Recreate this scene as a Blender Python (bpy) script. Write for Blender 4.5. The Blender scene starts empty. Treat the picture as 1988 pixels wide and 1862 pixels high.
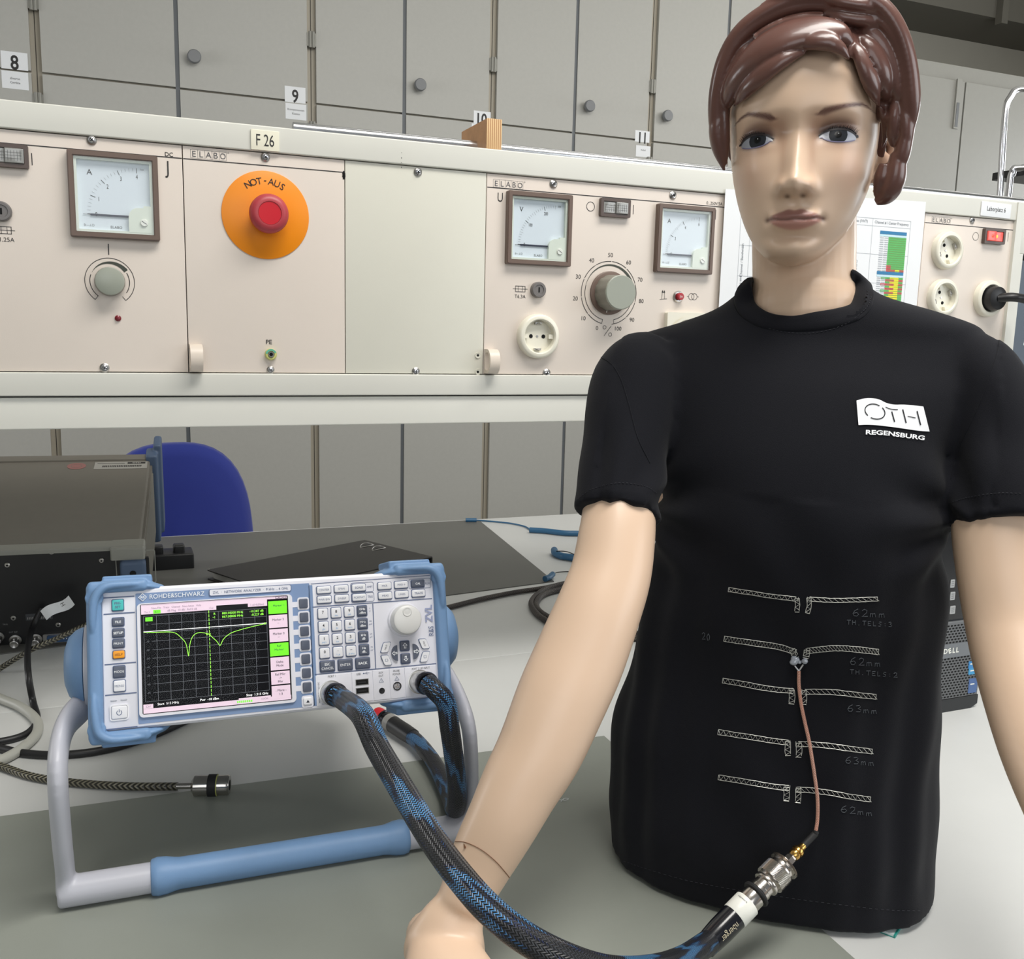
import bpy, math, random
import numpy as np
from mathutils import Vector, Matrix
from mathutils.bvhtree import BVHTree
from mathutils.geometry import tessellate_polygon
random.seed(5); rng = np.random.default_rng(5)
SC = bpy.context.scene
COL = SC.collection
TZ = 0.75          # table top height
PZ = 1.23          # lower edge of the control modules
# ------------------------------------------------------------------ camera
FPX, CXP, CYP, IW, IH = 1854.15, 994.0, 942.4, 1988.0, 1862.0
RW = np.array([[0.9247,-0.0241,-0.3799],[-0.0386,0.9869,-0.1566],[0.3787,0.1595,0.9117]])
CAM = Vector((0.1178, -1.2353, 0.0592 + PZ))
_r = lambda k: Vector((RW[k][0], RW[k][2], -RW[k][1])).normalized()
cam_d = bpy.data.cameras.new('camera'); cam = bpy.data.objects.new('camera', cam_d); COL.objects.link(cam)
bx_, bz_ = _r(0), -_r(2); by_ = bz_.cross(bx_).normalized(); bx_ = by_.cross(bz_).normalized()
cam.matrix_world = Matrix.Translation(CAM) @ Matrix((bx_, by_, bz_)).transposed().to_4x4()
cam_d.sensor_fit = 'HORIZONTAL'; cam_d.sensor_width = 36; cam_d.lens = FPX / IW * 36
cam_d.shift_y = (CYP - IH / 2) / IW; cam_d.clip_start = 0.02
SC.camera = cam
# ------------------------------------------------------------------ light
w = bpy.data.worlds.new('world'); SC.world = w; w.use_nodes = True
w.node_tree.nodes['Background'].inputs[0].default_value = (0.80, 0.86, 0.92, 1)
w.node_tree.nodes['Background'].inputs[1].default_value = 0.22
SC.view_settings.view_transform = 'Standard'; SC.view_settings.look = 'None'
SC.view_settings.exposure = -0.2; SC.view_settings.gamma = 1; SC.view_settings.use_curve_mapping = False
def area(name, loc, target, sx, sy, power, col):
    d = bpy.data.lights.new(name, 'AREA'); d.shape = 'RECTANGLE'; d.size = sx; d.size_y = sy; d.energy = power; d.color = col
    o = bpy.data.objects.new(name, d); COL.objects.link(o); o.location = loc
    o.rotation_euler = (Vector(target) - Vector(loc)).to_track_quat('-Z', 'Y').to_euler()
    return o
area('window_light_right', (3.3, -2.6, 2.0), (0.7, -0.1, 1.1), 2.4, 1.6, 50, (0.93, 0.97, 1.0))
area('window_light_rear', (-0.6, -3.4, 2.1), (0.6, -0.1, 1.1), 2.2, 1.5, 27, (0.95, 0.98, 1.0))
area('ceiling_lamp_front', (0.9, -1.0, 3.0), (0.8, -0.7, 0), 1.8, 0.6, 62, (1.0, 0.97, 0.92))
area('fill_light_side', (7.0, 1.9, 1.9), (0.5, 2.3, 1.3), 1.6, 1.8, 70, (0.95, 0.98, 1.0))  # unseen fill added to brighten the lower cupboards from the right
area('fill_light_left', (-2.9, 1.6, 1.7), (1.2, 2.6, 1.1), 1.4, 1.6, 48, (0.97, 0.98, 1.0))  # added fill from the left, lifts the lower cupboard fronts
area('fill_light_locker', (4.6, 0.6, 3.0), (4.6, 4.2, 2.2), 2.0, 0.8, 36, (1.0, 0.98, 0.94))  # extra fill aimed at the otherwise dark wall and locker
area('fill_light_back', (2.2, 0.7, 2.9), (2.2, 2.6, 1.2), 3.0, 0.8, 24, (1.0, 0.97, 0.92))  # unseen fill tilted at the cupboard fronts to brighten them
# ------------------------------------------------------------------ pixel rays (image frame 1988x1862)
def ray(px, py):
    q = RW.T @ np.array([(px - CXP) / FPX, (py - CYP) / FPX, 1.0]); return Vector((q[0], q[2], -q[1]))
def atd(px, py, d): return CAM + ray(px, py) * d
def onz(px, py, z=TZ): r = ray(px, py); return CAM + r * ((z - CAM.z) / r.z)
def ony(px, py, y=0.0): r = ray(px, py); return CAM + r * ((y - CAM.y) / r.y)
def proj(p):
    q = RW @ np.array([p[0] - CAM.x, -(p[2] - CAM.z), p[1] - CAM.y]); return CXP + FPX * q[0] / q[2], CYP + FPX * q[1] / q[2]
def uv(px, py, out=0.0): p = ony(px, py, -out); return p.x, p.z - PZ
# ------------------------------------------------------------------ materials
def lin(c):
    f = lambda x: (x / 255) / 12.92 if x / 255 <= .04045 else ((x / 255 + .055) / 1.055) ** 2.4
    return tuple(f(x) for x in c) + (1,)
MATS = {}
def mat(name, rgb, rough=.5, metal=0., spec=.5, var=0., vs=8., bump=0., bs=200., coat=0., emit=0., alpha=None, sheen=0., wave=None):
    if name in MATS: return MATS[name]
    m = bpy.data.materials.new(name); m.use_nodes = True; N = m.node_tree.nodes; L = m.node_tree.links
    b = N['Principled BSDF']; c = lin(rgb)
    b.inputs['Base Color'].default_value = c; b.inputs['Roughness'].default_value = rough; b.inputs['Metallic'].default_value = metal
    b.inputs['Specular IOR Level'].default_value = spec; b.inputs['Coat Weight'].default_value = coat; b.inputs['Coat Roughness'].default_value = .08
    if sheen: b.inputs['Sheen Weight'].default_value = sheen
    if emit: b.inputs['Emission Color'].default_value = c; b.inputs['Emission Strength'].default_value = emit
    tc = N.new('ShaderNodeTexCoord')
    if var:
        n = N.new('ShaderNodeTexNoise'); n.inputs['Scale'].default_value = vs; n.inputs['Detail'].default_value = 6; n.inputs['Roughness'].default_value = .65
        L.new(tc.outputs['Object'], n.inputs['Vector'])
        r = N.new('ShaderNodeMapRange'); r.inputs['From Min'].default_value = .3; r.inputs['From Max'].default_value = .7
        r.inputs['To Min'].default_value = 1 - var; r.inputs['To Max'].default_value = 1 + var
        L.new(n.outputs['Fac'], r.inputs['Value'])
        x = N.new('ShaderNodeMix'); x.data_type = 'RGBA'; x.blend_type = 'MULTIPLY'; x.inputs['Factor'].default_value = 1
        x.inputs['A'].default_value = c; L.new(r.outputs['Result'], x.inputs['B']); L.new(x.outputs['Result'], b.inputs['Base Color'])
    if bump:
        n = N.new('ShaderNodeTexNoise'); n.inputs['Scale'].default_value = bs; n.inputs['Detail'].default_value = 3
        L.new(tc.outputs['Object'], n.inputs['Vector'])
        u = N.new('ShaderNodeBump'); u.inputs['Strength'].default_value = bump; u.inputs['Distance'].default_value = .001
        L.new(n.outputs['Fac'], u.inputs['Height']); L.new(u.outputs['Normal'], b.inputs['Normal'])
    MATS[name] = m; return m
def attr_mat(name, rough=.4, spec=.5, coat=0.):
    m = mat(name, (200, 170, 150), rough, 0, spec, coat=coat); N = m.node_tree.nodes; L = m.node_tree.links
    a = N.new('ShaderNodeVertexColor'); a.layer_name = 'paint'; L.new(a.outputs['Color'], N['Principled BSDF'].inputs['Base Color']); return m
def glass_mat(name, tint=(255, 255, 255), refl=.08):
    m = bpy.data.materials.new(name); m.use_nodes = True; N = m.node_tree.nodes; L = m.node_tree.links; N.remove(N['Principled BSDF'])
    t = N.new('ShaderNodeBsdfTransparent'); t.inputs[0].default_value = lin(tint); g = N.new('ShaderNodeBsdfGlossy'); g.inputs['Roughness'].default_value = .03
    mx = N.new('ShaderNodeMixShader'); mx.inputs[0].default_value = refl; L.new(t.outputs[0], mx.inputs[1]); L.new(g.outputs[0], mx.inputs[2])
    L.new(mx.outputs[0], N['Material Output'].inputs[0]); MATS[name] = m; return m
def braid_mat(name, base, cols, nu, nv, patch=True, rough=.35, pitch=9.):
    """woven sleeve from the tube's UV: u round, v along in metres"""
    m = bpy.data.materials.new(name); m.use_nodes = True; N = m.node_tree.nodes; L = m.node_tree.links; b = N['Principled BSDF']
    tc = N.new('ShaderNodeTexCoord'); sp = N.new('ShaderNodeSeparateXYZ'); L.new(tc.outputs['UV'], sp.inputs[0])
    def M(op, a, c=None, d=None):
        n = N.new('ShaderNodeMath'); n.operation = op
        for i, q in enumerate((a, c, d)):
            if q is None: continue
            if isinstance(q, (int, float)): n.inputs[i].default_value = q
            else: L.new(q, n.inputs[i])
        return n.outputs[0]
    U, V = sp.outputs[0], sp.outputs[1]
    tw = 2 * math.pi
    zg = M('MULTIPLY', M('PINGPONG', M('MULTIPLY', U, nu), .5), 1.7)
    h = M('SINE', M('MULTIPLY', M('ADD', M('MULTIPLY', V, nv), zg), tw)); hm = M('MULTIPLY_ADD', h, .5, .5)
    cr = N.new('ShaderNodeValToRGB'); cr.color_ramp.elements[0].position = .50; cr.color_ramp.elements[1].position = .80
    L.new(hm, cr.inputs[0])
    # helical colour patches with ragged outlines
    cmb = N.new('ShaderNodeCombineXYZ'); L.new(M('MULTIPLY', M('SINE', M('MULTIPLY', U, tw)), 1.6), cmb.inputs[0]); L.new(M('MULTIPLY', V, 26.), cmb.inputs[1]); L.new(M('MULTIPLY', M('COSINE', M('MULTIPLY', U, tw)), 1.6), cmb.inputs[2])
    nz = N.new('ShaderNodeTexNoise'); nz.inputs['Scale'].default_value = 1.0; nz.inputs['Detail'].default_value = 1.5; L.new(cmb.outputs[0], nz.inputs['Vector'])
    ph = M('SINE', M('ADD', M('ADD', M('MULTIPLY', U, tw), M('MULTIPLY', V, pitch * tw)), M('MULTIPLY', M('SUBTRACT', nz.outputs[0], .5), 9.)))
    pm = M('MULTIPLY_ADD', ph, .5, .5)
    pr = N.new('ShaderNodeValToRGB'); pr.color_ramp.interpolation = 'LINEAR'; e = pr.color_ramp.elements
    e[0].position = .44; e[0].color = lin(cols[0]); e[1].position = .62; e[1].color = lin(cols[1]); k = e.new(.92); k.color = lin(cols[2])
    L.new(pm, pr.inputs[0])
    mx = N.new('ShaderNodeMix'); mx.data_type = 'RGBA'; L.new(cr.outputs[0], mx.inputs['Factor']); mx.inputs['A'].default_value = lin(base); L.new(pr.outputs[0], mx.inputs['B'])
    L.new(mx.outputs['Result'], b.inputs['Base Color']); b.inputs['Roughness'].default_value = rough
    bu = N.new('ShaderNodeBump'); bu.inputs['Distance'].default_value = .0006; bu.inputs['Strength'].default_value = .8; L.new(hm, bu.inputs['Height']); L.new(bu.outputs[0], b.inputs['Normal'])
    MATS[name] = m; return m
BLACKINK = mat('black_print', (38, 36, 36), .6)
PANEL = mat('beige_panel_enamel', (222, 211, 200), .42, var=.02, vs=5, bump=.05, bs=900)
CREAM = mat('cream_panel_enamel', (214, 212, 199), .42, var=.02, vs=5, bump=.05, bs=900)
RAIL = mat('cream_rail_enamel', (212, 211, 202), .4, var=.02, vs=3)
BROWN = mat('brown_plastic', (106, 88, 78), .45)
WHITEP = mat('white_plastic', (232, 232, 224), .35)
IVORY = mat('ivory_plastic', (228, 224, 208), .3)
CHROME = mat('chrome_metal', (215, 215, 218), .18, 1.)
STEEL = mat('brushed_steel', (185, 183, 180), .32, 1.)
DARK = mat('black_plastic', (22, 22, 24), .4)
RUBBER = mat('black_rubber', (28, 28, 30), .65)
HOLE = mat('dark_hole', (8, 8, 8), .9)
CAB = mat('grey_cabinet_laminate', (173, 172, 166), .5, var=.025, vs=60, bump=.05, bs=500)
STILE = mat('beige_cabinet_frame', (172, 164, 148), .5)
# ------------------------------------------------------------------ mesh builder
TXT = {}
def text_geo(s, bold=0.):
    k = (s, bold)
    if k not in TXT:
        cu = bpy.data.curves.new('t', 'FONT'); cu.body = s; cu.size = 1; cu.align_x = 'CENTER'; cu.align_y = 'CENTER'; cu.resolution_u = 3; cu.offset = bold
        ob = bpy.data.objects.new('t', cu); me = ob.to_mesh()
        vs = [v.co.copy() for v in me.vertices]; fs = [list(p.vertices) for p in me.polygons]
        ob.to_mesh_clear(); bpy.data.objects.remove(ob); bpy.data.curves.remove(cu)
        if vs:
            y0 = min(v.y for v in vs); y1 = max(v.y for v in vs); x0 = min(v.x for v in vs); x1 = max(v.x for v in vs)
            for v in vs: v.y -= (y0 + y1) / 2; v.x -= (x0 + x1) / 2
        TXT[k] = (vs, fs)
    return TXT[k]
def rrect(x0, x1, y0, y1, r, seg=5):
    r = min(r, (x1 - x0) / 2 - 1e-6, (y1 - y0) / 2 - 1e-6)
    if r <= 0: return [(x0, y0), (x1, y0), (x1, y1), (x0, y1)]
    P = []
    for cx, cy, a in ((x1 - r, y0 + r, -90), (x1 - r, y1 - r, 0), (x0 + r, y1 - r, 90), (x0 + r, y0 + r, 180)):
        for i in range(seg + 1):
            t = math.radians(a + 90 * i / seg); P.append((cx + r * math.cos(t), cy + r * math.sin(t)))
    return P
def spline(pts, n=8):
    P = [np.array(p, float) for p in pts]; P = [2 * P[0] - P[1]] + P + [2 * P[-1] - P[-2]]; out = []
    for i in range(1, len(P) - 2):
        p0, p1, p2, p3 = P[i - 1:i + 3]
        for k in range(n):
            t = k / n; out.append(.5 * ((2 * p1) + (-p0 + p2) * t + (2 * p0 - 5 * p1 + 4 * p2 - p3) * t * t + (-p0 + 3 * p1 - 3 * p2 + p3) * t ** 3))
    out.append(P[-2]); return out
class MB:
    def __init__(s, M=None): s.v = []; s.f = []; s.mi = []; s.ms = []; s.uv = {}; s.M = M or Matrix.Identity(4)
    def add(s, vs, fs, m, uvs=None):
        if m not in s.ms: s.ms.append(m)
        k = s.ms.index(m); o = len(s.v); s.v += [s.M @ Vector(p) for p in vs]
        for j, f in enumerate(fs):
            if uvs: s.uv[len(s.f)] = uvs[j]
            s.f.append([i + o for i in f]); s.mi.append(k)
        return s
    def loops(s, L, m, cap0=True, cap1=True):
        n = len(L[0]); vs = [p for l in L for p in l]; fs = []
        for i in range(len(L) - 1):
            for j in range(n): a = i * n + j; b = i * n + (j + 1) % n; fs.append([a, b, b + n, a + n])
        if cap0: fs.append(list(range(n))[::-1])
        if cap1: fs.append([(len(L) - 1) * n + j for j in range(n)])
        return s.add(vs, fs, m)
    def rbox(s, x0, x1, y0, y1, z0, z1, m, r=0., e=0., eb=0.):
        L = []; k = 3
        if eb:
            for i in range(k): t = i / k * math.pi / 2; q = eb * (1 - math.sin(t)); L.append([(x, y, z0 + eb * (1 - math.cos(t))) for x, y in rrect(x0 + q, x1 - q, y0 + q, y1 - q, max(r - q, 1e-5) if r or q else 0)])
        zz = z0 + eb; L.append([(x, y, zz) for x, y in rrect(x0, x1, y0, y1, max(r, 2e-5 if (e or eb) else 0))])
        L.append([(x, y, z1 - e) for x, y in rrect(x0, x1, y0, y1, max(r, 2e-5 if (e or eb) else 0))])
        if e:
            for i in range(1, k + 1): t = i / k * math.pi / 2; q = e * (1 - math.cos(t)); L.append([(x, y, z1 - e + e * math.sin(t)) for x, y in rrect(x0 + q, x1 - q, y0 + q, y1 - q, max(r - q, 1e-5))])
        return s.loops(L, m)
    def box(s, x0, x1, y0, y1, z0, z1, m): return s.rbox(x0, x1, y0, y1, z0, z1, m)
    def prism(s, P, z0, z1, m, P1=None): return s.loops([[(x, y, z0) for x, y in P], [(x, y, z1) for x, y in (P1 or P)]], m)
    def ringprism(s, A, B, z0, z1, m):
        n = len(A); vs = [(x, y, z) for z in (z0, z1) for Q in (A, B) for x, y in Q]; fs = []
        for j in range(n):
            k = (j + 1) % n
            fs += [[j, n + j, n + k, k], [2 * n + j, 2 * n + k, 3 * n + k, 3 * n + j], [j, k, 2 * n + k, 2 * n + j], [n + j, 3 * n + j, 3 * n + k, n + k]]
        return s.add(vs, fs, m)
    def flat(s, P, z, m): return s.add([(x, y, z) for x, y in P], [list(range(len(P)))], m)
    def lathe(s, prof, m, cx=0., cy=0., seg=32, axis='z', cz=0.):
        L = []
        for r, z in prof:
            l = []
            for j in range(seg):
                t = 2 * math.pi * j / seg; x, y = max(r, 1e-6) * math.cos(t), max(r, 1e-6) * math.sin(t)
                l.append({'z': (cx + x, cy + y, cz + z), 'x': (cx + z, cy + x, cz + y), 'y': (cx + y, cy + z, cz + x)}[axis])
            L.append(l)
        return s.loops(L, m)
    def line(s, x0, y0, x1, y1, wd, z, m):
        d = Vector((x1 - x0, y1 - y0)); d.normalize(); n = Vector((-d.y, d.x)) * wd / 2
        return s.flat([(x0 + n.x, y0 + n.y), (x0 - n.x, y0 - n.y), (x1 - n.x, y1 - n.y), (x1 + n.x, y1 + n.y)], z, m)
    def arc(s, cx, cy, r0, r1, a0, a1, z, m, n=40, r0b=None, r1b=None):
        vs = []; fs = []
        for i in range(n + 1):
            f = i / n; t = math.radians(a0 + (a1 - a0) * f); q0 = r0 + ((r0b if r0b is not None else r0) - r0) * f; q1 = r1 + ((r1b if r1b is not None else r1) - r1) * f
            vs += [(cx + q0 * math.cos(t), cy + q0 * math.sin(t), z), (cx + q1 * math.cos(t), cy + q1 * math.sin(t), z)]
            if i < n: k = 2 * i; fs.append([k, k + 1, k + 3, k + 2])
        return s.add(vs, fs, m)
    def text(s, t, size, x, y, z, m, rot=0., sx=1., bold=0., maxw=None):
        vs, fs = text_geo(t, 0. if set(t) & set('MNW') else bold)
        if not vs: return s
        sx_ = size * sx
        if maxw: wd = max(v.x for v in vs) - min(v.x for v in vs); sx_ = min(sx_, maxw / wd) if maxw > 0 else -maxw / wd
        c, q = math.cos(math.radians(rot)), math.sin(math.radians(rot))
        return s.add([(x + v.x * sx_ * c - v.y * size * q, y + v.x * sx_ * q + v.y * size * c, z) for v in vs], fs, m)
    def tube(s, pts, rad, m, seg=12, ry=None, ref=None, cap=True, uvs=False, ridge=None):
        P = [Vector(p) for p in pts]; n = len(P); R = rad if hasattr(rad, '__len__') else [rad] * n; Q = (ry if hasattr(ry, '__len__') else [ry] * n) if ry is not None else R
        T = [(P[min(i + 1, n - 1)] - P[max(i - 1, 0)]).normalized() for i in range(n)]
        nv = None; L = []; al = 0.; A = []
        for i in range(n):
            if ref is not None:
                rf = Vector(ref[i]) if hasattr(ref[0], '__len__') else Vector(ref); nv = (rf - T[i] * rf.dot(T[i])).normalized()
            elif nv is None:
                h = Vector((0, 0, 1)) if abs(T[i].z) < .9 else Vector((1, 0, 0)); nv = (h - T[i] * h.dot(T[i])).normalized()
            else: nv = (nv - T[i] * nv.dot(T[i])).normalized()
            b = T[i].cross(nv); l = []
            if i: al += (P[i] - P[i - 1]).length
            A.append(al)
            for j in range(seg):
                t = 2 * math.pi * j / seg; k = 1. if ridge is None else 1 + ridge[1] * math.cos(ridge[0] * t)
                l.append(P[i] + (nv * math.cos(t) * R[i] + b * math.sin(t) * Q[i]) * k)
            L.append(l)
        vs = [p for l in L for p in l]; fs = []; us = []
        for i in range(n - 1):
            for j in range(seg):
                a = i * seg + j; c = i * seg + (j + 1) % seg; fs.append([a, c, c + seg, a + seg]); u0, u1 = j / seg, (j + 1) / seg
                us.append([(u0, A[i]), (u1, A[i]), (u1, A[i + 1]), (u0, A[i + 1])])
        if cap:
            fs.append(list(range(seg))[::-1]); us.append([(0, 0)] * seg); fs.append([(n - 1) * seg + j for j in range(seg)]); us.append([(0, 0)] * seg)
        return s.add(vs, fs, m, us if uvs else None)
    def mesh(s, name, ang=38, smooth=True):
        me = bpy.data.meshes.new(name); me.from_pydata([tuple(v) for v in s.v], [], s.f)
        for m in s.ms: me.materials.append(m)
        me.polygons.foreach_set('material_index', s.mi)
        if s.uv:
            ul = me.uv_layers.new(name='UVMap')
            for p in me.polygons:
                if p.index in s.uv:
                    for li, q in zip(p.loop_indices, s.uv[p.index]): ul.data[li].uv = q
        me.update(); me.validate()
        if smooth: me.shade_smooth(); me.set_sharp_from_angle(angle=math.radians(ang))
        return me
    def build(s, name, parent=None, label=None, ang=38, smooth=True):
        s.done = True
        o = bpy.data.objects.new(name, s.mesh(name, ang, smooth)); COL.objects.link(o)
        if parent is not None: o.parent = parent
        if label: o['label'] = label
        return o
def flush(m, t):
    if m.v and not getattr(m, 'done', False): m.build('printed_mark', t)
    return MB()
def tag(o, label, cat, group=None, kind=None):
    if label: o['label'] = label
    if cat: o['category'] = cat
    if group: o['group'] = group
    if kind: o['kind'] = kind
    return o
def thing(name, label, cat, M=None, group=None):
    o = bpy.data.objects.new(name, None); COL.objects.link(o); o.empty_display_size = .02
    if M is not None: o.matrix_world = M if isinstance(M, Matrix) else Matrix.Translation(M)
    return tag(o, label, cat, group)
def struct(name, mb): o = mb.build(name); o['kind'] = 'structure'; return o
def copy_tree(o, parent=None):
    c = o.copy(); COL.objects.link(c)
    if parent is not None: c.parent = parent
    for ch in [x for x in list(bpy.data.objects) if x.parent == o and x != c]: copy_tree(ch, c)
    return c
def remesh(mb, voxel, smooth=2, fac=.5):
    """union of everything in the builder as one smooth closed surface; returns verts, faces"""
    me = mb.mesh('tmp', smooth=False); ob = bpy.data.objects.new('tmp', me); COL.objects.link(ob)
    r = ob.modifiers.new('r', 'REMESH'); r.mode = 'VOXEL'; r.voxel_size = voxel
    if smooth: q = ob.modifiers.new('s', 'SMOOTH'); q.iterations = smooth; q.factor = fac
    dg = bpy.context.evaluated_depsgraph_get(); me2 = bpy.data.meshes.new_from_object(ob.evaluated_get(dg))
    n = len(me2.vertices); V = np.empty(n * 3); me2.vertices.foreach_get('co', V); F = [list(p.vertices) for p in me2.polygons]
    bpy.data.objects.remove(ob); bpy.data.meshes.remove(me); bpy.data.meshes.remove(me2)
    return V.reshape(-1, 3), F
def raw_obj(name, V, F, m, parent=None, label=None, colors=None, ang=60, mats=None, mi=None):
    me = bpy.data.meshes.new(name); me.from_pydata([tuple(v) for v in V], [], F)
    for x in (mats or [m]): me.materials.append(x)
    if mi is not None: me.polygons.foreach_set('material_index', mi)
    if colors is not None:
        ca = me.color_attributes.new('paint', 'FLOAT_COLOR', 'POINT'); ca.data.foreach_set('color', np.c_[colors, np.ones(len(colors))].ravel().astype(np.float32))
    me.update(); me.shade_smooth(); me.set_sharp_from_angle(angle=math.radians(ang))
    o = bpy.data.objects.new(name, me); COL.objects.link(o)
    if parent is not None: o.parent = parent
    if label: o['label'] = label
    return o
def bvh(V, F): return BVHTree.FromPolygons([Vector(v) for v in V], F)
def hit(T, px, py, off=0.):
    r = ray(px, py).normalized(); h = T.ray_cast(CAM, r)
    if h[0] is None: return None, None
    n = h[1] if h[1].dot(r) < 0 else -h[1]
    return h[0] + n * off, n
MP = lambda u, v=0., out=0.: Matrix.Translation((u, -out, PZ + v)) @ Matrix.Rotation(math.pi / 2, 4, 'X')   # rack panel frame: x right, y up, z to the viewer
# ================================================================== room shell
X0, X1, Y0, Y1, ZC = -3.2, 7.6, -4.2, 5.0, 3.95
b = MB(); b.box(X0, X1, Y0, Y1, -.1, 0, mat('grey_floor', (120, 118, 112), .5, var=.06, vs=3)); struct('floor', b)
b = MB(); b.box(X0, X1, Y0, Y1, ZC, ZC + .1, mat('white_ceiling', (205, 204, 198), .8)); struct('ceiling', b)
WALLM = mat('grey_wall_paint', (186, 183, 172), .85, var=.02, vs=4)
b = MB(); b.box(X0, X1, Y1 - .1, Y1, 0, ZC, WALLM); struct('wall_back', b)
b = MB(); b.box(X1 - .1, X1, Y0, Y1 - .1, 0, ZC, WALLM); struct('wall_right', b)
b = MB(); b.box(X0, X0 + .1, Y0, Y1 - .1, 0, ZC, WALLM); struct('wall_left', b)
zb_ = ony(1759, 0, 4.4).z; xp_ = ony(1945, 10, 4.38).x
b = MB(); b.box(-3.0, X1 - .1, 4.4, Y1 - .1, zb_, ZC, mat('dark_duct', (122, 119, 110), .8)); b.box(xp_ - .03, xp_ + .03, 4.34, 4.4, zb_ - .05, ZC, mat('dark_duct', (122, 119, 110), .8)); struct('trim_1', b)
# ================================================================== cupboards
CD = 2.8; GZ = 2.171
DOORM = CAB
HNG = mat('hinge_grey', (138, 137, 130), .5, .4)
def cupboard(xs, xg, xe, knob, label, sides=(True, True)):
    t = thing('storage_cupboard', label, 'cupboard', Matrix.Translation((xs, CD, 0)), 'grey storage cupboards along the back wall')
    W = xe - xs
    c = MB(); c.box(.0, W, .02, .5, .06, 3.5, STILE); c.box(0.02, W - .02, .05, .5, 0, .06, DARK); c.box(-.0012, .0012, .0185, .021, .06, 3.5, mat('joint_shadow_gap', (60, 56, 50), .8)); c.build('carcass', t)
    sd = .018
    for (a, e) in ((sd, xg - xs - .008), (xg - xs + .008, W - sd)):
        for (z0, z1) in ((.07, GZ - .004), (GZ + .004, 3.49)):
            d = MB(); d.box(a, e, 0, .019, z0, z1, DOORM); dd = d.build('door', t)
            left = a < .1
            if z1 > 2.5 and ((not left) or knob == 'L'):
                k = MB(Matrix.Translation((a + .052, 0, GZ + (.115 if left else .115))) @ Matrix.Rotation(math.pi / 2, 4, 'X'))
                k.lathe([(.0, -.001), (.013, -.001), (.013, .012), (.023, .016), (.025, .022), (.025, .034), (.022, .038), (0, .038)], mat('grey_knob', (112, 114, 116), .4), seg=24)
                k.build('knob', dd)
            hx = a - .012 if left else e + .012
            for hz in ((GZ + .24,) if z1 > 2.5 else (GZ - .1,)):
                h = MB(); h.lathe([(0, -.03), (.007, -.03), (.007, .03), (0, .03)], HNG, hx, -.003, 12, cz=hz); h.box(min(hx, hx + (.012 if left else -.012)), max(hx, hx + (.012 if left else -.012)), -.003, .0, hz - .025, hz + .025, HNG); h.build('hinge', dd)
    g = MB(); g.box(xg - xs - .008, xg - xs + .008, .006, .0195, 0.07, 3.49, mat('slate_gap_strip', (98, 102, 106), .5)); g.build('gap_strip', t)  # slate strip standing in for the dark gap between the doors
    return t
US = [(-.998, -.55, -.106, '', 'grey two-door storage cupboard at the far left edge'),
      (-.106, .377, .886, '', 'grey two-door storage cupboard numbered 9, wide, with a round knob'),
      (.886, 1.268, 1.66, '', 'grey two-door storage cupboard numbered 10, above the plywood block'),
      (1.66, 2.052, 2.444, '', 'grey two-door storage cupboard numbered 11'),
      (2.444, 2.84, 3.22, 'L', 'grey storage cupboard rightmost of the row, nearest the mannequin hair')]
for u in US: cupboard(*u)
PAPER = mat('white_paper', (232, 234, 236), .7)
for n, sub, px, py, w_, h_ in (('8', 'diverse\nGeräte', 28, 118, .086, .060), ('9', 'Komponenten\nKästen', 573, 184, .082, .060), ('10', '', 936, 229, .078, .054), ('11', 'Kabel', 1247, 265, .076, .050)):
    p = ony(px, py, CD)
    o = thing('number_label', 'white paper label with the number %s on a grey cupboard door' % n, 'label', Matrix.Translation((p.x, CD - .0005, p.z)) @ Matrix.Rotation(math.pi / 2, 4, 'X'), 'number labels on the cupboards')
    m = MB(); m.box(-w_ / 2, w_ / 2, -h_ / 2, h_ / 2, 0, .0004, PAPER); m.build('paper', o)
    m = MB(); m.text(n, .068, 0.0, -.006, .0008, BLACKINK, bold=.02, sx=.8); m.build('print', o)
    if n == '10': p = ony(932, 254, CD)
    else: p = ony(px + 1.5, py + {'8': 38, '9': 33, '11': 29}[n], CD)
    o = thing('content_label', 'small white paper label below number %s on a grey cupboard door' % n, 'label', Matrix.Translation((p.x, CD - .0005, p.z)) @ Matrix.Rotation(math.pi / 2, 4, 'X'), 'content labels on the cupboards')
    m = MB(); m.box(-w_ / 2, w_ / 2, -h_ / 2, h_ / 2, 0, .0004, PAPER); m.build('paper', o)
    if sub:
        m = MB()
        for i, l in enumerate(sub.split('\n')): m.text(l, .0115, 0, .006 - i * .014, .0008, mat('grey_print', (90, 90, 92), .6))
        m.build('print', o)
# ================================================================== locker at the right
LK = mat('light_locker_enamel', (152, 151, 145), .45, var=.02, vs=30)
LY = 3.2; pT = ony(1775, 110, LY); pS = ony(1876, 150, LY); pH0, pH1 = ony(1857, 200, LY), ony(1853, 247, LY); xl = 3.30
t = thing('tall_locker', 'tall pale grey double door locker behind the ladder at right', 'locker', Matrix.Translation((xl, LY, 0)))
hT = pT.z; xs_ = pS.x - xl
c = MB(); c.rbox(0, 4.2, .02, .5, 0, hT, LK, e=.003); c.build('carcass', t)
for a, e, hd in ((.03, xs_ - 1.35, 0), (xs_ - 1.34, xs_ - .006, 1), (xs_ + .006, 3.2, 0)):
    d = MB(); d.rbox(a, e, 0, .02, .06, hT - .09, LK); dd = d.build('door', t)
    if hd:
        h = MB(); hx = pH0.x - xl; h.rbox(hx - .018, hx + .018, -.012, 0, pH1.z - .01, pH0.z + .13, LK); h.box(hx - .01, hx + .01, -.014, -.012, pH1.z, pH0.z, mat('grey_knob', (112, 114, 116), .4)); h.build('handle', dd)
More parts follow.
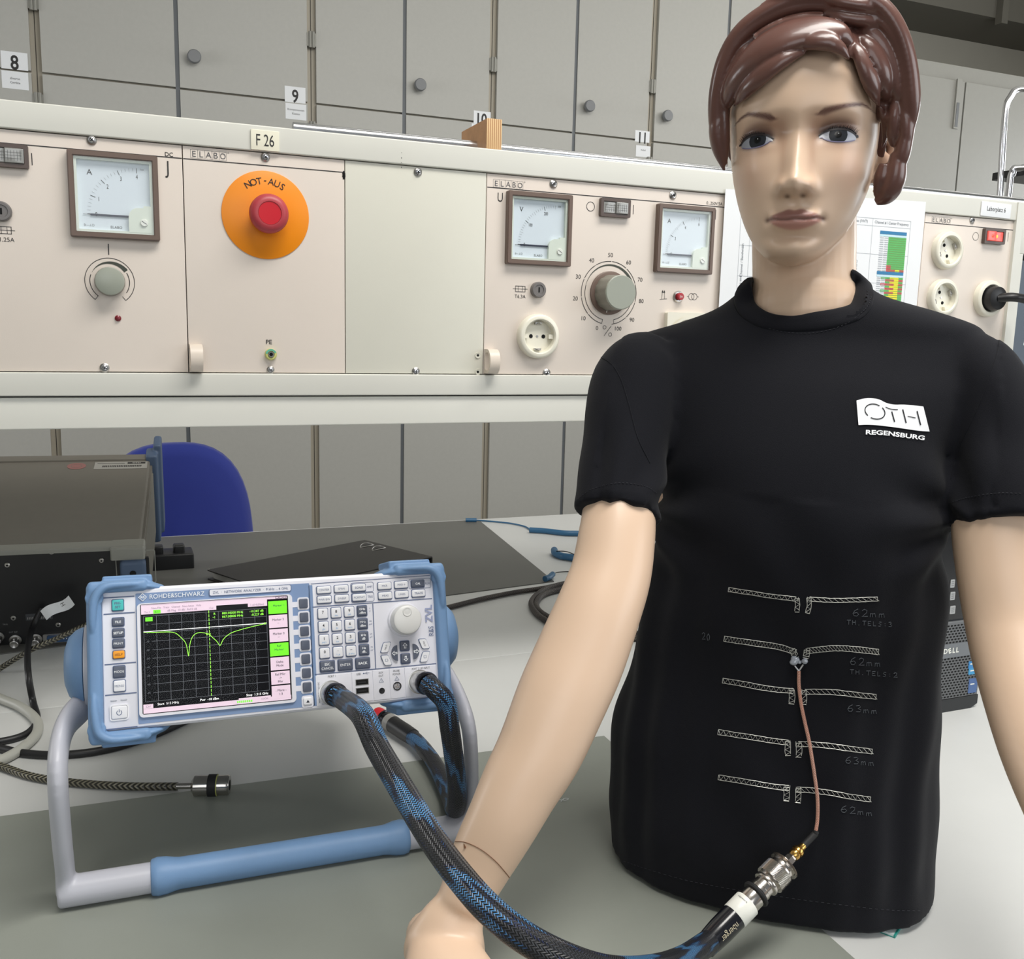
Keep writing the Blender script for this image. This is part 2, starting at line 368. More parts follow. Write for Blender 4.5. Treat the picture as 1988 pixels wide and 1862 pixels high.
# ================================================================== ladder
QY = 1.75; g_ = lambda px, py: ony(px, py, QY)
a0_, a1_, a2_ = g_(1940, 400), g_(1952, 215), g_(1988, 173)
t = thing('step_ladder', 'tall chrome tube platform ladder standing before the pale locker at the right edge', 'ladder', Matrix.Translation((a0_.x, QY, 0)))
x1 = a1_.x - a0_.x; x2 = a2_.x - a0_.x; dzx = x1 / (a1_.z - a0_.z); f = MB()
f.tube(spline([(-dzx * a0_.z, 0, 0), (-dzx * a0_.z * .5, 0, a0_.z * .5), (0, 0, a0_.z), (x1 * .95, 0, a1_.z - .03), (x1 + .02, 0, a1_.z + .055), (x2, 0, a2_.z), (x2 + .3, 0, a2_.z), (x2 + .38, 0, a1_.z), (x2 + .40, 0, a0_.z), (x2 + .46, 0, 0)], 6), .0125, CHROME, 12)
f.build('hand_rail', t)
b0_, b1_ = g_(1925, 385), g_(1930, 345); f = MB(); bx0 = b0_.x - a0_.x
f.tube(spline([(bx0 - .06, -.12, 0), (bx0 - .02, -.1, b0_.z * .6), (bx0, -.08, b0_.z), (bx0 + .012, -.08, b1_.z), (bx0 + .05, -.08, b1_.z + .03), (bx0 + .45, -.08, b1_.z + .03), (bx0 + .5, -.1, b0_.z * .6), (bx0 + .54, -.12, 0)], 6), .0125, CHROME, 12); f.build('side_frame', t)
pz = g_(1970, 335).z
for z in (.35, .7, 1.05, 1.4, pz - .02):
    s_ = MB(); s_.rbox(.05, x2 + .38, -.06, .10, z, z + .03, DARK, r=.01, e=.003); s_.build('tread', t)
# ================================================================== benches
WT = mat('white_bench_laminate', (206, 207, 205), .38, var=.02, vs=6, bump=.03, bs=700)
LEGM = mat('grey_table_leg', (150, 150, 148), .4)
def bench(y0, y1, label):
    t = thing('work_bench', label, 'table', Matrix.Translation((1.0, (y0 + y1) / 2, 0)))
    h = (y1 - y0) / 2
    m = MB(); m.rbox(-1.9, 2.0, -h, h, TZ - .03, TZ, WT, e=.0015); m.build('table_top', t)
    for sx in (-1.8, 1.85):
        for sy in (-h + .08, h - .08): m = MB(); m.box(sx - .025, sx + .025, sy - .025, sy + .025, 0, TZ - .03, LEGM); m.build('leg', t)
    return t
bench(-.95, .189, 'white laminate bench in front carrying the mannequin and the network analyzer')
bench(.191, 1.305, 'white laminate bench behind the control console, partly under dark mats')
MATM = mat('green_grey_mat', (139, 143, 135), .42, var=.025, vs=10, bump=.06, bs=900)
m = MB(); P = [(-.7, -.098), (.709, -.158), (.692, -.93), (-.7, -.93)]
m.prism(P, TZ, TZ + .002, MATM); tag(m.build('bench_mat', smooth=False), 'large grey-green antistatic mat lying under the network analyzer', 'mat')
m = MB(); P = [(-.3, 1.29), (1.064, 1.289), (.985, .60), (-.3, .42)]
m.prism(P[::-1], TZ, TZ + .002, mat('dark_grey_mat', (98, 98, 94), .5, var=.03, vs=8)); tag(m.build('bench_mat', smooth=False), 'dark grey mat on the rear bench below the black folder', 'mat')
# ================================================================== console frame
t = thing('console_frame', 'cream metal console frame holding the control modules across the bench', 'console', Matrix.Translation((0, 0, PZ)) @ Matrix.Rotation(math.pi / 2, 4, 'X'))
XL, XR = -.62, 1.564
m = MB(); m.rbox(XL, XR, .2665, .2965, -.30, .004, RAIL, e=.0015); m.build('top_rail', t)
m = MB(); m.rbox(XL, XR, -.0285, -.001, -.30, .004, RAIL, e=.0015); m.build('bottom_rail', t)
m = MB(); m.rbox(XL, XR, -.0675, -.0305, -.28, -.001, mat('cream_beam_enamel', (222, 221, 212), .4), e=.0015); m.box(XL, XR, -.0305, -.0285, -.28, -.006, DARK); m.build('lower_beam', t)
m = MB(); m.box(XL, XR, -.0, .2665, -.30, -.29, RAIL); m.build('rear_panel', t)
for x in (XL, XR - .015): m = MB(); m.rbox(x, x + .015, -.0675, .2965, -.29, .006, RAIL); m.build('end_panel', t)
for x in (XL + .02, XR + .0):
    m = MB(); m.rbox(x, x + .05, -.48, -.0675, -.2, -.15, RAIL); m.build('support_leg', t)
m = MB()
for i, (dy, l) in enumerate(((.0, .0006), (-.006, .0014), (-.012, .0009), (-.0175, .0016))):
    px = uv(778, 297)[0]; py = uv(778, 297)[1] + dy; m.line(px, py, px, py - l, .0008, .0043, BLACKINK)
m.build('print', t)
# second console beyond the right end
t = thing('neighbour_console', 'end of a second console with a slate blue panel, cut off by the right edge', 'console', Matrix.Translation((1.585, 0.02, PZ)) @ Matrix.Rotation(math.pi / 2, 4, 'X'))
m = MB(); m.rbox(0, .5, .215, .30, -.28, .0, RAIL, e=.001); m.rbox(0, .018, -.0675, .215, -.28, 0, RAIL); m.build('frame', t)
m = MB(); m.rbox(.018, .5, -.06, .205, -.28, -.01, mat('slate_blue_panel', (82, 92, 104), .5)); m.build('panel', t)
m = MB(); m.box(.2, .25, -.48, -.06, -.2, -.15, RAIL); m.build('support_leg', t)
# rail tube and its wooden block
a = Vector((.336, .040, PZ + .2968 + .008)); e = Vector((2.2, .040, PZ + .2968 + .008))
m = MB(); m.tube([a, e], .008, mat('aluminium_tube', (205, 206, 208), .25, 1., var=.03, vs=40), 20)
tag(m.build('rail_tube'), 'long aluminium tube lying along the top of the console', 'tube')
q = uv(958, 296)
t = thing('wooden_block', 'small plywood block clipped on the aluminium tube above the console', 'block', Matrix.Translation((q[0], -.002, PZ + .2967)))
PLY = mat('plywood_edge', (205, 170, 122), .5)
N = PLY.node_tree.nodes; L = PLY.node_tree.links; tc = N['Texture Coordinate']; wv = N.new('ShaderNodeTexWave'); wv.bands_direction = 'X'; wv.inputs['Scale'].default_value = 110; wv.inputs['Distortion'].default_value = .6
rr_ = N.new('ShaderNodeValToRGB'); rr_.color_ramp.elements[0].color = lin((160, 112, 66)); rr_.color_ramp.elements[1].color = lin((222, 190, 142)); L.new(tc.outputs['Object'], wv.inputs[0]); L.new(wv.outputs['Fac'], rr_.inputs[0]); L.new(rr_.outputs[0], N['Principled BSDF'].inputs['Base Color'])
m = MB(); m.rbox(-.0105, .0105, 0, .10, .0, .0385, PLY, e=.0008)
for x in (-.0109, .0105): m.box(x, x + .0004, 0.001, .10, .001, .038, mat('wood_face', (176, 132, 92), .5, var=.1, vs=60))
m.build('block', t)
# ================================================================== control modules (built in the console's own frame)
METFACE = mat('meter_face', (214, 222, 230), .5); METRIM = mat('meter_rim', (216, 222, 210), .4); GREYINK = mat('grey_print', (90, 90, 92), .6)
GLS = glass_mat('meter_glass', (250, 252, 252), .05)
def screw(t, x, y, r=.0052):
    s = MB(); s.lathe([(0, 0), (r * 1.05, 0), (r * 1.05, .0012), (r * .8, .0022), (r * .62, .0015), (0, .0015)], STEEL, x, y, 20)
    s.lathe([(0, .0015), (r * .58, .0015), (r * .55, .003), (r * .3, .0038), (0, .004)], CHROME, x, y, 16)
    a = random.uniform(0, 90)
    for k in (0, 90):
        c, q = math.cos(math.radians(a + k)) * r * .4, math.sin(math.radians(a + k)) * r * .4; s.line(x - c, y - q, x + c, y + q, r * .16, .0042, HOLE)
    return s.build('screw', t)
def module(u0, u1, label, mt=PANEL, head=True, hv=.2508):
    t = thing('control_module', label, 'control panel', MP(u0)); W = u1 - u0
    m = MB(); m.rbox(.0005, W - .0005, .0, .2655, -.003, 0, mt, e=.0006)
    if head: m.line(.0008, hv, W - .0008, hv, .0011, .0003, BLACKINK)
    m.box(.001, W - .001, .002, .263, -.12, -.003, mat('module_body', (90, 90, 88), .6))
    m.build('front_panel', t); return t
def elabo(m, x, y, s=1.):
    w_ = .0082 * s; h_ = .0098 * s
    for i, ch in enumerate('ELABO'):
        cx = x + i * w_; m.text(ch, h_ * .98, cx, y, .0004, GREYINK, sx=1.05, maxw=w_ * .78)
        for a in ((cx - w_ / 2, y - h_ / 2, cx + w_ / 2, y - h_ / 2), (cx - w_ / 2, y + h_ / 2, cx + w_ / 2, y + h_ / 2), (cx - w_ / 2, y - h_ / 2, cx - w_ / 2, y + h_ / 2), (cx + w_ / 2, y - h_ / 2, cx + w_ / 2, y + h_ / 2)): m.line(*a, .00028, .0003, GREYINK)
    m.arc(x + 4.75 * w_, y + h_ * .45, .0006, .0009, 0, 360, .0004, GREYINK, 12)
def meter(t, cx, cy, unit, marks, nminor, ticks, kind, sgn='▪'):
    """96 mm moving-coil meter, parts hang below the bezel"""
    S = .096
    b = MB(Matrix.Translation((cx, cy, 0))); H = S / 2
    b.ringprism(rrect(-H, H, -H, H, .002), rrect(-H + .0065, H - .0065, -H + .0065, H - .0065, .001), 0, .0085, BROWN)
    b.ringprism(rrect(-H + .001, H - .001, -H + .001, H - .001, .002), rrect(-H + .0055, H - .0055, -H + .0055, H - .0055, .001), .0085, .0095, BROWN)
    bz = b.build(kind, t, '%s in a square brown frame' % kind.replace('_', ' '))
    g = H - .0065
    r = MB(Matrix.Translation((cx, cy, 0))); r.ringprism(rrect(-g, g, -g, g, .001), rrect(-g + .0028, g - .0028, -g + .0028, g - .0028, .001), .0, .006, METRIM); r.build('rim', bz)
    f = MB(Matrix.Translation((cx, cy, 0))); q = g - .002
    f.box(-q, q, -q, q, 0, .0012, METFACE)
    z = .0015; ox, oy, R = .025, -.021, .0545
    def tick(fr, l, wd, mm):
        a = math.radians(180 - 90 * fr); f.line(ox + R * math.cos(a), oy + R * math.sin(a), ox + (R - l) * math.cos(a), oy + (R - l) * math.sin(a), wd, z, mm)
    n = nminor
    for i in range(n + 1): tick(i / n, .0035 if i % 5 else .005, .00022, GREYINK)
    for fr, s_ in marks:
        tick(fr, .0055, .0006, BLACKINK); a = math.radians(180 - 90 * fr); f.text(s_, .0068 if len(s_) < 3 else .006, ox + (R - .0095) * math.cos(a), oy + (R - .0095) * math.sin(a), z, BLACKINK, sx=.68)
    f.text(unit, .0088, -.0255, .0255, z, BLACKINK)
    f.text('ELABO', .0042, .001, -.0345, z, GREYINK); f.text('0—⊥○', .0036, -.028, -.0335, z, GREYINK); f.text(ticks, .003, ox + .006, oy + R - .001, z, GREYINK)
    f.build('dial', bz)
    nd = MB(Matrix.Translation((cx, cy, 0))); nd.box(-.026, .016, -.0228, -.0206, .002, .0028, mat('needle_ink', (40, 44, 62), .4)); nd.box(-.034, -.026, -.0219, -.0215, .002, .0024, BLACKINK)
    nd.build('needle', bz)
    c = MB(Matrix.Translation((cx, cy, 0))); P = [(.0145, -q), (q, -q), (q, -.0115), (.0395, -.0115), (.0385, -.009), (.0315, -.009), (.0305, -.0115)] + [(.0145 + .011 * (1 - math.sin(a)), -.0115 - .011 * (1 - math.cos(a))) for a in np.linspace(.1, 1.5, 7)]
    c.prism(P, .0012, .0062, METRIM); cp = c.build('cover', bz)
    s_ = MB(Matrix.Translation((cx, cy, 0))); s_.lathe([(0, .0062), (.0042, .0062), (.0042, .0075), (.0038, .008), (0, .008)], WHITEP, .0312, -.028, 20); s_.line(.0285, -.0262, .0338, -.0296, .0007, .0082, GREYINK); s_.build('zero_screw', bz)
    gg = MB(Matrix.Translation((cx, cy, 0))); gg.flat(rrect(-g, g, -g, g, .001), .0083, GLS); gg.build('glass', bz)
    return bz
def handle_tab(t, x, y0=0.001):
    """D shaped pull of a module, standing out of the panel"""
    m = MB(Matrix((( 0, 0, 1, x), (0, 1, 0, y0), (1, 0, 0, 0), (0, 0, 0, 1))))
    A = [(-.0, 0.0)]; O = []; I = []
    n = 20
    for i in range(n + 1): a = -math.pi / 2 + math.pi * i / n; O.append((.011 + .0135 * math.cos(a), .0165 + .0165 * math.sin(a))); I.append((.0105 + .0095 * math.cos(a), .0165 + .0125 * math.sin(a)))
    O = [(0, 0)] + O + [(0, .033)]; I = [(.0035, .006)] + I + [(.0035, .027)]
    m.ringprism(O, I, 0, .0145, mat('beige_plastic', (216, 204, 190), .4)); return m.build('pull_tab', t)
def fuse(t, x, y, lab):
    m = MB(); m.lathe([(0, 0), (.0108, 0), (.0108, .006), (.0095, .0075), (.007, .0075), (.0065, .0065), (0, .0065)], mat('grey_fuse_cap', (110, 106, 104), .4), x, y, 28)
    m.line(x, y - .0035, x, y + .0035, .0022, .0067, HOLE); m.build('fuse_holder', t)
def fuse_sym(m, x, y, lab):
    m.line(x - .011, y, x + .011, y, .0006, .0003, BLACKINK)
    m.ringprism(rrect(x - .0075, x + .0075, y - .0042, y + .0042, 0), rrect(x - .0068, x + .0068, y - .0035, y + .0035, 0), .0002, .0003, BLACKINK)
    m.line(x - .003, y - .004, x - .003, y + .004, .0005, .0003, BLACKINK); m.line(x + .003, y - .004, x + .003, y + .004, .0005, .0003, BLACKINK)
    m.text(lab, .0066, x, y - .0105, .0003, BLACKINK)
def rocker(t, x, y, lit=False):
    m = MB(); w_, h_ = .0235, .0125
    m.ringprism(rrect(x - w_, x + w_, y - h_, y + h_, .002), rrect(x - w_ + .0042, x + w_ - .0042, y - h_ + .0042, y + h_ - .0042, .001), 0, .007, mat('dark_brown_plastic', (82, 68, 62), .4))
    f = m.build('rocker_switch', t, 'lit red rocker switch in a brown frame' if lit else 'clear grey rocker switch in a brown frame')
    k = MB(); w_ -= .0046; h_ -= .0046
    if lit:
        c = mat('red_lens', (226, 92, 84), .15, emit=.35); k.rbox(x - w_, x, y - h_, y + h_, .001, .0095, c, e=.001); k.rbox(x, x + w_, y - h_, y + h_, .001, .006, c, e=.001)
        k.lathe([(0, .0062), (.0028, .0062), (0, .0072)], mat('neon_glow', (255, 140, 60), .3, emit=3.), x + .004, y, 12); k.lathe([(0, .0095), (.0028, .0095), (0, .0102)], mat('neon_red', (255, 60, 40), .3, emit=2.), x - .009, y, 12)
    else:
        c = mat('clear_grey_lens', (146, 146, 142), .12, coat=.6); k.rbox(x - w_, x, y - h_, y + h_, .001, .0062, c, e=.001); k.rbox(x, x + w_, y - h_, y + h_, .001, .0088, c, e=.001)
        g = mat('dark_grid', (70, 70, 68), .5)
        for i in range(1, 12): xx = x - w_ + 2 * w_ * i / 12; k.line(xx, y - h_ * .7, xx, y + h_ * .7, .0003, .0064 if xx < x else .009, g)
        for i in (-1, 0, 1): k.line(x - w_ * .9, y + i * h_ * .4, x - .0005, y + i * h_ * .4, .0003, .0064, g); k.line(x + .0005, y + i * h_ * .4, x + w_ * .9, y + i * h_ * .4, .0003, .009, g)
    k.build('rocker', f); return f
def schuko(t, x, y, rot=0., square=False, R=.0305):
    m = MB(Matrix.Translation((x, y, 0)) @ Matrix.Rotation(math.radians(rot), 4, 'Z'))
    if square: m.ringprism(rrect(-.034, .034, -.034, .034, .002, 8), [(.0215 * math.cos(a), .0215 * math.sin(a)) for a in np.linspace(-math.pi / 2 + .001, 1.5 * math.pi - .17, 36)], 0, .009, IVORY)
    pr = [(.022, .0012), (.0225, .011), (.024, .0125), (.0275, .0125), (R - .001, .011), (R, .009), (R, 0), (0, 0)]
    m.lathe([(0, .0012)] + pr, IVORY, seg=48)
    s_ = m.build('power_socket', t)
    for sx in (-1, 1): k = MB(m.M); k.lathe([(0, .0013), (.0028, .0013), (.0028, .0016), (0, .0016)], HOLE, sx * .0095, 0, 16); k.build('contact_hole', s_)
    k = MB(m.M); k.lathe([(0, .0013), (.0018, .0013), (.0016, .002), (0, .002)], STEEL, 0, 0, 12); k.build('centre_screw', s_)
    for sy in (-1, 1):
        k = MB(m.M); k.box(-.005, .0045, sy * .0178 - .0014, sy * .0178 + .0014, .0013, .006, STEEL); k.tube([(-.0035, sy * .0165, .006), (.0, sy * .0185, .0085), (.004, sy * .0165, .0065)], .0007, STEEL, 6); k.build('earth_clip', s_)
    for sx in (-1, 1): k = MB(m.M); k.box(min(sx * .0155, sx * .022), max(sx * .0155, sx * .022), -.003, .003, .0013, .007, IVORY); k.build('guide_rib', s_)
    return s_
def knob(t, x, y, r, h, small=False):
    KG = mat('grey_green_knob', (152, 156, 144), .35); KD = mat('knob_side', (128, 126, 116), .4)
    m = MB()
    if not small: m.lathe([(0, 0), (.0305, 0), (.0305, .003), (.0285, .0042), (0, .0042)], BROWN, x, y, 56)
    m2 = MB(); z0 = .0042 if not small else .001
    n = 48; L = []
    for z, rr in ((z0, r * 1.06), (z0 + h * .1, r * 1.05), (z0 + h * .94, r), ):
        L.append([(x + (rr * (1 - (.035 if j % 4 == 0 and not small else 0))) * math.cos(2 * math.pi * j / n), y + (rr * (1 - (.035 if j % 4 == 0 and not small else 0))) * math.sin(2 * math.pi * j / n), z) for j in range(n)])
    m2.loops(L, KD)
    k = m.build('dial_plate', t) if not small else None
    ko = m2.build('rotary_knob', t)
    c = MB(); c.lathe([(0, z0 + h * .9), (r * 1.0, z0 + h * .9), (r * 1.0, z0 + h * .97), (r * .95, z0 + h), (0, z0 + h)], KG, x, y, 48); c.build('knob_cap', ko)
    if not small:
        c = MB(); c.line(x - .005, y - .0275, x - .0038, y - .0218, .0011, .0045, WHITEP); c.build('pointer', k)
    return ko
E0 = uv(354, 400)[0] - .0002
UL, UM, UN, UV4, UV5, UR5 = -.05, .1999, .3931, .5838, 1.3504, 1.5510
# --- left current supply module
t = module(-.604, UL, 'blank beige control module mostly outside the left edge', head=True)
t = module(UL, UM, 'beige control module with one ammeter marked A, a small grey knob and a fuse'); o_ = UL
lu = lambda px, py: (lambda q: (q[0] - o_, q[1]))(uv(px, py))
meter(t, *lu(222, 382), 'A', [(0, '0'), (.25, '1'), (.5, '2'), (.75, '3'), (1, '4')], 20, '1ov', 'ammeter')
for p in ((178, 272), (203, 714)): screw(t, *lu(*p))
x, y = lu(232, 541); x = .1211 - .006 - o_; y = .1050
knob(t, x, y, .0158, .016, True)
m = MB()
for r0, r1, a0, a1 in ((.0265, .0272, -52, 232), (.0210, .0218, -35, 30), (.0210, .0218, 160, 232)): m.arc(x, y, r0, r1, a0, a1, .0003, BLACKINK, 60)
m.arc(x, y, .0212, .0212, 155, 35, .0003, mat('green_black_print', (62, 66, 58), .6), 40, .0195, .0245)
for a in (-52, 232): c, q = math.cos(math.radians(a)), math.sin(math.radians(a)); m.line(x + .0212 * c, y + .0212 * q, x + .027 * c, y + .027 * q, .0006, .0003, BLACKINK)
m.line(x, y + .0305, x, y + .043, .0011, .0003, BLACKINK)
m = flush(m, t); q = lu(62, 309); m.line(q[0], q[1] - .0065, q[0], q[1] + .0065, .0009, .0003, BLACKINK)
m = flush(m, t); q = lu(324, 329); m.text('J', .021, q[0], q[1], .0003, BLACKINK, sx=.8)
m = flush(m, t); q = lu(328, 299); m.text('DC', .0066, q[0], q[1] - .0005, .0003, BLACKINK, bold=.01)
m = flush(m, t); q = lu(10, 447); fuse_sym(m, q[0] - .001, q[1], 'T1,25A')
m.build('printed_mark', t)
m = flush(m, t); q = lu(3, 411); fuse(t, q[0], q[1], '')
m = flush(m, t); q = lu(14, 303); rocker(t, q[0] - .002, q[1])
m = flush(m, t); q = lu(229, 618); m = MB(); m.lathe([(0, 0), (.0036, 0), (.0036, .001), (.0026, .0015), (.0024, .003), (0, .0042)], mat('dark_red_lens', (120, 40, 48), .2), q[0], q[1], 20); m.build('indicator_lamp', t)
# --- emergency stop module
t = module(UM, UN, 'beige control module with the orange emergency stop disc marked NOT-AUS'); o_ = UM
cx, cy = lu(516, 418)
m = MB(); m.lathe([(0, 0), (.0525, 0), (.0525, .0012), (.052, .0015), (0, .0015)], mat('orange_disc', (238, 140, 4), .4), cx, cy, 72)
m.build('warning_disc', t)
m = MB()
for i, ch in enumerate('NOT-AUS'):
    a = 121 - i * 10.2; aa = math.radians(a); m.text(ch, .0112, cx + .0405 * math.cos(aa), cy + .0405 * math.sin(aa), .0019, BLACKINK, rot=a - 90)
m.build('printed_text', t)
m = MB(); RD = mat('red_button', (176, 62, 70), .42)
m.lathe([(0, .0015), (.013, .0015), (.013, .010), (.021, .013), (.0232, .017), (.0232, .022), (.021, .0262), (.016, .0285), (.0138, .0285), (.0136, .0272), (0, .0272)], RD, cx + .001, cy, 56); bt = m.build('emergency_button', t, 'round red emergency stop button')
m = MB(); m.lathe([(0, .0272), (.0134, .0272), (.0134, .0278), (0, .0279)], mat('bright_red_insert', (200, 24, 40), .35), cx + .001, cy, 40); m.build('button_insert', bt)
screw(t, *lu(515, 305)); screw(t, *lu(525, 718), r=.0046)
m = MB(); q = lu(405, 301); elabo(m, q[0] - .0165, q[1])
m = flush(m, t); q = lu(522, 664); m.text('PE', .0078, q[0], q[1], .0003, BLACKINK, bold=.01)
m = flush(m, t); q = lu(669, 338)
for k in range(7): a = k * .9; m.flat([(q[0] - .001 + .0022 * math.cos(b_ + a) * (1 if b_ % 2 else .6), q[1] - k * .0005 + .0042 * math.sin(b_ + a)) for b_ in range(6)], .0004, BLACKINK)
m.build('printed_mark', t)
m = flush(m, t); q = lu(525, 688); m = MB(); m.lathe([(0, 0), (.0072, 0), (.0072, .005), (.006, .0062), (.0042, .0062), (.004, .004), (0, .004)], mat('yellow_green_ring', (196, 196, 120), .4), q[0], q[1], 28); s_ = m.build('earth_socket', t, 'green and yellow earth socket')
m = MB(); m.arc(q[0], q[1], .0045, .0068, 20, 170, .0064, mat('green_band', (96, 176, 150), .4), 16, ); m.build('green_mark', s_)
m = MB(); m.lathe([(0, .004), (.0034, .004), (.0034, .0075), (.0026, .0075), (.0024, .006), (0, .006)], STEEL, q[0], q[1], 20); m.lathe([(0, .0061), (.0022, .0061), (0, .0063)], HOLE, q[0], q[1], 12); m.build('contact', s_)
handle_tab(t, .001)
# --- blank module
t = module(UN, UV4, 'blank cream control module left of the voltmeter', CREAM, False); o_ = UN
for p in ((811, 334), (807, 721)): screw(t, *lu(*p))
for p in ((927.5, 690), (927.5, 722)):
    q = lu(*p); m = MB(); m.lathe([(0, 0), (.0042, 0), (.004, .0012), (.0028, .001), (0, .0003)], CREAM, q[0], q[1], 20); m.lathe([(0, .0004), (.0028, .0004), (0, .0013)], HOLE, q[0], q[1], 16); m.build('screw_hole', t)
# --- variable transformer module
UVR = UV4 + .3862
t = module(UV4, UVR, 'beige control module with voltmeter, ammeter and large percentage knob', hv=.2478); o_ = UV4
meter(t, *lu(1044, 446), 'V', [(0, '0'), (.40, '100'), (.80, '200')], 25, '250', 'voltmeter')
meter(t, *lu(1326, 466), 'A', [(0, '0'), (.33, '2'), (.66, '4'), (1, '6')], 30, '', 'ammeter')
for p in ((1074, 357), (1306, 379), (1061, 724)): screw(t, *lu(*p), r=.0055)
m = MB(); q = lu(987, 358); elabo(m, q[0] - .0175, q[1], 1.05)
m = flush(m, t); q = lu(971, 383); m.text('U', .017, q[0], q[1], .0003, BLACKINK, sx=.75)
m = flush(m, t); q = lu(1388, 418); m.text('J', .017, q[0], q[1], .0003, BLACKINK, sx=.8)
m = flush(m, t); q = lu(1387, 395); m.text('0...250V/5A', .0062, q[0], q[1], .0003, BLACKINK, sx=.95)
m = flush(m, t); q = lu(1146.5, 401); m.arc(q[0], q[1], .0058, .0066, 0, 360, .0003, BLACKINK, 32)
m = flush(m, t); q = lu(1229.5, 407); m.line(q[0], q[1] - .0065, q[0], q[1] + .0065, .0009, .0003, BLACKINK)
m = flush(m, t); q = lu(1010, 561); fuse_sym(m, q[0], q[1], 'T6,3A')
m = flush(m, t); bx, by = lu(1182.3, 569)
for r0, r1, a0, a1 in ((.0438, .0447, -83, 257), (.0381, .0389, -77, 20), (.0381, .0389, 165, 257),): 
    if a1 - a0 > 300:
        for k in range(10): m.arc(bx, by, r0, r1, 257 - 34 * k - (34 if 1 else 0) + .9, 257 - 34 * k - .9, .0003, BLACKINK, 12)
    else: m.arc(bx, by, r0, r1, a0, a1, .0003, BLACKINK, 40)
m.arc(bx, by, .0385, .0389, 165, 20, .0003, mat('green_black_print', (62, 66, 58), .6), 40, .0372, .0415)
for a in (257, -77): c, s_ = math.cos(math.radians(a)), math.sin(math.radians(a)); m.line(bx + .0385 * c, by + .0385 * s_, bx + .0447 * c, by + .0447 * s_, .0006, .0003, BLACKINK)
for k in range(11):
    a = math.radians(257 - 33.4 * k); rr = .053 if k not in (0, 10) else .0525
    aa = a + (-.10 if k == 0 else .10 if k == 10 else 0); m.text(str(k * 10), .0082, bx + rr * 1.02 * math.cos(aa), by + rr * math.sin(aa), .0003, BLACKINK)
m = flush(m, t); m.arc(bx - .005, by - .0485, .0022, .0028, 0, 360, .0003, BLACKINK, 20); m.arc(bx + .0045, by - .0585, .0022, .0028, 0, 360, .0003, BLACKINK, 20); m.line(bx - .0055, by - .0605, bx + .0055, by - .0465, .0007, .0003, BLACKINK)
m = flush(m, t); q = lu(1288, 575)
m.line(q[0] - .006, q[1] - .005, q[0] + .006, q[1] - .0035, .0006, .0003, BLACKINK); m.line(q[0] - .003, q[1] - .004, q[0] - .002, q[1] + .007, .0006, .0003, BLACKINK); m.line(q[0] + .002, q[1] - .004, q[0] + .001, q[1] + .008, .0006, .0003, BLACKINK)
for d in (-.002, .001): m.flat([(q[0] + d - .0016, q[1] + .005), (q[0] + d + .0016, q[1] + .005), (q[0] + d, q[1] + .009)], .0003, BLACKINK)
m = flush(m, t); q = lu(1345, 576)
for d in (-.0026, .0026): m.arc(q[0] + d, q[1], .0044, .005, 0, 360, .0003, BLACKINK, 28)
for d in (-1, 1): m.line(q[0] + d * .0074, q[1], q[0] + d * .0102, q[1], .0006, .0003, BLACKINK)
m.build('printed_mark', t)
rocker(t, *lu(1191.5, 404.5))
m = flush(m, t); q = lu(1043, 563); fuse(t, q[0], q[1], '')
schuko(t, *lu(1042, 653))
m = flush(m, t); q = lu(1322, 652); schuko(t, q[0] + .004, q[1], 0, True, .0225)
knob(t, bx, by, .0238, .032)
m = flush(m, t); q = lu(1316, 576); m = MB(); m.lathe([(0, 0), (.0085, 0), (.0085, .0015), (.0072, .003), (.0062, .003), (.0062, .0014), (0, .0014)], STEEL, q[0], q[1], 28); s_ = m.build('breaker_button', t, 'red breaker button in a steel ring')
m = MB(); m.lathe([(0, .001), (.0052, .001), (.0052, .008), (.0045, .0088), (0, .0088)], mat('deep_red_button', (170, 30, 42), .35), q[0] + .0005, q[1], 24); m.text('5A', .004, q[0] + .0005, q[1], .009, WHITEP); m.build('button', s_)
handle_tab(t, .0012)
# --- module behind the chart
t = module(UVR, UV5, 'beige control module hidden behind the paper chart and the mannequin head', PANEL)
# --- socket module
t = module(UV5, UR5, 'beige socket module at the right end with a lit red rocker switch'); o_ = UV5
for p in ((1887, 428),): screw(t, *lu(*p))
m = MB(); q = lu(1827, 428); elabo(m, q[0] - .0165, q[1])
m = flush(m, t); q = lu(1894, 459); m.arc(q[0], q[1], .0062, .0068, 0, 360, .0003, BLACKINK, 32)
m = flush(m, t); q = lu(1957, 460); m.line(q[0], q[1] - .0075, q[0], q[1] + .0075, .0008, .0003, BLACKINK); m.build('printed_mark', t)
rocker(t, *lu(1926, 459.5), lit=True)
schuko(t, *(lambda q: (q[0] - .004, q[1]))(lu(1838, 487)), rot=115); schuko(t, *(lambda q: (q[0] - .004, q[1]))(lu(1829, 578)), rot=115)
q3 = lu(1918, 580); schuko(t, q3[0] - .004, q3[1], rot=115)
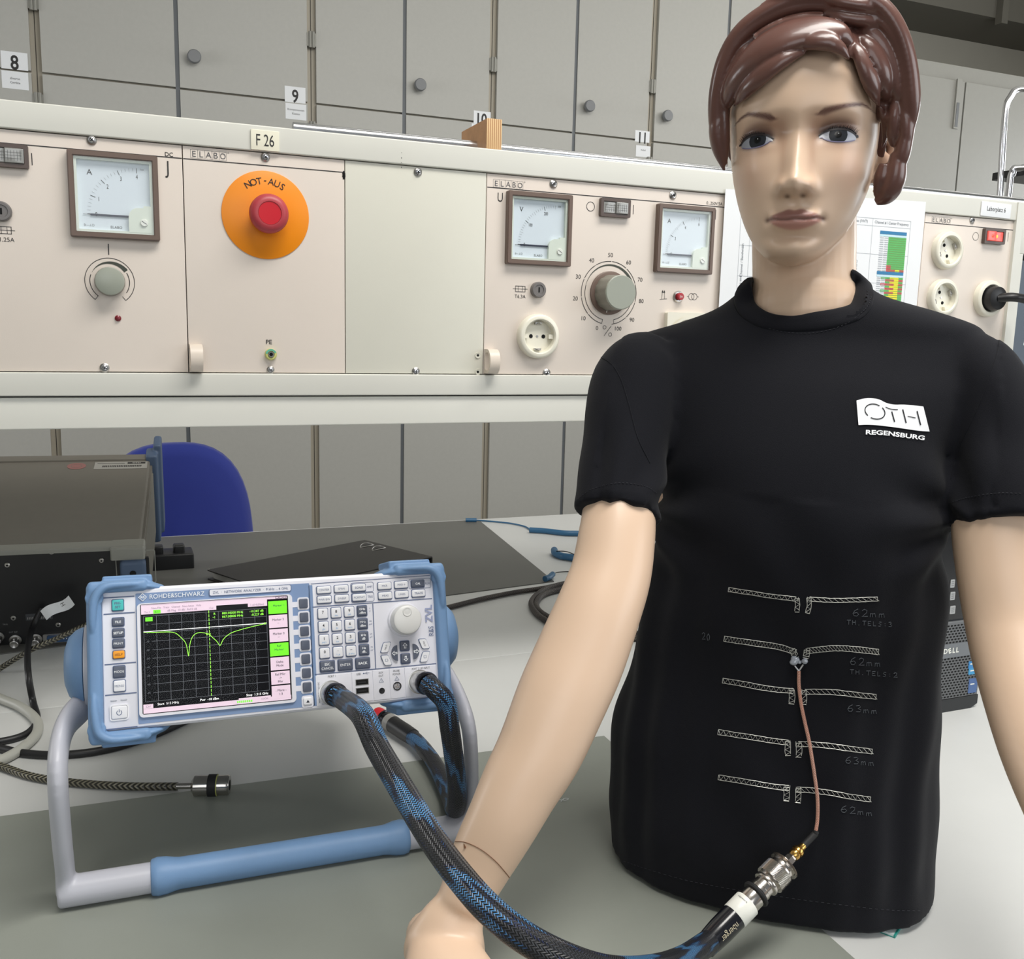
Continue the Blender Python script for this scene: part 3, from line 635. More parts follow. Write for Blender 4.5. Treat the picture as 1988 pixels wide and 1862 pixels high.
# --- power plug in that socket
P0 = Vector((UV5 + q3[0] - .004, -.0135, PZ + q3[1]))
t = thing('power_plug', 'black mains plug with its cable in the lower right socket', 'plug', Matrix.Translation(P0) @ Matrix.Rotation(math.pi / 2, 4, 'X'))
m = MB(); m.lathe([(0, -.011), (.0195, -.011), (.0205, -.004), (.0205, .006), (.019, .012), (.010, .016), (0, .017)], DARK, seg=40); m.build('plug_body', t)
m = MB(); m.tube(spline([(-.002, .0, .012), (.01, .002, .026), (.022, .001, .033), (.034, -.001, .037)], 4), [.009] * 4 + [.0095] * 4 + [.008] * 4 + [.007], DARK, 14, ry=.0075); g = m.build('strain_relief', t)
for i in range(4): x = .012 + i * .0055; r_ = MB(); r_.lathe([(.007, -.001), (.0098, -.001), (.0098, .001), (.007, .001)], DARK, 0.0, .029 + i * .0022, 16, axis='x', cz=x); 
m = MB(); m.tube(spline([(.03, -.001, .036), (.05, -.012, .04), (.062, -.045, .04), (.067, -.09, .035), (.07, -.2, .02), (.09, -.38, -.05), (.2, -.4745, -.1), (.45, -.4745, -.05)], 8), .0042, DARK, 12); m.build('cable', t)
m = flush(m, t); q = lu(1985, 620)
t = thing('cable_tag', 'small clear plastic tag tied to the mains cable at the right edge', 'tag', Matrix.Translation(P0) @ Matrix.Rotation(math.pi / 2, 4, 'X'))
m = MB(Matrix.Rotation(math.radians(-12), 4, 'Z')); m.rbox(.052, .082, -.068, -.035, .0385, .0392, mat('milky_plastic', (196, 204, 208), .25, coat=.5), r=.002); m.lathe([(0, .0392), (.0065, .0392), (.0065, .0396), (0, .0396)], mat('grey_blue_spot', (150, 160, 172), .4), .066, -.053, 20); m.build('tag', t)
# --- plates and stickers on the frame
def plate(name, label, px, py, w_, h_, txt, size, mt, cat='label', font=.8, out=.0045, rot=0.):
    q = uv(px, py, out)
    t = thing(name, label, cat, MP(q[0], q[1], out) @ Matrix.Rotation(math.radians(rot), 4, 'Z'))
    m = MB(); m.rbox(-w_ / 2, w_ / 2, -h_ / 2, h_ / 2, 0, .0014, mt, r=.001, e=.0004); m.build('plate', t)
    m = MB(); m.text(txt, size, 0, 0, .0017, BLACKINK, sx=font); m.build('printed_text', t)
plate('sign_plate', 'small cream plate reading F 26 on the console rail', 514.5, 273, .0335, .0235, 'F 26', .0195, mat('cream_sticker', (232, 228, 208), .35), 'sign', .66)
plate('name_sticker', 'white sticker reading Laborplatz 6 at the right end of the console', 1933, 408, .068, .0235, 'Laborplatz 6', .0105, PAPER, 'sticker', .82, rot=-1)
# --- paper chart
p0, p1 = uv(1408, 367, .006), uv(1797, 392, .006)
Wc = p1[0] - p0[0]; Hc_ = .297 * 1.0
t = thing('paper_chart', 'white printed chart with green, red and yellow tables taped to the console behind the mannequin', 'poster', MP(p0[0], p1[1], .0065))
yt = [p0[1] - p1[1], 0.0]
m = MB(); P = [(0.0, -Hc_), (Wc, -Hc_), (Wc, 0), (0, yt[0])]; m.prism(P, 0, .0004, PAPER); m.build('paper', t)
m = MB(); z = .0007; LG = mat('light_grey_print', (176, 180, 186), .6); TX = mat('chart_text', (120, 124, 132), .6)
cu = lambda px, py: (lambda q: (q[0] - p0[0], q[1] - p1[1]))(uv(px, py, .0065))
TLc, TRc = cu(1665, 418), cu(1768, 430)
xs = [.030, .048, .13, TRc[0] - .078, TRc[0]]
ytop = TRc[1]
for x in xs: m.line(x, ytop, x, -Hc_ + .01, .0005, z, LG)
for yy in (ytop, ytop - .0115, ytop - .055, ytop - .1, ytop - .145, ytop - .19, ytop - .235): m.line(xs[0], yy, xs[-1], yy, .0005, z, LG)
m.text('Channel # / Center Frequency', .0062, (xs[3] + xs[4]) / 2, ytop - .006, z, TX, maxw=.07); m.text('802.11ac (VHT)', .0062, xs[3] - .03, ytop - .006, z, TX)
for i, s_ in enumerate(('Channel / Bandwidth', 'Spectral Shape and\nEmission Mask', 'Packet\nInformation')):
    for j, l in enumerate(s_.split('\n')): m.text(l, .0058, xs[0] + .006 + j * .0065, ytop - .077 + -.045 * i, z, TX, rot=90)
for i in range(3): m.ringprism(rrect(xs[3] - .05, xs[3] - .025, ytop - .07 - i * .006, ytop - .066 - i * .006, 0), rrect(xs[3] - .0495, xs[3] - .0255, ytop - .0697 - i * .006, ytop - .0663 - i * .006, 0), z - .0001, z, TX)
m.build('printed_grid', t)
GR, RDc, YL, BLc = mat('chart_green', (92, 186, 98), .6), mat('chart_red', (206, 70, 84), .6), mat('chart_yellow', (244, 234, 40), .6), mat('chart_blue', (48, 122, 168), .6)
def table(x0, y0, w_, rows, hh, fn):
    m = MB(); m.flat([(x0, y0 - .005), (x0 + w_, y0 - .005), (x0 + w_, y0), (x0, y0)], z + .0001, BLc)
    m.flat([(x0, y0 - .0085), (x0 + w_, y0 - .0085), (x0 + w_, y0 - .0055), (x0, y0 - .0055)], z + .0001, mat('chart_pale_blue', (196, 226, 238), .6))
    y = y0 - .009; n = 6; cw = w_ / n
    for r in range(rows):
        for c in range(n):
            k = fn(r, c)
            if k: m.flat([(x0 + c * cw, y - hh * .93), (x0 + (c + 1) * cw, y - hh * .93), (x0 + (c + 1) * cw, y), (x0 + c * cw, y)], z + .0001, k)
        for c in (0, 1): m.line(x0 + c * cw + .0008, y - hh / 2, x0 + (c + 1) * cw - .0008, y - hh / 2, hh * .3, z + .0002, LG)
        if r % 1 == 0: m.line(x0 + 2.2 * cw, y - hh / 2, x0 + w_ - .001, y - hh / 2, hh * .22, z + .0002, mat('chart_dim', (110, 140, 80), .6))
        y -= hh
    return m.build('colour_table', t)
tx = TRc[0] - .0615
table(tx, ytop - .018, .055, 16, .0034, lambda r, c: None if c < 2 else (RDc if (r >= 13 and c == 2) or (r == 15 and c != 4) else YL if r == 15 else GR))
table(tx, ytop - .081, .055, 30, .0033, lambda r, c: None if (c < 1 or (c < 2 and r % 3)) and r < 22 or c < 1 else ((RDc if r % 2 == 1 and r < 9 and c != 4 else YL if r < 9 and c in (3, 4) else GR if r < 9 else RDc if (c == 5 and 15 < r < 23) or (c == 1 and 17 < r < 21) or (c == 4 and r > 22) else GR if c == 5 or (r > 22 and c == 1) else YL) if c > 0 else None))
# ================================================================== network analyzer
AO = Vector((.1289, -.3441, .9357))
AX = Vector((.9990, -.039, -.0070)).normalized(); AU = Vector((.018, .2923, .9562)); AU = (AU - AX * AU.dot(AX)).normalized(); AN = AX.cross(AU)
AM = Matrix((AX, AU, AN)).transposed().to_4x4(); AM.translation = AO; AI = AM.inverted()
def al(px, py, c=0.0):
    """point where the sight line of a pixel meets the analyzer's plane at height c (local metres)"""
    r = ray(px, py); P = AO + AN * c; return AI @ (CAM + r * ((P - CAM).dot(AN) / r.dot(AN)))
BLUE = mat('steel_blue_plastic', (112, 146, 186), .5, var=.03, vs=40, bump=.08, bs=1500)
FRONT = mat('analyzer_white_plastic', (226, 226, 234), .38)
SKY = mat('blue_front_print', (122, 146, 184), .42)
LINEB = mat('slate_blue_print', (92, 106, 138), .5)
KEYD = mat('slate_key', (86, 92, 108), .4); KEYL = mat('light_key', (232, 232, 236), .35)
WINK = mat('white_print', (240, 242, 244), .5); BINK = mat('pale_blue_print', (120, 170, 214), .5)
na = thing('network_analyzer', 'white and blue network analyzer with lit screen, propped on its handle on the grey-green mat', 'measuring instrument', AM)
m = MB(); m.rbox(-.030, .276, -.012, .112, -.345, -.012, mat('analyzer_case', (196, 198, 204), .45), r=.004, eb=.003); m.build('case', na)
m = MB()
for x in (.0, .235): m.rbox(x, x + .02, -.030, -.012, -.335, -.31, BLUE, r=.003)
m.build('rear_foot', na)
m = MB(); m.rbox(-.0345, .2815, -.0135, .1155, -.02, -.003, FRONT, r=.004, e=.003); m.rbox(-.0335, .2800, -.0115, .1135, -.003, 0, FRONT, r=.003, e=.001); fr = m.build('front_frame', na)
z = .0003
m = MB(); m.flat(rrect(-.0046, .1548, -.0088, .1098, .0012), z, SKY)
m.flat([(.1535, -.0088), (.1575, -.0088), (.1575, .1078), (.1535, .1078)], z, SKY)
for y in (.1075, .0926, .0471, .0197, -.0107): m.line(-.0320, y, -.0054, y, .0011, z, LINEB)
m.build('front_print', fr)
m = MB(); L_ = lambda *a: m.line(*a[:4], a[4] if len(a) > 4 else .0007, z, LINEB)
L_(.1560, .1090, .2775, .1103, .0006); L_(.1565, .0862, .278, .0866, .0009); L_(.2165, .0855, .2160, .0212, .0009); L_(.1560, .0211, .2782, .0207, .0009)
for (x0, x1, y0, y1) in ((.195, .2183, .0976, .1075), (.195, .2183, .0878, .0972), (.2545, .2778, .0976, .1077)):
    m.ringprism(rrect(x0, x1, y0, y1, .002), rrect(x0 + .0004, x1 - .0004, y0 + .0004, y1 - .0004, .0016), z - .0001, z, LINEB)
for s_, x, y in (('AMPT', .2143, .1025), ('TRIG', .2143, .0927), ('RUN', .2740, .1023)): m.text(s_, .0032, x, y, z, LINEB, sx=.75)
for i, (a, c) in enumerate((('s', 'V'), ('ms', 'mV'), ('µs', 'µV'), ('ns', 'nV'))): m.text(a, .0024, .2132, .0812 - .0128 * i, z, LINEB); m.text(c, .0024, .2132, .0782 - .0128 * i, z, LINEB)
for s_, x, y, sz in (('PORT 1', .1722, .0179, .0030), ('USB', .1985, .0176, .0030), ('AUX', .2208, .0170, .0028), ('OUT', .2208, .0138, .0028), ('PROBE', .2366, .0172, .0028), ('POWER', .2366, .0141, .0028), ('PORT 2 | RF INPUT', .2618, .0172, .0028)): m.text(s_, sz, x, y, .0009, mat('grey_print', (90, 90, 92), .6), sx=.8)
z = .0009
m.text('R&S', .0075, .2748, .0540, z, LINEB, rot=90, sx=.8); m.text('ZVL', .0105, .2735, .0715, z, mat('pale_violet_print', (150, 158, 190), .5), rot=90, sx=.95, bold=.02)
m.text('MAX +27 dBm / 30 V DC', .0021, .1592, .0035, z, mat('grey_print', (90, 90, 92), .6), rot=90, sx=.9)
for x, y in ((.2208, .0088), (.2366, .0092), (.1640, -.0068)):
    for a in range(3): A_, B_ = math.radians(90 + 120 * a), math.radians(210 + 120 * a); m.line(x + .0026 * math.cos(A_), y + .0026 * math.sin(A_), x + .0026 * math.cos(B_), y + .0026 * math.sin(B_), .0003, z, LINEB)
    m.text('!', .0024, x, y, z, LINEB)
m.line(.2035, .0178, .2095, .0178, .0003, z, LINEB); m.arc(.2035, .0178, 0, .0006, 0, 360, z, LINEB, 10); m.line(.2055, .0178, .207, .0192, .0003, z, LINEB); m.line(.2055, .0178, .2075, .0165, .0003, z, LINEB)
m.build('printed_legend', fr)
m = MB(); 
for x0, x1 in ((.1565, .1910), (.1918, .2118), (.2126, .2288), (.2296, .2442), (.2450, .2776)): m.rbox(x0, x1, -.0095, .0195, 0, .0006, FRONT, e=.0003)
m.build('port_plate', fr)
# logo bar
m = MB(); m.rbox(.0605, .1370, .1030, .1097, z, z + .0004, FRONT, r=.0018); m.ringprism(rrect(.0605, .1370, .1030, .1097, .0018), rrect(.0610, .1365, .1035, .1092, .0015), z, z + .0005, LINEB); m.text('ZVL  ·  NETWORK ANALYZER  ·  9 kHz ... 6 GHz', .0034, .0988, .1063, z + .0007, LINEB, maxw=.070); m.build('title_plate', fr)
m = MB(); m.text('ROHDE&SCHWARZ', .0058, .0320, .1061, z + .0003, WINK, maxw=.0485, bold=.035, sx=1.3)
x, y = .0016, .1060; m.add([(x - .0038, y, z + .0002), (x, y - .0038, z + .0002), (x + .0038, y, z + .0002), (x, y + .0038, z + .0002)], [[0, 1, 2, 3]], WINK); m.add([(x - .0031, y, z + .0003), (x, y - .0031, z + .0003), (x + .0031, y, z + .0003), (x, y + .0031, z + .0003)], [[0, 1, 2, 3]], SKY); m.text('R/S', .0026, x, y, z + .0004, WINK, bold=.03); m.build('logo', fr)
# screen
m = MB(); m.ringprism(rrect(-.0036, .1373, -.0032, .1003, .004), rrect(-.0008, .1333, -.0008, .1002 - .0008, .0015), 0, .0022, FRONT); bz = m.build('screen_bezel', na)
m = MB(); m.box(-.0012, .1337, -.0012, .0998, .0001, .0008, DARK); m.build('screen_border', bz)
SB = mat('screen_black', (12, 12, 16), .5, spec=.1, emit=.25); SG = mat('screen_grid', (105, 108, 116), .4, emit=.3); SP = mat('screen_pink', (228, 204, 220), .4, emit=.28); SGR = mat('screen_green', (110, 235, 30), .4, emit=.5); SGL = mat('screen_trace', (150, 240, 70), .4, emit=.9); SW = mat('screen_white', (235, 235, 235), .4, emit=.8); SD = mat('screen_ink', (60, 50, 70), .4, emit=.1); SPG = mat('screen_greyink', (150, 130, 150), .4, emit=.2)
m = MB(); m.rbox(0, .1325, 0, .0990, .0008, .0011, SB); sc = m.build('display', na)
m = MB(); zz = .0013
def rf(x0, x1, y0, y1, mm, dz=0.): m.flat([(x0, y0), (x1, y0), (x1, y1), (x0, y1)], zz + dz, mm)
rf(.0, .1325, .0965, .0990, SP); rf(0, .0935, .0938, .0965, SP); rf(.0, .0665, .0900, .0938, SP); rf(.0935, .1135, .0938, .0965, SP); rf(.0955, .1135, .0905, .0938, SP)
rf(.0, .1325, .0, .0042, SP); rf(.0, .0085, .0043, .0082, SP); rf(.084, .1135, .0042, .0055, SP)
for i in range(8): rf(.0825 + i * .0018, .0837 + i * .0018, .0012, .0032, SGR, .0001)
for i in range(7):
    y1 = .0945 - i * .01345; y0 = y1 - .0122; rf(.1145, .1320, y0, y1, SGR if i in (0, 3) else SP, .0001)
for i, s_ in enumerate(('- Marker 1\n...', 'Marker 2\n...', 'Marker 3\n...', 'Ref\nMarker\n...', 'Delta\nMode', 'Ref Mkr\n->\nMkr', '- More -\n1/3')):
    ls = s_.split('\n'); yc = .0945 - i * .01345 - .0061
    for j, l in enumerate(ls): m.text(l, .0030, .1232, yc + .0034 * ((len(ls) - 1) / 2 - j), zz + .0003, SD, maxw=.0155)
rf(.0106, .0170, .0902, .0936, SGR, .0001); m.text('S11', .0027, .0138, .0919, zz + .0003, SD)
m.text('Trc1', .0026, .005, .0919, zz + .0003, SPG); m.text('dB Mag  10 dB/  Ref 0 dB', .0026, .036, .0919, zz + .0003, SPG, maxw=.034); m.text('Cal', .0026, .062, .0919, zz + .0003, SPG)
m.text('Nwa-File   Trace   Channel   Nwa-Setup   Help', .0023, .031, .0951, zz + .0003, SPG, maxw=.052); m.text('1 of 4 (Max)', .0026, .1042, .0921, zz + .0003, SPG)
for i in range(3): m.ringprism(rrect(.1215 + i * .0036, .1246 + i * .0036, .0968, .0987, 0), rrect(.1218 + i * .0036, .1243 + i * .0036, .0971, .0984, 0), zz, zz + .0002, SD)
gx0, gx1, gy0, gy1 = .0020, .1125, .0105, .0883
for i in range(11): x = gx0 + (gx1 - gx0) * i / 10; m.line(x, gy0, x, gy1, .00030, zz, SG)
for i in range(11): y = gy0 + (gy1 - gy0) * i / 10; m.line(gx0 + (.007 if 0 < i < 10 else 0), y, gx1, y, .00030, zz, SG)
for i, l in enumerate(('10', '0', '-10', '-20', '-30', '-40', '-50', '-60', '-70')): m.text(l, .0022, .0050, gy1 - (gy1 - gy0) * (i + 1) / 10 - .0, zz + .0001, SG)
rf(.0035, .0098, .0835, .0872, SGR, .0001); m.text('S11', .0028, .0067, .0854, zz + .0003, SD)
m.line(.0017, .0741, .1124, .0741, .0006, zz + .0001, SW)
tr = [(.0017, .0737), (.010, .0730), (.018, .0727), (.025, .0722), (.030, .0705), (.0350, .0655), (.0381, .0610), (.0395, .0545), (.0404, .0488), (.0413, .0560), (.0425, .0620), (.0445, .0665), (.0475, .0690), (.0511, .0697), (.0560, .0688), (.0595, .0672), (.0620, .0645), (.0660, .0603), (.0687, .0562), (.0712, .0605), (.0740, .0638), (.0797, .0673), (.0893, .0698), (.1000, .0718), (.1124, .0738)]
S_ = spline([(a, c, 0) for a, c in tr], 5)
for a, c in zip(S_[:-1], S_[1:]): m.line(a[0], a[1] + random.uniform(-1, 1) * 2e-5, c[0], c[1], .00048, zz + .0002, SGL)
for i in range(22): y = .0105 + i * .00365; m.line(.0596, y, .0596, y + .0025, .00048, zz + .0002, SGL)
m.flat([(.1124, .0738), (.1104, .0748), (.1104, .0728)], zz + .0003, SGL)
for dx in (-.0018, .0006): m.flat([(.0592 + dx - .001, .0682), (.0592 + dx + .001, .0682), (.0592 + dx, .0664)], zz + .0003, SGL)
m.text('1', .0026, .0575, .0702, zz + .0003, SW)
for s_, x, y in (('R', .0648, .0862), ('•1', .0640, .0830), ('880.50000 MHz', .0812, .0862), ('867.00000 MHz', .0812, .0830), ('-10.287 dB', .1033, .0862), ('-8.227 dB', .1040, .0830)): m.text(s_, .0030, x, y, zz + .0003, SGL, maxw=.0215 if len(s_) > 10 else .0145 if len(s_) > 3 else 9)
for s_, x, w_ in (('Start  515 MHz', .0215, .0215), ('Pwr  -10 dBm', .0578, .019), ('Stop  1.215 GHz', .1012, .0225)): m.text(s_, .0030, x, .0075, zz + .0003, SW, maxw=w_, bold=.01)
m.text('Ch1', .0026, .0042, .0063, zz + .0003, SPG); m.text('LOCAL', .0021, .108, .0031, zz + .0003, SPG)
m.build('screen_content', sc)
m = MB(); m.flat([(0, 0), (.1325, 0), (.1325, .099), (0, .099)], .0019, glass_mat('screen_glass', (255, 255, 255), .005)); m.build('screen_glass', sc)
# keys
def key(x, y, w_, h_, mt, lines, ink, size=.0033, h=.0022, bl=None, name='key', r=.0014):
    m = MB(); m.rbox(x - w_ / 2 - .0006, x + w_ / 2 + .0006, y - h_ / 2 - .0009, y + h_ / 2 + .0006, 0, .0005, LINEB, r=r)
    m.rbox(x - w_ / 2, x + w_ / 2, y - h_ / 2, y + h_ / 2, .0004, h, mt, r=r, e=.0007)
    n = len(lines)
    for i, l in enumerate(lines): m.text(l, size, x, y + size * 1.15 * ((n - 1) / 2 - i) + (.0012 if bl else 0), h + .0001, ink, maxw=w_ * .84, bold=.02)
    if bl: m.text(bl, .0024, x, y - .0026, h + .0001, BINK, maxw=w_ * .7)
    return m.build(name, na)
for y, s_, mt, ink, hh in ((.1002, ['PRE-', 'SET'], mat('turquoise_key', (74, 190, 186), .4), LINEB, .0098), (.0849, ['FILE'], KEYD, WINK, .0074), (.0749, ['SETUP'], KEYD, WINK, .0074), (.0653, ['PRINT'], KEYD, WINK, .0074), (.0553, ['HELP'], mat('orange_key', (244, 160, 30), .4), mat('brown_print', (150, 90, 20), .5), .0068), (.0399, ['MODE'], KEYD, WINK, .0102), (.0271, ['MENU'], KEYL, LINEB, .0098)): key(-.0198, y, .0098, hh, mt, s_, ink, .0030)
for x in (-.0248, -.0163): m = MB(); m.rbox(x - .0027, x + .0027, .0138, .0154, 0, .0006, mat('lens_grey', (190, 192, 200), .2), r=.0008, e=.0003); m.build('status_lamp', na)
m = MB(); m.ringprism(rrect(-.0285, -.0123, -.0036, .0106, .0026), rrect(-.0274, -.0134, -.0026, .0096, .0018), 0, .0010, KEYL); m.rbox(-.0270, -.0138, -.0022, .0092, 0, .0018, KEYL, r=.0015, e=.0008)
m.arc(-.0204, .0034, .0019, .0024, 125, 415, .0020, LINEB, 24); m.line(-.0204, .0036, -.0204, .0064, .0006, .0020, LINEB); m.build('power_button', na)
for i in range(7):
    y = .0904 - i * .01342
    m = MB(); m.rbox(.1423, .1535, y - .0062, y + .0060, .0002, .0007, FRONT, r=.0022); m.rbox(.1372, .1430, y - .0032, y + .0020, .0002, .0006, FRONT); m.build('key_surround', na)
    key(.1480, y, .0083, .0092, KEYD, [], WINK, name='soft_key')
m = MB(); m.rbox(.1423, .1535, -.0094, .0018, .0002, .0007, FRONT, r=.0022); m.build('key_surround', na)
k = key(.1480, -.0035, .0084, .0070, KEYL, ['▲'], BLACKINK)
m = MB(); m.flat([(.1465, -.0045), (.1495, -.0045), (.1480, -.0022)], .0023, LINEB); m.build('arrow_mark', k)
for x, y, s_, d in ((.1684, .1025, 'CENTER', 0), (.1856, .1026, 'SPAN', 0), (.2030, .1026, 'SCALE', 0), (.2292, .1027, 'MKR', 0), (.2464, .1029, 'MKR→', 0), (.2637, .1029, 'CAL', 1), (.1684, .0930, 'PWR BW', 0), (.1857, .0930, 'SWEEP', 0), (.2030, .0929, 'FORMAT', 0), (.2293, .0929, 'MEAS', 0), (.2464, .0932, 'LINES', 0), (.2638, .0931, 'TRACE', 0)):
    key(x, y - .0002, .0136, .0068, KEYD if d else KEYL, [s_], WINK if d else LINEB, .0028)
for r, row in enumerate((('7', '8', '9'), ('4', '5', '6'), ('1', '2', '3'), ('0', '.', '−'))):
    for c, s_ in enumerate(row): key(.1663 + c * .01298, .0792 - r * .0128, .0095, .0098, KEYL, [s_], BLACKINK, .0038, bl={'8': 'abc', '9': 'def', '4': 'ghi', '5': 'jkl', '6': 'mno', '1': 'pqrs', '2': 'tuv', '3': 'wxyz', '0': '⎵', '.': '*_#', '−': 'A↔a', '7': ' '}[s_])
for r, (a, c) in enumerate((('GHz', '-dBm'), ('MHz', 'dBm'), ('kHz', 'dB'), ('Hz', 'dB..'))): key(.2052, .0792 - r * .0128, .0095, .0098, KEYD, [a, c], WINK, .0031)
for x, s_ in ((.1684, ['ESC', 'CANCEL']), (.1859, ['ENTER']), (.2032, ['BACK'])): key(x, .0279, .0140, .0100, KEYD, s_, WINK, .0034)
m = MB(); m.lathe([(0, 0), (.0172, 0), (.0172, .0008), (.0160, .0022), (0, .0022)], FRONT, .2478, .0672, 56); m.lathe([(0, .002), (.0150, .002), (.0150, .0115), (.0138, .0150), (.0115, .0162), (0, .0162)], mat('dial_white', (222, 222, 220), .35), .2478, .0672, 56)
dk = m.build('rotary_dial', na); m = MB(); m.lathe([(0, .0166), (.0038, .0164), (.0048, .0162), (.0042, .0168), (.002, .0163), (0, .0160)], mat('dial_white', (222, 222, 220), .35), .2474, .0750, 28); m.build('finger_dimple', dk)
for x, y, a in ((.2465, .0413, 90), (.2466, .0286, -90)):
    k = key(x, y, .0092, .0092, KEYD, [], WINK); m = MB(Matrix.Translation((x, y, .0024)) @ Matrix.Rotation(math.radians(a), 4, 'Z'))
    m.flat([(-.0026, -.0011), (.0002, -.0011), (.0002, -.0026), (.003, 0), (.0002, .0026), (.0002, .0011), (-.0026, .0011)], 0, WINK); m.flat([(-.0019, -.0005), (.0006, -.0005), (.0006, -.0013), (.0022, 0), (.0006, .0013), (.0006, .0005), (-.0019, .0005)], .0001, KEYD); m.build('arrow_mark', k)
for x, sgn in ((.2356, -1), (.2578, 1)):
    y = .0348; P = [(x - sgn * .0032, y + .0076 * s) for s in (-1, 1)][::sgn]; n = 10
    A_ = [(x - sgn * .003 + sgn * .0062 * math.cos(t), y + .0078 * math.sin(t)) for t in np.linspace(-math.pi / 2, math.pi / 2, n)]
    if sgn < 0: A_ = A_[::-1]
    m = MB(); m.prism(A_, 0, .0022, KEYD); k = m.build('key', na)
    m = MB(Matrix.Translation((x, y, .0024)) @ Matrix.Rotation(0 if sgn > 0 else math.pi, 4, 'Z')); m.flat([(-.0026, -.0011), (.0002, -.0011), (.0002, -.0026), (.003, 0), (.0002, .0026), (.0002, .0011), (-.0026, .0011)], 0, WINK); m.flat([(-.0019, -.0005), (.0006, -.0005), (.0006, -.0013), (.0022, 0), (.0006, .0013), (.0006, .0005), (-.0019, .0005)], .0001, KEYD); m.build('arrow_mark', k)
for x, y, sh, s_ in ((.2270, .0413, .0016, 'FIELD'), (.2666, .0416, -.0016, 'FIELD'), (.2270, .0286, -.0016, '☑'), (.2666, .0286, .0016, '❐')):
    P = [(a + sh * (c / .0045), c) for a, c in rrect(-.0036, .0036, -.0048, .0048, .0015)]
    m = MB(Matrix.Translation((x, y, 0))); m.prism([(a * 1.15, c * 1.12) for a, c in P], 0, .0005, LINEB); m.prism(P, .0005, .0020, KEYL)
    if s_ == 'FIELD': m.text(s_, .0022, 0, 0, .0021, BLACKINK, rot=70 if sh > 0 else -70)
    else: m.ringprism(rrect(-.0014, .0014, -.0012, .0014, 0), rrect(-.0011, .0011, -.0009, .0011, 0), .002, .0021, LINEB)
    m.build('key', na)
# ports
def port(x, y):
    m = MB(); m.lathe([(0, 0), (.0120, 0), (.0120, .0010), (.0108, .0012), (.0104, .0040), (0, .004)], STEEL, x, y, 40); m.lathe([(0, .003), (.0086, .003), (.0086, .014), (.0, .014)], STEEL, x, y, 32); return m.build('test_port', na)
PT1, PT2 = (.1708, .0020), (.2598, .0042)
port(*PT1); port(*PT2)
for y in (.0096, .0013):
    m = MB(); m.ringprism(rrect(.1950, .2082, y - .0032, y + .0030, .0003), rrect(.1956, .2076, y - .0026, y + .0024, .0002), 0, .0009, STEEL); m.flat([(.1955, y - .0027), (.2077, y - .0027), (.2077, y + .0025), (.1955, y + .0025)], .0007, HOLE); m.box(.1975, .2055, y - .0012, y + .0004, .0007, .0012, DARK); m.build('usb_socket', na)
m = MB(); m.lathe([(0, 0), (.0046, 0), (.0046, .0008), (0, .0008)], FRONT, .2209, -.0008, 28); m.lathe([(0, .0008), (.0029, .0008), (.0029, .0013), (.0019, .0013), (0, .001)], DARK, .2209, -.0008, 24); m.build('audio_socket', na)
m = MB(); m.lathe([(0, 0), (.0042, 0), (.0042, .0012), (.0034, .0012), (.0032, .0006), (0, .0006)], DARK, .2366, .0022, 28)
for dx, dy in ((-.0012, -.0008), (.0012, -.0008), (0, .0012)): m.lathe([(0, .0006), (.0004, .0006), (.0004, .0014), (0, .0014)], mat('gold_metal', (212, 170, 96), .25, 1.), .2366 + dx, .0022 + dy, 8)
m.build('probe_socket', na)
# bumpers
def bumper(sgn):
    X = lambda a: a if sgn > 0 else .2460 - a           # mirror about the case centre
    m = MB()
    def bx(x0, x1, y0, y1, z0, z1, r, e): a, c = sorted((X(x0), X(x1))); m.rbox(a, c, y0, y1, z0, z1, BLUE, r=r, e=e, eb=e)
    bx(-.0465, -.0335, -.0220, .1215, -.058, .0065, .005, .005)
    bx(-.0455, .006, .1120, .1228, -.058, .0060, .004, .004)
    bx(-.0455, .006, -.0235, -.0125, -.058, .0060, .004, .004)
    bx(-.0330, .010, .1200, .1275, -.056, -.004, .0015, .001); bx(-.0360, .010, -.0275, -.020, -.056, -.006, .0015, .001)
    # tapering tongues
    for yb, s_ in ((.1165, 1), (-.0175, -1)): m.tube([(X(.000), yb, -.020), (X(.010), yb - s_ * .0008, -.02), (X(.018), yb - s_ * .002, -.019), (X(.0235), yb - s_ * .004, -.018)], [.0055, .0050, .0032, .0006], BLUE, 20, ry=[.026, .024, .018, .006], ref=(0, 1, 0))
    # corner bulges
    for cy in (.108, -.010): m.tube([(X(-.0395), cy, -.056), (X(-.0395), cy, .005)], [.0085, .0078], BLUE, 20)
    # raised lips
    m.tube(spline([(X(.004), .1192, .0045), (X(-.015), .1195, .0075), (X(-.032), .1175, .009), (X(-.0395), .110, .009), (X(-.0415), .095, .0085), (X(-.0418), .080, .0065), (X(-.0418), .071, .003)], 5), [.0010] + [.0024] * 3 + [.0036] * 22 + [.003] * 3 + [.0018, .0008], BLUE, 12) if False else None
    for pts in ([(.006, .1180, .003), (-.012, .1185, .0065), (-.030, .1170, .0085), (-.0385, .108, .0085), (-.0410, .094, .0075), (-.0412, .080, .0055), (-.0410, .070, .002)], [(.006, -.0195, .003), (-.012, -.0200, .0065), (-.028, -.0190, .0085), (-.0375, -.012, .0085), (-.0405, .004, .0075), (-.0412, .018, .0055), (-.0410, .030, .002)]):
        S = spline([(X(a), c, d) for a, c, d in pts], 5); n = len(S); m.tube(S, [.0006 + .0034 * math.sin(math.pi * min(1, max(0, (i + .6) / n))) ** .6 for i in range(n)], BLUE, 12)
    V, F = remesh(m, .0010, 3, .6)
    o = raw_obj('bumper', V, F, BLUE, na); 
    return o
bumper(1); bumper(-1)
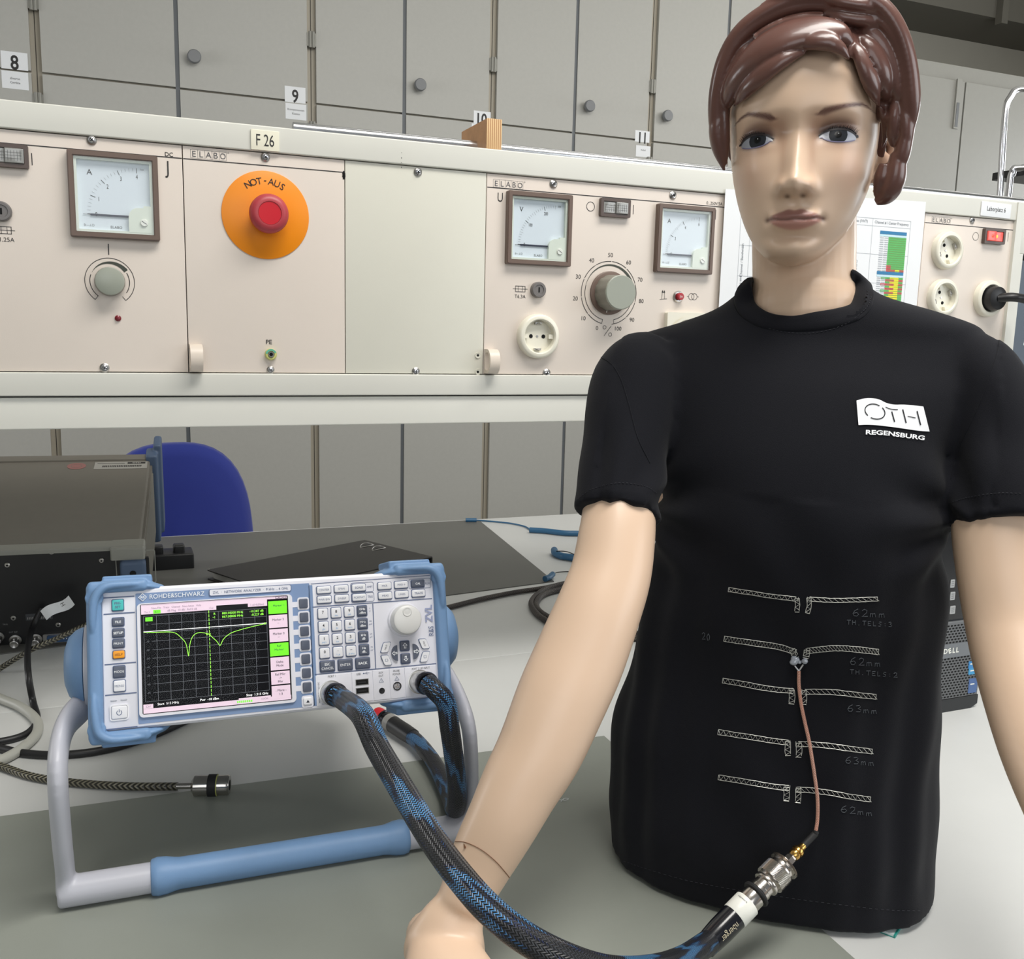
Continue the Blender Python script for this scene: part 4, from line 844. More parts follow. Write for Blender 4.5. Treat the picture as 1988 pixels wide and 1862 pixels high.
# handle: pivots at both sides, arms, bar and rubber grip
for sgn in (1, -1):
    X = lambda a: a if sgn > 0 else .2460 - a
    m = MB(); pr = [(0, -.051), (.032, -.051), (.0365, -.0525), (.0362, -.055), (.034, -.060), (.028, -.066), (.018, -.0695), (0, -.071)]
    m.lathe([(r, (v if sgn > 0 else .2460 - v)) for r, v in pr], BLUE, 0, .046, 48, axis='x', cz=-.058); m.build('handle_pivot', na, ang=60)
    m = MB(); m.lathe([(0, X(-.040)), (.0385, X(-.040)), (.0395, X(-.0465)), (.0385, X(-.0515)), (0, X(-.0515))], mat('analyzer_grey_plastic', (186, 187, 196), .4), 0, .046, 48, axis='x', cz=-.058); m.build('pivot_ring', na)
GH = mat('analyzer_grey_plastic', (186, 187, 196), .4)
BL, BR = AI @ Vector((.0560, -.330, TZ + .0165)), AI @ Vector((.4480, -.3453, TZ + .0165))
for E_, sgn in ((BL, 1), (BR, -1)):
    X = lambda a: a if sgn > 0 else .2460 - a
    pts = [(X(-.047), .028, -.075), (X(-.052), .012, -.060), (X(-.066 if sgn > 0 else -.056), -.003, -.036), (X(-.0715 if sgn > 0 else -.060), -.022, -.016), (X(-.0718 if sgn > 0 else -.0625), -.050, .000), ((X(-.0720 if sgn > 0 else -.067) + E_.x) / 2, (-.05 + E_.y) / 2, E_.z * .5), (E_.x, E_.y + .02, E_.z * .93), (E_.x, E_.y - .001, E_.z)]
    S = spline(pts, 6); n = len(S)
    m = MB(); m.tube(S, [.0085 if sgn > 0 else .0072] * n, GH, 20, ry=[.0185 - (.004 if sgn > 0 else .007) * min(1, i / (n * .6)) for i in range(n)], ref=(1, 0, 0))
    d = 1 if sgn > 0 else -1
    V0 = Vector(E_); D_ = (BR - BL).normalized() * sgn
    m.tube([V0 - D_ * .0065, V0 - D_ * .0055, V0, V0 + D_ * .095], [.012, .0143, .0145, .0142], GH, 28)
    V, F = remesh(m, .0016, 4, .6); raw_obj('handle_arm', V, F, GH, na)
D_ = (BR - BL); Lb = D_.length; D_.normalize()
c0, c1 = .074, Lb - .068
m = MB(); S = [(c0, .0150), (c0 + .001, .0165), (c0 + .006, .0178), (c0 + .014, .0172), (c0 + .021, .0155), (c0 + .026, .0147), (Lb / 2, .0145), (c1 - .026, .0147), (c1 - .021, .0155), (c1 - .014, .0172), (c1 - .006, .0178), (c1 - .001, .0165), (c1, .0150)]
m.tube([BL + D_ * a for a, r in S], [r for a, r in S], BLUE, 32); gp = m.build('grip', na, 'blue rubber grip of the handle', ang=60)
# ================================================================== test cables
BRD = braid_mat('braided_sleeve', (9, 10, 14), [(50, 52, 58), (18, 34, 80), (88, 150, 205)], 18, 400, pitch=9.)
def smooth_path(pts, n=10): return [Vector(p) for p in spline(pts, n)]
def face_connector(root, pt, axis, name='connector'):
    """silver screw collar leaving a port along axis; returns its end"""
    m = MB(); q = axis.to_track_quat('Z', 'Y').to_matrix().to_4x4(); q.translation = pt; m.M = q
    m.lathe([(0, .0025), (.0104, .0025), (.0110, .004), (.0110, .0225), (.0106, .0238), (.0104, .0245), (0, .0245)], mat('silver_collar', (206, 206, 204), .3, .85), seg=40); c = m.build('screw_collar', root)
    m = MB(); m.M = q; m.lathe([(0, .0243), (.0112, .0243), (.0114, .0255), (.0112, .0310), (.0100, .0325), (0, .0325)], mat('dark_chrome', (74, 74, 80), .2, 1.), seg=40); m.build('end_ring', root)
def W(a, c, d=0.): return AM @ Vector((a, c, d))
p1, p2 = W(*PT1, 0), W(*PT2, 0)
t = thing('test_cable', 'long blue and black braided cable from port 1 to the silver adapter on the shirt', 'cable')
face_connector(t, p1, AN)
s0 = p1 + AN * .0315
ctrl = [s0, p1 + AN * .048 + Vector((.004, 0, -.004))] + [atd(*c) for c in ((703, 1388, .785), (732, 1450, .757), (768, 1512, .725), (806, 1576, .695), (848, 1642, .665), (893, 1702, .64), (948, 1764, .615), (1015, 1818, .60), (1095, 1860, .60), (1180, 1885, .625), (1262, 1883, .67), (1325, 1863, .735), (1377, 1829, .80))]
S = smooth_path(ctrl, 10); m = MB(); m.tube(S, .0098, BRD, 40, uvs=True); m.build('braided_sleeve', t)
AE = atd(1377, 1829, .80); BE = atd(1552, 1650, .845); CD_ = (BE - AE); CL = CD_.length; CD_.normalize()
q = CD_.to_track_quat('Z', 'Y').to_matrix().to_4x4(); q.translation = AE
K = CL / .098
k_ = lambda z: z * K
m = MB(); m.M = q; m.lathe([(0, -.006), (.0099, -.006), (.0100, -.001), (.0104, .003), (.0111, .014), (.0112, k_(.0268)), (0, k_(.0268))], mat('glossy_black_boot', (14, 15, 24), .22, coat=.5), seg=48); bo = m.build('boot', t)
m = MB(); m.M = q
vs, fs = text_geo('nberger', 0.)
ra = .01132; cam_l = (q.inverted() @ CAM); th0 = math.atan2(cam_l.y, cam_l.x) + .52
m.add([(ra * math.cos(th0 + v.y * .0078 / ra), ra * math.sin(th0 + v.y * .0078 / ra), .0165 - v.x * .0062) for v in vs], fs, mat('silver_print', (196, 186, 160), .4)); m.build('lettering', bo)
m = MB(); m.M = q; m.lathe([(0, k_(.0262)), (.0113, k_(.0262)), (.0116, k_(.0268)), (.0116, k_(.0398)), (.0113, k_(.0402)), (0, k_(.0402))], WHITEP, seg=48); wr_ = m.build('white_ring', t)
m = MB(); m.M = q; vs, fs = text_geo('Network', 0.); th1 = math.atan2(cam_l.y, cam_l.x) - .45
m.add([(.01168 * math.cos(th1 + v.x * .0028 / .0117), .01168 * math.sin(th1 + v.x * .0028 / .0117), k_(.037) + v.y * .0026) for v in vs], fs, BLACKINK); m.build('fine_print', wr_)
NK = mat('nickel_metal', (206, 200, 194), .22, 1.)
m = MB(); m.M = q; m.lathe([(0, k_(.040)), (.0096, k_(.040)), (.0100, k_(.041)), (.0100, k_(.0475)), (.0092, k_(.048)), (.0092, k_(.0515)), (.0098, k_(.052)), (.0098, k_(.0545)), (.0092, k_(.055)), (.0092, k_(.0595)), (.0113, k_(.0597)), (.0116, k_(.0605)), (.0116, k_(.0618)), (.0110, k_(.0625)), (.0108, k_(.0650)), (0, k_(.065))], NK, seg=48); m.build('connector_body', t)
m = MB(); m.M = q; m.lathe([(.0092, k_(.0483)), (.0120, k_(.0485)), (.0125, k_(.0497)), (.0120, k_(.0509)), (.0092, k_(.0512))], RUBBER, seg=48); m.build('rubber_ring', t)
t2 = thing('coaxial_adapter', 'silver knurled coaxial adapter between the braided cable and the thin copper cable', 'adapter')
def knurl(name, r, z0, z1, root):
    m = MB(); m.M = q; n = 64; kz = 16; L = []
    for i in range(kz + 1):
        zz_ = z0 + (z1 - z0) * i / kz; L.append([((r + (.00026 if (j + i) % 2 else -.00014)) * math.cos(2 * math.pi * j / n), (r + (.00026 if (j + i) % 2 else -.00014)) * math.sin(2 * math.pi * j / n), zz_) for j in range(n)])
    m.loops(L, NK); return m.build(name, root, smooth=False)
knurl('coupling_nut', .0130, k_(.0645), k_(.0750), t2); knurl('knurled_ring', .0132, k_(.0797), k_(.0815), t2)
m = MB(); m.M = q; m.lathe([(0, k_(.0748)), (.0129, k_(.0748)), (.0122, k_(.0765)), (.0108, k_(.0770)), (.0108, k_(.0795)), (.0130, k_(.0796)), (.0130, k_(.0817)), (.0070, k_(.0820)), (0, k_(.082))], NK, seg=40)
m.lathe([(0, k_(.0815)), (.0050, k_(.0815)), (.0050, k_(.0885)), (.0042, k_(.089)), (.0038, k_(.0915)), (0, k_(.0915))], NK, seg=6); m.build('adapter_body', t2)
tp = thing('probe_lead', 'thin copper coloured coaxial lead from the gold plug up to the stitched antenna', 'cable')
GOLD = mat('gold_metal', (212, 170, 96), .25, 1.)
m = MB(); m.M = q; m.lathe([(0, k_(.0905)), (.0044, k_(.0905)), (.0052, k_(.092)), (.0052, k_(.0935)), (.0042, k_(.0938)), (.0042, k_(.0950)), (.0056, k_(.0952)), (.0056, k_(.0970)), (.0046, k_(.0985)), (.0036, k_(.100)), (.0030, k_(.103)), (0, k_(.103))], GOLD, seg=10); m.build('gold_plug', tp)
# port 2 cable
t = thing('test_cable', 'short blue and black braided cable from port 2 ending in a red capped plug', 'cable')
face_connector(t, p2, AN)
r_ = .0098
q2 = lambda px, py: onz(px, py, TZ + .004 + r_)
ctrl = [p2 + AN * .0315, p2 + AN * .044 + Vector((.005, 0, -.007)), ony(866, 1366, -.396), ony(873, 1412, -.395), ony(881, 1470, -.385), ony(887, 1528, -.368), ony(884, 1570, -.345), q2(874, 1552) , q2(858, 1510), q2(838, 1474), q2(810, 1440), q2(785, 1420)]
S = smooth_path(ctrl, 10); m = MB(); m.tube(S, r_, BRD, 40, uvs=True); m.build('braided_sleeve', t)
a, e = q2(787, 1422), q2(735, 1388); d = (e - a); d.normalize(); qq = d.to_track_quat('Z', 'Y').to_matrix().to_4x4(); qq.translation = a; LL = (e - a).length
m = MB(); m.M = qq; m.lathe([(0, -.02), (.0106, -.018), (.0112, 0), (.0112, LL * .45), (0, LL * .45)], DARK, seg=36); m.build('boot', t)
m = MB(); m.M = qq; m.lathe([(0, LL * .44), (.0116, LL * .44), (.0116, LL * .60), (0, LL * .60)], mat('grey_ring', (140, 138, 134), .4), seg=36); m.build('grey_ring', t)
m = MB(); m.M = qq; m.lathe([(0, LL * .59), (.0112, LL * .59), (.0112, LL * .72), (.0125, LL * .73), (.0125, LL * .77), (0, LL * .77)], mat('dark_chrome', (74, 74, 80), .2, 1.), seg=36); m.build('plug_shell', t)
m = MB(); m.M = qq; m.lathe([(0, LL * .76), (.0100, LL * .76), (.0092, LL * .90), (.0105, LL * .96), (.0100, LL * 1.04), (0, LL * 1.05)], mat('red_cap', (196, 34, 44), .45), seg=36); m.build('protective_cap', t, 'red plastic protective cap')
# ================================================================== mannequin
FW = Vector((-.67, -.743, 0)).normalized(); LF = Vector((-FW.y, FW.x, 0)); UP = Vector((0, 0, 1))      # towards the viewer / viewer's right
if LF.x < 0: LF = -LF
AXP = Vector((.722, -.495, 0))
mq = thing('mannequin', 'shop mannequin torso with brown moulded hair and black T-shirt standing on the bench', 'mannequin', Matrix.Translation((AXP.x, AXP.y, TZ)))
MI = Matrix.Translation((-AXP.x, -AXP.y, -TZ))       # world -> mannequin frame
# ---- head frame
yaw = math.radians(-3.5)
dirc = Vector((CAM.x - .665, CAM.y + .54, 0)).normalized()
HF = (Matrix.Rotation(yaw, 3, 'Z') @ dirc).normalized(); HL = UP.cross(HF).normalized()
if HL.x < 0: HL = -HL
roll = math.radians(1.5)
HL, HU = (HL * math.cos(roll) + UP * math.sin(roll)), (UP * math.cos(roll) - HL * math.sin(roll))
HD = .815
HC = atd(1549, 266, HD) - HF * .086
HM = Matrix((HL, HU, HF)).transposed().to_4x4(); HM.translation = HC; HI = HM.inverted()
def interp(x, T):
    xs = [t[0] for t in T]; ys = [t[1] for t in T]
    # smooth (monotone cosine-free) interpolation through numpy + light smoothing
    g = np.linspace(min(xs), max(xs), 400); y = np.interp(g, xs, ys) if xs[0] < xs[-1] else np.interp(g, xs[::-1], ys[::-1])
    k = np.hanning(31); k /= k.sum(); yp = np.r_[2 * y[0] - y[15:0:-1], y, 2 * y[-1] - y[-2:-17:-1]]; y = np.convolve(yp, k, 'valid')
    return np.interp(x, g, y)
WID = [(-105, 1), (-103.5, 10), (-101, 17), (-97, 23.5), (-91, 30), (-83.5, 36.5), (-75, 42.5), (-65, 48), (-53, 53.3), (-40, 58), (-25, 62), (-8, 64.5), (10, 66.5), (30, 67.5), (50, 67), (70, 61), (88, 50), (100, 38), (109, 22), (113, 4)]
FRO = [(-105, 52), (-104, 62), (-101, 71.5), (-96, 77), (-90, 79), (-84, 78), (-76, 80), (-68, 82), (-58, 82.5), (-48, 83), (-35, 84), (-20, 84), (-5, 83), (6, 83.5), (20, 87), (35, 88), (50, 86), (65, 80), (80, 69), (92, 55), (102, 37), (109, 18), (113, 2)]
BAC = [(-105, 42), (-103.5, 32), (-100, 18), (-94, 6), (-84, -6), (-72, -18), (-60, -34), (-48, -55), (-34, -72), (-15, -84), (10, -91), (35, -92), (55, -87), (75, -74), (90, -56), (102, -34), (110, -12), (113, 0)]
CWT = [(-105, 47), (-100, 40), (-93, 30), (-84, 19), (-73, 8), (-58, 0), (-40, -4), (113, -4)]
def head_ring(b, th, grow=0.):
    Wd, Fr, Bk, C = (interp(b, T) for T in (WID, FRO, BAC, CWT)); Wd = Wd + grow; Fr = Fr + grow; Bk = Bk - grow
    s, c = np.sin(th), np.cos(th); n = np.where(c > 0, 2.25, 2.1)
    k = (np.abs(s) ** n + np.abs(c) ** n) ** (-1 / n)
    return Wd * s * k, C + np.where(c > 0, (Fr - C), (C - Bk)) * c * k
G = lambda x, m_, s: np.exp(-((x - m_) / s) ** 2 / 2)
def face_relief(a, b):
    A_ = np.abs(a); d = np.zeros_like(a)
    # eye sockets and lids
    d += -8.5 * G(A_, 28, 13) * G(b, 8, 9) - 3.5 * G(A_, 16, 6) * G(b, 6, 8)
    d += 5.6 * G(A_, 33, 10.5) * G(b, 2.6, 7.0)
    d += 2.6 * G(A_, 32, 15) * G(b, 22, 5) + 1.2 * G(a, 0, 12) * G(b, 25, 9)
    # upper lid crease
    d += -1.3 * G(A_, 33, 12) * G(b, 12.6 - .012 * (A_ - 33) ** 2, 1.5)
    # cheekbones, cheeks
    d += 4.0 * G(A_, 43, 12) * G(b, -22, 13) + 1.6 * G(A_, 30, 12) * G(b, -42, 14) - 1.8 * G(A_, 40, 9) * G(b, -62, 14)
    # nose
    t = np.clip((6 - b) / 44, 0, 1); ridge = (2.0 + 19.5 * t ** 1.12) * (1 / (1 + np.exp(-(b + 48.5) / 1.1))) * (1 / (1 + np.exp((b - 14) / 4.)))
    wn = 4.3 + 3.2 * t
    d += ridge * G(a, 0, wn) + 2.6 * t * G(A_, 0, 13) * (1 / (1 + np.exp(-(b + 47) / 1.6))) * G(b, -30, 22)
    d += 4.0 * G(a, 0, 6.2) * G(b, -38.5, 5.5)
    d += 9.2 * G(A_, 12.0, 3.8) * G(b, -42.0, 4.8) - 1.2 * G(A_, 15.8, 1.8) * G(b, -42, 5)
    d += -5.0 * G(A_, 6.2, 2.5) * G(b, -48.6, 1.7) 
    # philtrum, lips
    d += -1.0 * G(a, 0, 2.3) * G(b, -55, 4) + 1.6 * G(a, 0, 18) * G(b, -60, 9)
    up = -61.8 + 1.0 * G(A_, 5.0, 3) - .0045 * a ** 2; lo = -74.8 + .0090 * a ** 2; mid = -68.4 + .6 * G(a, 0, 4) - .25 * G(A_, 8, 4) + .0034 * a ** 2
    wl = 1 / (1 + np.exp((A_ - 20.5) / 1.6))
    d += wl * (5.2 * G(b, (up + mid) / 2 - .3, 3.1) * (1 - .45 * (A_ / 24) ** 2) + 6.0 * G(b, (lo + mid) / 2, 3.4) * (1 - .55 * (A_ / 23) ** 2))
    d += -3.0 * wl * G(b, mid, .95) - 2.6 * G(A_, 23.2, 2.4) * G(b, -67.2, 2.6)
    d += -2.8 * G(a, 0, 15) * G(b, -81.5, 3.6) + 3.4 * G(a, 0, 13) * G(b, -92, 7)
    return d
nr, nt = 300, 420
bs = np.linspace(-104.8, 112.6, nr)
tt = np.linspace(-math.pi, math.pi, nt, endpoint=False); th = tt - .42 * np.sin(tt)
th = np.where(np.abs(th) > 0, th, 0)
HV = np.zeros((nr, nt, 3))
for i, b_ in enumerate(bs):
    x, y = head_ring(b_, th); HV[i, :, 0] = x; HV[i, :, 1] = b_; HV[i, :, 2] = y
HV[..., 0] -= 3.2 * np.clip((-30 - HV[..., 1]) / 60, 0, 1)
front = 1 / (1 + np.exp(-(HV[..., 2] - 30) / 8))
HV[..., 2] += face_relief(HV[..., 0], HV[..., 1]) * front
m = MB(); L = [[tuple(HV[i, j] * .001) for j in range(nt)] for i in range(nr)]
SK = attr_mat('mannequin_skin_paint', .38, .45, coat=.06)
m.loops(L, SK)
# neck and shoulders, in the head frame
def hl(P): return HI @ P
nk = []
for px, py, d, r in ((1560, 330, .93, .046), (1560, 420, .93, .0485), (1560, 480, .925, .0485), (1560, 530, .92, .0480), (1560, 570, .918, .0490), (1561, 605, .916, .0515), (1562, 640, .922, .047), (1563, 700, .93, .045)): nk.append((hl(atd(px, py, d)), r))
S = spline([list(p) + [r] for p, r in nk], 6)
m.tube([s[:3] for s in S], [s[3] for s in S], SK, 40, ry=[s[3] * .96 for s in S], ref=tuple((HI.to_3x3() @ LF)))
# ear on the viewer's right
ear = MB()
# helix ring, lobe
for pts, r in (([(66, 8, -2), (72, 12, -8), (77, 8, -14), (78.5, -6, -16), (76, -20, -13), (72, -31, -8), (68, -38, -3)], [.0035, .004, .004, .0042, .0048, .0055, .0045]), ([(63, -2, -4), (69, -8, -8), (71, -18, -9), (68, -28, -6)], [.005, .007, .007, .006])):
    S = spline([(a * .001, b_ * .001, c * .001, rr) for (a, b_, c), rr in zip(pts, r)], 5); m.tube([s[:3] for s in S], [s[3] for s in S], SK, 14, ry=[s[3] * 1.25 for s in S], ref=(0, 0, 1))
V, F = remesh(m, .00135, 1, .4)
mm = V * 1000

EYES = {-1: (-50.0, -21.5), 1: (17.0, 47.0)}; EB = 3.6
def eye_u(a, sg): a0, a1 = EYES[sg]; return (a - (a0 + a1) / 2) / ((a1 - a0) / 2) * sg
def eye_top(a, sg): u = eye_u(a, sg); return EB - 3.0 + 6.4 * np.maximum(0, 1 - np.abs(u * .97 + .03) ** 2.1) ** .62 + .7 * u
def eye_bot(a, sg): u = eye_u(a, sg); return EB - 3.2 - 4.8 * np.maximum(0, 1 - np.abs(u * .98 - .18) ** 2.2) ** .8 + .7 * u
BROWS = {-1: (-20.0, -58.5), 1: (15.5, 65.0)}
def brow_v(a, sg): B0, B1 = BROWS[sg]; return (np.abs(a) - abs(B0)) / (abs(B1) - abs(B0))
def brow_c(a, sg):
    v = brow_v(a, sg)
    return 17.4 + 7.6 * np.minimum(1, np.maximum(v, 0) / .62) ** .9 - 4.4 * np.maximum(0, (v - .62) / .38) ** 1.6 if sg < 0 else 18.2 + 9.6 * np.minimum(1, np.maximum(v, 0) / .70) ** .85 - 5.5 * np.maximum(0, (v - .70) / .30) ** 1.6
def brow_t(a, sg): v = np.clip(brow_v(a, sg), 0, 1); return (2.3 * (1 - v) ** .8 + .3) * np.minimum(1, .25 + v / .14)
def paint_face(P):
    a, b, w_ = P[:, 0], P[:, 1], P[:, 2]; A_ = np.abs(a); fr = 1 / (1 + np.exp(-(w_ - 48) / 4))
    base = np.array(lin((224, 194, 168))[:3]); C = np.tile(base, (len(P), 1))
    def over(col, k):
        nonlocal C; k = np.clip(k * fr, 0, 1)[:, None]; C = C * (1 - k) + np.array(lin(col)[:3]) * k
    # blusher on the cheeks
    over((206, 150, 126), .35 * G(A_, 46, 13) * G(b, -28, 15))
    # airbrushed eye shadow: brown round the inner corners and above the lids
    over((150, 104, 78), .62 * G(A_, 25, 11) * G(b, 12.5, 5.5)); over((146, 100, 76), .5 * G(A_, 14, 4.5) * G(b, 5, 9))
    over((150, 108, 84), .4 * G(A_, 42, 8) * G(b, 12.5, 5.5))
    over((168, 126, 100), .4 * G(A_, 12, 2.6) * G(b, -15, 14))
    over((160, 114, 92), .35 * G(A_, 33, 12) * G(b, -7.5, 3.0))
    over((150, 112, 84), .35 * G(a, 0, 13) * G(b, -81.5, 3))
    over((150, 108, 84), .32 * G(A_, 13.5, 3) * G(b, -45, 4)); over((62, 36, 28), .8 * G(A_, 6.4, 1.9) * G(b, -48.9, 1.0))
    for sg in (-1, 1):
        u = eye_u(a, sg); ins_ = 1 / (1 + np.exp((np.abs(u) - 1.05) / .07)); t_ = eye_top(np.clip(a, *EYES[sg]), sg); l_ = eye_bot(np.clip(a, *EYES[sg]), sg)
        over((34, 22, 22), .95 * ins_ * G(b, t_ + 1.5, 2.1)); over((88, 56, 48), .68 * ins_ * G(b, t_ + 4.8, 3.0)); over((88, 72, 84), .5 * ins_ * G(b, l_ - .6, 1.1))
        v = brow_v(a, sg); bi = (a * sg > 0) * (1 / (1 + np.exp((v - 1.0) / .02))) * (1 / (1 + np.exp((-v - .03) / .025))); t2 = brow_t(a, sg); dd = (b - brow_c(a, sg)) / (t2 + .25)
        over((94, 58, 52), .92 * bi * (1 / (1 + np.exp((np.abs(dd) - 1.0) / .22))))
    # lips
    up = -61.0 + 1.5 * G(A_, 5.2, 3.2) - .0125 * np.maximum(A_ - 4, 0) ** 2; lo = -76.6 + .0155 * a ** 2 ; mid = -68.4 + .6 * G(a, 0, 4) - .25 * G(A_, 8, 4) + .0034 * a ** 2
    ins = (1 / (1 + np.exp((b - up) / .38))) * (1 / (1 + np.exp((lo - b) / .38))) * (1 / (1 + np.exp((A_ - 22) / .7)))
    upper = 1 / (1 + np.exp((mid - b) / .3))
    over((150, 104, 96), .95 * ins * upper); over((196, 142, 130), .95 * ins * (1 - upper)); over((84, 46, 44), .75 * G(b, mid, .75) / (1 + np.exp((A_ - 23) / 1.)))
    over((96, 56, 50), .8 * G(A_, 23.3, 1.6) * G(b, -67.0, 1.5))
    # bronze shading painted at hairline and ear
    return C
cols = paint_face(mm)
earp = 1 / (1 + np.exp(-(mm[:, 0] - 67) / 1.5)) * (1 / (1 + np.exp((mm[:, 1] - 20) / 3))); cols = cols * (1 - .55 * earp[:, None]) + np.array(lin((142, 98, 80))[:3]) * .55 * earp[:, None]
headV = np.array([list(HM @ Vector(v)) for v in V]); HT = bvh(headV, F); HTL = bvh(V, F)
bodyV = [headV]; bodyF = [F]; bodyC = [cols]; base_ = 0
SKIN = np.array(lin((224, 194, 168))[:3])
# ---- arms and torso: limbs from measured edges, each section at its own distance
def limb(mb, secs, sq=1.0, n=4, seg=32):
    pts = []
    for xl, yl, xr, yr, d in secs:
        A_, B_ = atd(xl, yl, d), atd(xr, yr, d); r = (A_ - B_).length / 2
        pts.append(list((A_ + B_) / 2) + [r] + list((B_ - A_).normalized()))
    S = spline(pts, n)
    mb.tube([s[:3] for s in S], [s[3] for s in S], SK, seg, ry=[s[3] * sq for s in S], ref=[s[4:7] for s in S]); return S
m = MB()
limb(m, [(1215, 700, 1330, 760, .935), (1170, 790, 1300, 830, .915), (1140, 900, 1285, 925, .890), (1131, 986, 1274, 1002, .868), (1123, 1035, 1272, 1045, .858), (1107, 1110, 1264, 1120, .845), (1078, 1172, 1240, 1212, .832), (1042, 1246, 1207, 1312, .822), (1008, 1322, 1172, 1392, .812), (972, 1420, 1127, 1486, .802), (939, 1494, 1083, 1553, .795), (911, 1564, 1043, 1619, .790), (882, 1632, 1002, 1683, .788), (864, 1692, 970, 1733, .785), (848, 1740, 946, 1772, .783)], sq=.86)
# hand: palm, thumb and five fingers laid towards the front of the bench
def hand(mb, wr, dirn, side, scale=1.):
    """wr wrist centre, dirn forward direction, side = direction of the thumb"""
    dn = Vector(dirn).normalized(); sd = Vector(side); sd = (sd - dn * sd.dot(dn)).normalized(); up = sd.cross(dn); up = up if up.z > 0 else -up
    q = lambda f, s_, u: wr + dn * f * scale + sd * s_ * scale + up * u * scale
    secs = [(-.015, 0, 0, .0275, .021), (.008, 0, .002, .029, .0185), (.03, .001, .003, .033, .0175), (.055, 0, .003, .0385, .0160), (.078, -.001, .001, .0395, .0135), (.092, -.002, -.001, .038, .0110)]
    S = spline([list(q(f, s_, u)) + [a, b_] for f, s_, u, a, b_ in secs], 4)
    mb.tube([s[:3] for s in S], [s[3] for s in S], SK, 28, ry=[s[4] for s in S], ref=tuple(sd))
    for k, (s0, ln, r) in enumerate(((.028, .070, .0085), (.0095, .078, .0088), (-.0095, .072, .0084), (-.028, .056, .0075))):
        P = [(.075, s0 * .9, .002), (.092, s0, .001), (.092 + ln * .42, s0 * 1.12, -.006), (.092 + ln * .75, s0 * 1.15, -.017), (.092 + ln * .98, s0 * 1.12, -.028)]
        S = spline([list(q(*p)) for p in P], 5); n_ = len(S); mb.tube(S, [r * (1.12 - .35 * (i / n_) - (.25 if i > n_ - 2 else 0)) * (1 + .05 * math.cos(i * 1.2)) for i in range(n_)], SK, 14)
    P = [(.014, .014, -.004), (.034, .026, -.007), (.056, .042, -.012), (.078, .050, -.016), (.092, .053, -.020)]
    S = spline([list(q(*p)) for p in P], 5); n_ = len(S); mb.tube(S, [.0145 - .006 * (i / n_) for i in range(n_)], SK, 16)
wr = (atd(850, 1735, .783) + atd(962, 1775, .783)) / 2
limb(m, [(866, 1692, 969, 1733, .785), (846, 1742, 945, 1775, .782), (812, 1790, 944, 1800, .780), (784, 1832, 944, 1850, .780), (790, 1866, 930, 1880, .784), (820, 1900, 900, 1905, .79)], sq=.62, seg=28)
hand(m, atd(856, 1822, .787), (-.15, -.97, -.10), (-.9, .15, -.05))
# left arm (viewer's right), mostly outside the frame
limb(m, [(1860, 740, 1950, 730, .86), (1868, 830, 1995, 810, .85), (1860, 930, 2012, 925, .842), (1851, 1015, 2030, 1010, .832), (1860, 1106, 2048, 1100, .825), (1877, 1208, 2068, 1195, .815), (1893, 1287, 2088, 1260, .80), (1919, 1384, 2105, 1345, .775), (1951, 1486, 2120, 1430, .75), (1990, 1582, 2138, 1520, .728), (2040, 1690, 2165, 1625, .71), (2085, 1770, 2190, 1705, .705)], sq=.8)
hand(m, atd(2165, 1790, .70), (-.35, -.75, -.20), (-.6, .3, -.3))
# torso core under the shirt
C_ = lambda z, l=0, f=0: Vector((AXP.x, AXP.y, z)) + LF * l + FW * f
S = spline([list(C_(z, l, f)) + [a, b_] for z, l, f, a, b_ in ((.7535, -.0, 0, .128, .085), (.80, 0, 0, .135, .09), (.88, 0, 0, .115, .078), (1.0, .0, 0, .12, .085), (1.1, .0, .002, .13, .092), (1.18, .0, 0, .14, .075), (1.235, .0, -.01, .13, .055), (1.27, .0, -.015, .08, .045))], 5)
m.tube([s[:3] for s in S], [s[3] for s in S], SK, 40, ry=[s[4] for s in S], ref=tuple(LF))
V2, F2 = remesh(m, .0028, 4, .5)
V2[:, 2] = np.where(V2[:, 2] < TZ + .0025, TZ + .0025, V2[:, 2])
off = len(headV); Vb = np.vstack([headV, V2]); Fb = list(F) + [[i + off for i in f] for f in F2]
Cb = np.vstack([cols, np.tile(SKIN, (len(V2), 1))])
# ---- seam line where the hand is fitted
Vm = Vb - np.array([AXP.x, AXP.y, TZ]); body = raw_obj('body', Vm, Fb, SK, mq, colors=Cb, ang=80); body['label'] = 'glossy skin coloured head, neck and arms'
BT = bvh(V2, F2)
m = MB(MI); P = [hit(BT, *p, off=.0003)[0] for p in spline([(884, 1634, 0)[:2], (905, 1636), (935, 1650), (962, 1672), (982, 1695), (990, 1706)], 5)]; P = [p for p in P if p]
m.tube(P, .00035, mat('seam_brown', (120, 84, 60), .6), 6); m.build('wrist_seam', mq)
m = MB(MI); p, n = hit(BT, 903, 1646, .0003); m.tube([p, p + Vector((-.001, 0, .0035))], [.0011, .0003], mat('seam_brown', (120, 84, 60), .6), 6); m.build('paint_chip', mq)
